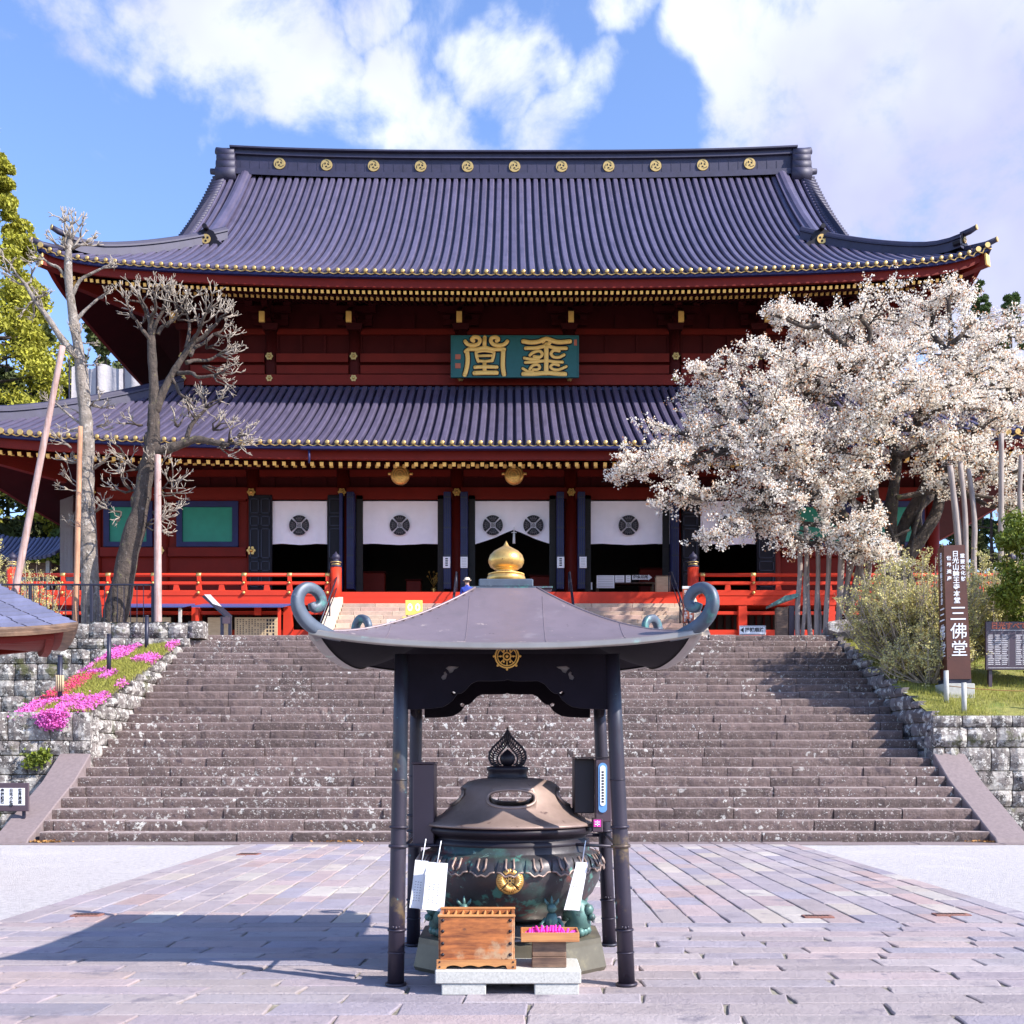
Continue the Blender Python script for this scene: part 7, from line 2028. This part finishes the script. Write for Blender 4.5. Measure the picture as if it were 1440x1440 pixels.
# yellow sign on the steps
D = 36.05; x0, x1 = (570 - 720) / 1500 * D, (594 - 720) / 1500 * D; z1_ = EYE + (1067 - 844) / 1500 * D
t = thing('yellow_sign', 'pale yellow stand with two white ovals on the stone steps', 'sign', ((x0 + x1) / 2, D, ZT))
m = MB(); m.rbox(x0, x1, D, D + .04, z1_ - .5, z1_, .01); bd = m.build('panel', MT['yellow'], t)
for s in (-1, 1):
    me = curve_mesh([[(.085 * math.cos(a), .13 * math.sin(a)) for a in [i * math.pi / 12 for i in range(24)]], [(.035 * math.cos(a), .07 * math.sin(a)) for a in [i * math.pi / 12 for i in range(24)]]], .006); put(me, 'oval_mark', MT['white'], bd, ((x0 + x1) / 2 + s * .13, D - .004, z1_ - .24))
m = MB(); m.rbox(x0 - .1, x1 + .12, D - .02, D + .05, z1_ - .85, z1_ - .56, .01); m.build('lower_panel', MT['yellow'], t)
for xx in (x0 + .05, x1 - .05):
    m = MB(); m.bb(xx - .02, xx + .02, D + .055, D + .09, ZT, z1_ - .1); m.build('leg', MT['steel'], t)
D = 35.6; x0, x1 = (544 - 720) / 1500 * D, (556 - 720) / 1500 * D; z1_ = EYE + (1067 - 871) / 1500 * D
t = thing('small_notice', 'little white notice with black marks beside the steps, left of the yellow one', 'sign', ((x0 + x1) / 2, D, ZT))
m = MB(); m.rbox(x0, x1, D, D + .02, z1_ - .36, z1_, .005); m.build('panel', MT['white'], t)
m = MB(); m.bb(x0 + .10, x0 + .18, D - .005, D, z1_ - .14, z1_ - .07); m.bb(x0 + .11, x0 + .17, D - .005, D, z1_ - .26, z1_ - .20); m.build('writing', MT['ink'], t)
m = MB(); m.bb((x0 + x1) / 2 - .015, (x0 + x1) / 2 + .015, D + .022, D + .05, ZT, z1_ - .1); m.build('leg', MT['steel'], t)
# offertory chest at the head of the steps
D = 40.45; x0, x1 = (657 - 720) / 1500 * D, (776 - 720) / 1500 * D
t = thing('offertory_chest', 'wide grey-blue offertory chest before the central doorway, behind the golden ball', 'chest', ((x0 + x1) / 2, D, 7.86))
m = MB(); m.rbox(x0, x1, D, D + .9, 7.87, 8.06, .02); m.build('body', MT['brownbox'], t)
m = MB(); m.rbox(x0 - .03, x1 + .03, D - .04, D + .04, 8.062, 8.14, .01); m.rbox(x0 - .03, x1 + .03, D + .86, D + .94, 8.062, 8.14, .01); m.build('rim', MT['patina'], t)
m = MB()
for k in range(16): xx = x0 + .1 + k * (x1 - x0 - .2) / 15; m.bb(xx - .03, xx + .03, D + .045, D + .855, 8.063, 8.10)
m.build('slats', MT['woodd'], t)

# counter goods in the right-hand doorway
D = 43.5
t = thing('counter_table', 'low dark counter inside the doorway right of the central one', 'table', ((895 - 720) / 1500 * D, D, 8.25))
x0, x1 = (838 - 720) / 1500 * D, (922 - 720) / 1500 * D
m = MB(); m.rbox(x0, x1, D + .1, D + .7, 8.75, 8.82, .01); m.build('top', MT['woodd'], t)
for xx in (x0 + .05, x1 - .13):
    for yy in (D + .13, D + .6): m = MB(); m.bb(xx, xx + .08, yy, yy + .08, 8.2, 8.75); m.build('leg', MT['woodd'], t)
def wpaper(xa, xb, ya, yb, lb, rows=5):
    a, b = (xa - 720) / 1500 * 42.9, (xb - 720) / 1500 * 42.9; c, d = EYE + (1067 - yb) / 1500 * 42.9, EYE + (1067 - ya) / 1500 * 42.9
    t = thing('counter_notice', lb, 'notice', (a, 42.9, c), group='white notices at the counter')
    m = MB(); m.rbox(a, b, 42.9, 42.93, c, d, .004); m.build('sheet', MT['white'], t)
    m = MB()
    for k in range(rows): z = c + (d - c) * (k + .7) / (rows + .4); m.bb(a + .05, b - .05, 42.893, 42.899, z, z + .015)
    m.build('writing', MT['tarp'], t)
wpaper(839, 864, 809, 827, 'largest white notice sheet at the counter, nearest the blue door edge', 7)
wpaper(865, 878, 809, 819, 'white notice sheet touching the right side of the largest one', 4)
wpaper(880, 887, 809, 819, 'narrow white sheet just left of the arrow', 3)
wpaper(826, 833, 819, 829, 'small blue-white card low beside the blue door edge', 3)
a, b = (889 - 720) / 1500 * 42.9, (917 - 720) / 1500 * 42.9; zc = EYE + (1067 - 812) / 1500 * 42.9
t = thing('arrow_notice', 'white right-pointing arrow notice with dark characters at the counter', 'notice', (a, 42.9, zc))
me = curve_mesh([[(a, zc - .09), (b - .15, zc - .09), (b - .15, zc - .12), (b, zc), (b - .15, zc + .12), (b - .15, zc + .09), (a, zc + .09)]], .02); put(me, 'arrow_panel', MT['white'], t, (0, 42.9, 0))
put(text_mesh('御朱印所', .15, .004, bold=.004), 'writing', MT['ink'], t, ((a + b) / 2 - .06, 42.885, zc))
a, b = (923 - 720) / 1500 * 41.5, (942.5 - 720) / 1500 * 41.5
t = thing('wooden_stand', 'pale plywood box stand at the right end of the counter doorway', 'box', ((a + b) / 2, 41.5, 7.86))
m = MB(); m.rbox(a, b, 41.5, 41.9, 7.87, 8.70, .01); m.build('box', MT['timber'], t)
m = MB(); m.rbox(a - .02, b + .02, 41.48, 41.92, 8.701, 8.73, .005); m.build('top', MT['woodd'], t)

# things under the left veranda: awnings and votive boards
for i, (xa, xb, lb) in enumerate(((165, 262, 'blue lean-to awning under the balustrade behind the black fence'), (278, 400, 'blue lean-to awning under the balustrade above the writing board'))):
    D = 39.0; x0, x1 = (xa - 720) / 1500 * D, (xb - 720) / 1500 * D
    t = thing('blue_awning', lb, 'awning', ((x0 + x1) / 2, D, 7.2), group='blue awnings under the balustrade')
    m = MB(); m.add([(x0 - .05, D - .6, 7.05), (x1 + .05, D - .6, 7.05), (x1 + .05, D + .9, 7.35), (x0 - .05, D + .9, 7.35), (x0 - .05, D - .6, 7.10), (x1 + .05, D - .6, 7.10), (x1 + .05, D + .9, 7.40), (x0 - .05, D + .9, 7.40)], [(3, 2, 1, 0), (4, 5, 6, 7), (0, 1, 5, 4), (1, 2, 6, 5), (2, 3, 7, 6), (3, 0, 4, 7)]); m.build('sheet_roof', MT['blueaw'], t)
    for xx in (x0 + .1, x1 - .1):
        m = MB(); m.bb(xx - .05, xx + .05, D - .45, D - .35, ZT, 7.06); m.build('upright', MT['concrete'] if i == 0 else MT['red'], t)
D = 39.6
for (xa, xb, ya, yb, lb, wr) in ((330, 390, 868, 891, 'pale wooden board crowded with small black characters under the balustrade', 1), (292, 326, 868, 891, 'blank pale board just left of the board of characters', 0), (165, 240, 868, 890, 'row of ochre boards behind the black fence', 0)):
    x0, x1, z0_, z1_ = (xa - 720) / 1500 * D, (xb - 720) / 1500 * D, EYE + (1067 - yb) / 1500 * D, EYE + (1067 - ya) / 1500 * D
    t = thing('votive_board', lb, 'board', ((x0 + x1) / 2, D, ZT), group='wooden boards under the balustrade')
    m = MB(); m.rbox(x0, x1, D, D + .05, z0_ - .3, z1_, .008); m.build('panel', MT['timber'], t)
    for xx in (x0 + .03, x1 - .08):
        m = MB(); m.bb(xx, xx + .05, D + .055, D + .1, ZT, z1_); m.build('leg', MT['woodd'], t)
    if wr:
        m = MB()
        for c in range(13):
            big = c > 9
            for r_ in range(5 if big else 8):
                if rng.random() < .85:
                    h = .09 if big else .045; xx = x0 + .08 + c * .11; z = z1_ - .07 - r_ * (.13 if big else .075); m.bb(xx, xx + h * .8, D - .004, D, z - h, z)
        m.build('writing', MT['ink'], t)
        m = MB(); m.bb(x0 + .8, x0 + 1.05, D - .30, D - .2, z1_ + .05, z1_ + .38); m.build('red_tag', MT['red'], t)
# slanted lectern board
D = 31.2
t = thing('lectern_board', 'slanted dark information lectern on two legs at the top left of the stairs', 'information board', ((310 - 720) / 1500 * D, D, ZT))
A = px(284, 839, D); B = px(316, 868, D)
A2, B2 = px(291, 839, D + .9), px(324, 866, D + .5)
m = MB(); nrm = (B - A).cross(Vector((0, 1, 0))).normalized() * .05
up_ = Vector((0, .75, .1))
m.add([A, B, B + up_, A + up_, A + nrm, B + nrm, B + up_ + nrm, A + up_ + nrm], [(0, 1, 2, 3), (7, 6, 5, 4), (4, 5, 1, 0), (5, 6, 2, 1), (6, 7, 3, 2), (7, 4, 0, 3)]); m.build('panel', MT['steel'], t)
m = MB(); m.add([A + Vector((.05, .05, .07)), B + Vector((-.05, .05, .07)), B + up_ + Vector((-.05, -.05, .07)), A + up_ + Vector((.05, -.05, .07))], [(0, 1, 2, 3)]); m.build('printed_face', MT['tarp'], t)
for xx in (312, 323):
    m = MB(); p = px(xx, 868, D); m.bb(p.x - .045, p.x + .045, D, D + .07, ZT, p.z + .02); m.build('leg', MT['steel'], t)
m = MB(); p, q = px(313, 868, D), px(324, 877, D); m.bb(p.x, q.x, D - .02, D + .06, q.z, p.z); m.build('head_block', MT['brownbox'], t)

# black fence on the left terrace wall
D = 30.45
t = thing('metal_fence', 'black metal bar fence on top of the left stone wall before the bare trees', 'fence', (-14, D, ZT))
x0, x1 = -15.8, (215 - 720) / 1500 * D; zt_ = EYE + (1067 - 821) / 1500 * D
m = MB(); m.rbox(x0, x1 + .03, D - .03, D + .03, zt_ - .05, zt_, .008); m.build('top_rail', MT['steel'], t)
m = MB(); m.bb(x0, x1, D - .015, D + .015, ZT + .30, ZT + .34); m.build('bottom_rail', MT['steel'], t)
m = MB(); m.bb(-.009, .009, -.009, .009, 0, zt_ - .05 - ZT - .30); b0 = m.build('bar', MT['steel'], t, origin=(0, 0, 0))
nb_ = int((x1 - x0) / .185); tb = WO[t.name]
copies(b0, [(x0 + .1 + i * .185 - tb.x, D - tb.y, ZT + .31 - tb.z) for i in range(nb_)])
for i in range(4):
    xx = x1 - i * 1.75; m = MB(); m.rbox(xx - .04, xx + .04, D - .04, D + .04, ZT, zt_ - .051, .008); m.build('fence_post', MT['steel'], t)
# posts in the flower bed
for (x, y0, y1, D, lb, cap) in ((84, 922, 990, 24.3, 'nearest black post in the flower bed, wrapped with a pale striped band', 1), (153, 892, 941, 26.6, 'middle black post in the flower bed', 0), (206, 866, 909, 29.0, 'farthest black post in the flower bed, at the head of the wall', 0)):
    X = (x - 720) / 1500 * D; z1 = EYE + (1067 - y0) / 1500 * D; z0_ = bed_z(X, D)
    t = thing('bed_post', lb, 'post', (X, D, z0_), group='black posts in the flower bed')
    m = MB(); m.cyl((X, D, z0_ - .2), (X + .01, D, z1), .052, .052, 12); m.build('shaft', MT['steel'], t)
    m = MB(); m.lathe((X + .01, D, z1), [(.056, -.02), (.058, .0), (.04, .015), (.005, .02)], 12); m.build('cap', MT['steel'], t)
    if cap:
        zc = EYE + (1067 - 962) / 1500 * D; m = MB()
        for k in range(12):
            a = k * math.pi / 6; m.cyl((X + .08 * math.cos(a), D + .08 * math.sin(a), zc - .17), (X + .08 * math.cos(a), D + .08 * math.sin(a), zc + .20), .015, n=5)
        m.build('striped_band', MT['timber'], t)
# sign by the left ramp
D = 20.7
t = thing('low_sign', 'low dark-framed white sign leaning beside the left stone ramp', 'sign', ((12 - 720) / 1500 * D, D, 0))
x0, x1 = (-32 - 720) / 1500 * D, (40 - 720) / 1500 * D; z0_, z1_ = EYE + (1067 - 1141) / 1500 * D, EYE + (1067 - 1101) / 1500 * D
m = MB(); m.rbox(x0, x1, D, D + .05, z0_, z1_, .01); fr = m.build('frame', MT['brownbox'], t)
m = MB(); m.bb(x0 + .05, x1 - .07, D - .006, D, z0_ + .12, z1_ - .10); m.build('panel', MT['white'], t)
for i, s_ in enumerate(('世界遺産', '日光の社寺', '参拝順路')):
    for j, ch in enumerate(s_): put(text_mesh(ch, .075, .004, bold=.002), 'character', MT['ink'], t, (x1 - .16 - i * .17, D - .010, z1_ - .15 - j * .075 if j < 4 else z1_ - .15 - 3.8 * .075), (R(90), 0, 0))
for xx in (x0 + .1, x1 - .15):
    m = MB(); m.bb(xx, xx + .05, D + .055, D + .11, 0, z0_ + .1); m.build('leg', MT['steel'], t)

# small shelter whose roof enters from the left
t = thing('roofed_shelter', 'slate-roofed shelter with red fascia entering at the left edge before the stone wall', 'shelter', (-8.6, 16.2, 0))
ex, ey = -5.70, 14.0; ez = 3.22; W2, D2 = 4.6, 4.6
sx0, sx1, sy0, sy1 = ex - W2, ex, ey, ey + D2
mxx, myy = (sx0 + sx1) / 2, (sy0 + sy1) / 2
def rotm(m):
    ca, sa = math.cos(R(28)), math.sin(R(28))
    m.v = [(p[0], ey + (p[1] - ey) * .42, p[2]) for p in m.v]
    m.v = [(ex + (p[0] - ex) * ca - (p[1] - ey) * sa, ey + (p[0] - ex) * sa + (p[1] - ey) * ca, p[2]) for p in m.v]
def shz(u): return ez + .56 * u + .05 * u * u
m = MB()
rows = 26
for side in range(4):
    for k in range(rows):
        u0 = k / rows * W2 / 2; u1 = (k + 1) / rows * W2 / 2 + .03
        def P_(a, u):
            l = W2 / 2 - u; s = a * l; lift_ = .16 * abs(a) ** 3 * (1 - u / (W2 / 2))
            c = ((mxx + s, sy0 + u), (sx1 - u, myy + s), (mxx - s, sy1 - u), (sx0 + u, myy - s))[side]
            return (c[0], c[1], shz(u) + lift_)
        nseg = max(1, int((W2 - 2 * u0) / .3))
        for i in range(nseg):
            a0, a1 = -1 + 2 * i / nseg + .004, -1 + 2 * (i + 1) / nseg - .004
            p = [Vector(P_(a0, u0)), Vector(P_(a1, u0)), Vector(P_(a1, u1)), Vector(P_(a0, u1))]
            p[0].z += .022; p[1].z += .022; q = [v + Vector((0, 0, -.02)) for v in p[:2]]
            m.add([p[0], p[1], p[2], p[3], q[0], q[1]], [(0, 1, 2, 3), (4, 5, 1, 0)])
rotm(m); sr_ = m.build('roof', MT['slate'], t)
G = []; S_ = []
for side in range(4):
    for i in range(16):
        a = -1 + 2 * i / 16; lift_ = .16 * abs(a) ** 3; s = a * W2 / 2
        c = ((mxx + s, sy0), (sx1, myy + s), (mxx - s, sy1), (sx0, myy - s))[side]
        d = Vector((c[0] - mxx, c[1] - myy, 0)); 
        def ins(k, z): return (mxx + (c[0] - mxx) * (1 - k), myy + (c[1] - myy) * (1 - k), z + lift_)
        G.append([ins(0, ez + .02), ins(-.004, ez - .01), ins(.008, ez - .05), ins(.006, ez - .055), ins(.02, ez - .10), ins(.07, ez - .10)])
        S_.append([ins(.07, ez - .10), ins(.12, ez - .10), ins(.12, ez - .20), ins(.16, ez - .20), ins(.16, ez - .13), ins(.98, ez - .12)])
G.append(G[0]); S_.append(S_[0])
m = MB(); m.grid(G, smooth=False); rotm(m); m.build('eave_board', MT['woodd'], t)
m = MB(); m.grid(S_, smooth=False); rotm(m); m.build('red_fascia', MT['dred'], t)
for (x, y) in ((sx0 + .9, sy0 + .9), (sx1 - 1.35, sy0 + .9), (sx1 - 1.35, sy1 - .9), (sx0 + .9, sy1 - .9)):
    m = MB(); m.rbox(x - .09, x + .09, y - .09, y + .09, 0, ez + .1, .01); rotm(m); m.build('column', MT['dred'], t)

# buildings behind on the left
D = 62
x0, x1 = (100 - 720) / 1500 * D, (215 - 720) / 1500 * D
t = thing('sheeted_building', 'building wrapped in pale grey sheeting behind the left roof', 'building', ((x0 + x1) / 2, D, ZT))
P = [[(x0 + (x1 - x0) * i / 24, D + .12 * math.sin(i * 1.3) + .08 * math.sin(i * .5 + j), ZT + (24.4 - ZT + .15 * math.sin(i * .8)) * j / 14) for j in range(15)] for i in range(25)]
m = MB(); m.grid(P, flip=True); m.bb(x0, x1, D + .3, D + 8, ZT, 24.2)
m.build('sheeting', MT['tarp'], t)
m = MB()
for k in range(4): xx = x0 + (x1 - x0) * k / 3; m.cyl((xx, D - .25, ZT), (xx, D - .25, 24.7), .05, n=6)
m.build('scaffold_poles', MT['steel'], t)
D = 47; x0, x1 = (84 - 720) / 1500 * D, (103 - 720) / 1500 * D
t = thing('corrugated_shed', 'narrow grey corrugated screen beside the hall, behind the bare trees', 'shed', ((x0 + x1) / 2, D, ZT))
P = []
for i in range(40):
    x = x0 + (x1 - x0) * i / 39; P.append([(x, D + .03 * math.cos(i * 1.6), ZT), (x, D + .03 * math.cos(i * 1.6), 13.2)])
m = MB(); m.grid(P, flip=True); m.bb(x0, x1, D + .1, D + 1.2, ZT, 13.15); m.build('sheets', MT['tarp'], t)
m = MB(); m.bb(x0 - .03, x1 + .03, D - .06, D + 1.25, 13.2, 13.28); m.build('cap_rail', MT['tarp'], t)
D = 52; x0, x1 = -25.4, -22.2
t = thing('side_pavilion', 'small pavilion with curved grey tiled roof at the far left', 'pavilion', ((x0 + x1) / 2, D, ZT))
m = MB()
for i in range(17):
    xx = x0 - .2 + i * (x1 - x0 + .4) / 16
    pts = [(xx, D - .8 + u, 11.2 + .45 * u + .12 * u * u + .25 * ((i - 8) / 8) ** 4) for u in (0, .5, 1.0, 1.5, 2.0)]
    m.tube(pts, .09, 6)
m.grid([[(x0 - .2 + i * (x1 - x0 + .4) / 8, D - .8 + u, 11.15 + .45 * u + .12 * u * u + .25 * ((i - 4) / 4) ** 4) for u in (0, .5, 1, 1.5, 2)] for i in range(9)], flip=True)
m.build('roof', MT['slate'], t)
m = MB(); m.bb(x0 + .3, x1 - .3, D + .2, D + 3, ZT, 11.2); m.build('wall', MT['woodd'], t)
for xx in (x0 + .2, x1 - .4, (x0 + x1) / 2):
    m = MB(); m.bb(xx, xx + .18, D - .3, D - .1, ZT, 11.2); m.build('column', MT['concrete'], t)

# lightning wires on the roof corner, visitor
t = thing('person', 'visitor with light hat and blue top on the steps, mostly behind the canopy roof', 'person', ((657 - 720) / 1500 * 38.3, 38.25, 6.44))
o = WO[t.name]
me = bpy.data.meshes.new('body')
J = [(0, 0, .86), (0, 0, 1.05), (0, 0, 1.27), (0, 0, 1.36), (0, -.01, 1.44), (0, -.015, 1.55), (-.10, 0, .80), (-.11, -.02, .44), (-.11, .02, .07), (-.11, -.10, .03), (.10, 0, .80), (.11, -.02, .44), (.11, .02, .07), (.11, -.10, .03), (-.18, 0, 1.26), (-.23, .0, 1.0), (-.22, -.08, .78), (.18, 0, 1.26), (.23, 0, 1.0), (.22, -.08, .78)]
E_ = [(0, 1), (1, 2), (2, 3), (3, 4), (4, 5), (0, 6), (6, 7), (7, 8), (8, 9), (0, 10), (10, 11), (11, 12), (12, 13), (2, 14), (14, 15), (15, 16), (2, 17), (17, 18), (18, 19)]
RR = [.15, .14, .15, .06, .075, .085, .085, .06, .045, .04, .085, .06, .045, .04, .065, .045, .032, .065, .045, .032]
me.from_pydata(J, E_, []); b = bpy.data.objects.new('body', me); COL.objects.link(b)
md = b.modifiers.new('s', 'SKIN'); sv = me.skin_vertices[0].data
for i, r in enumerate(RR): sv[i].radius = (r, r * (.75 if i < 3 else 1))
sv[0].use_root = True
b.modifiers.new('d', 'SUBSURF').levels = 1
dg = bpy.context.evaluated_depsgraph_get(); dg.update()
me2 = bpy.data.meshes.new_from_object(b.evaluated_get(dg)); bpy.data.objects.remove(b)
for q in ('skin', 'coatb', 'trous'): me2.materials.append(MT[q])
for p in me2.polygons:
    z = p.center.z; p.use_smooth = True
    p.material_index = 0 if z > 1.36 or (abs(p.center.x) > .19 and z < .84) else (2 if z < .9 and abs(p.center.x) < .2 else 1)
me2.name = 'body'
bo = bpy.data.objects.new('body', me2); COL.objects.link(bo); bo.parent = t; WO[bo.name] = o
m = MB(); m.lathe((o.x, o.y - .01, o.z + 1.50), [(.092, -.02), (.100, .05), (.09, .10), (.05, .135), (.005, .145)], 14); m.build('hair', MT['hair'], t)
m = MB(); m.lathe((o.x, o.y - .01, o.z + 1.56), [(.15, -.012), (.15, 0), (.102, .01), (.10, .07), (.06, .10), (.005, .105)], 14); m.build('hat', MT['stringer'], t)
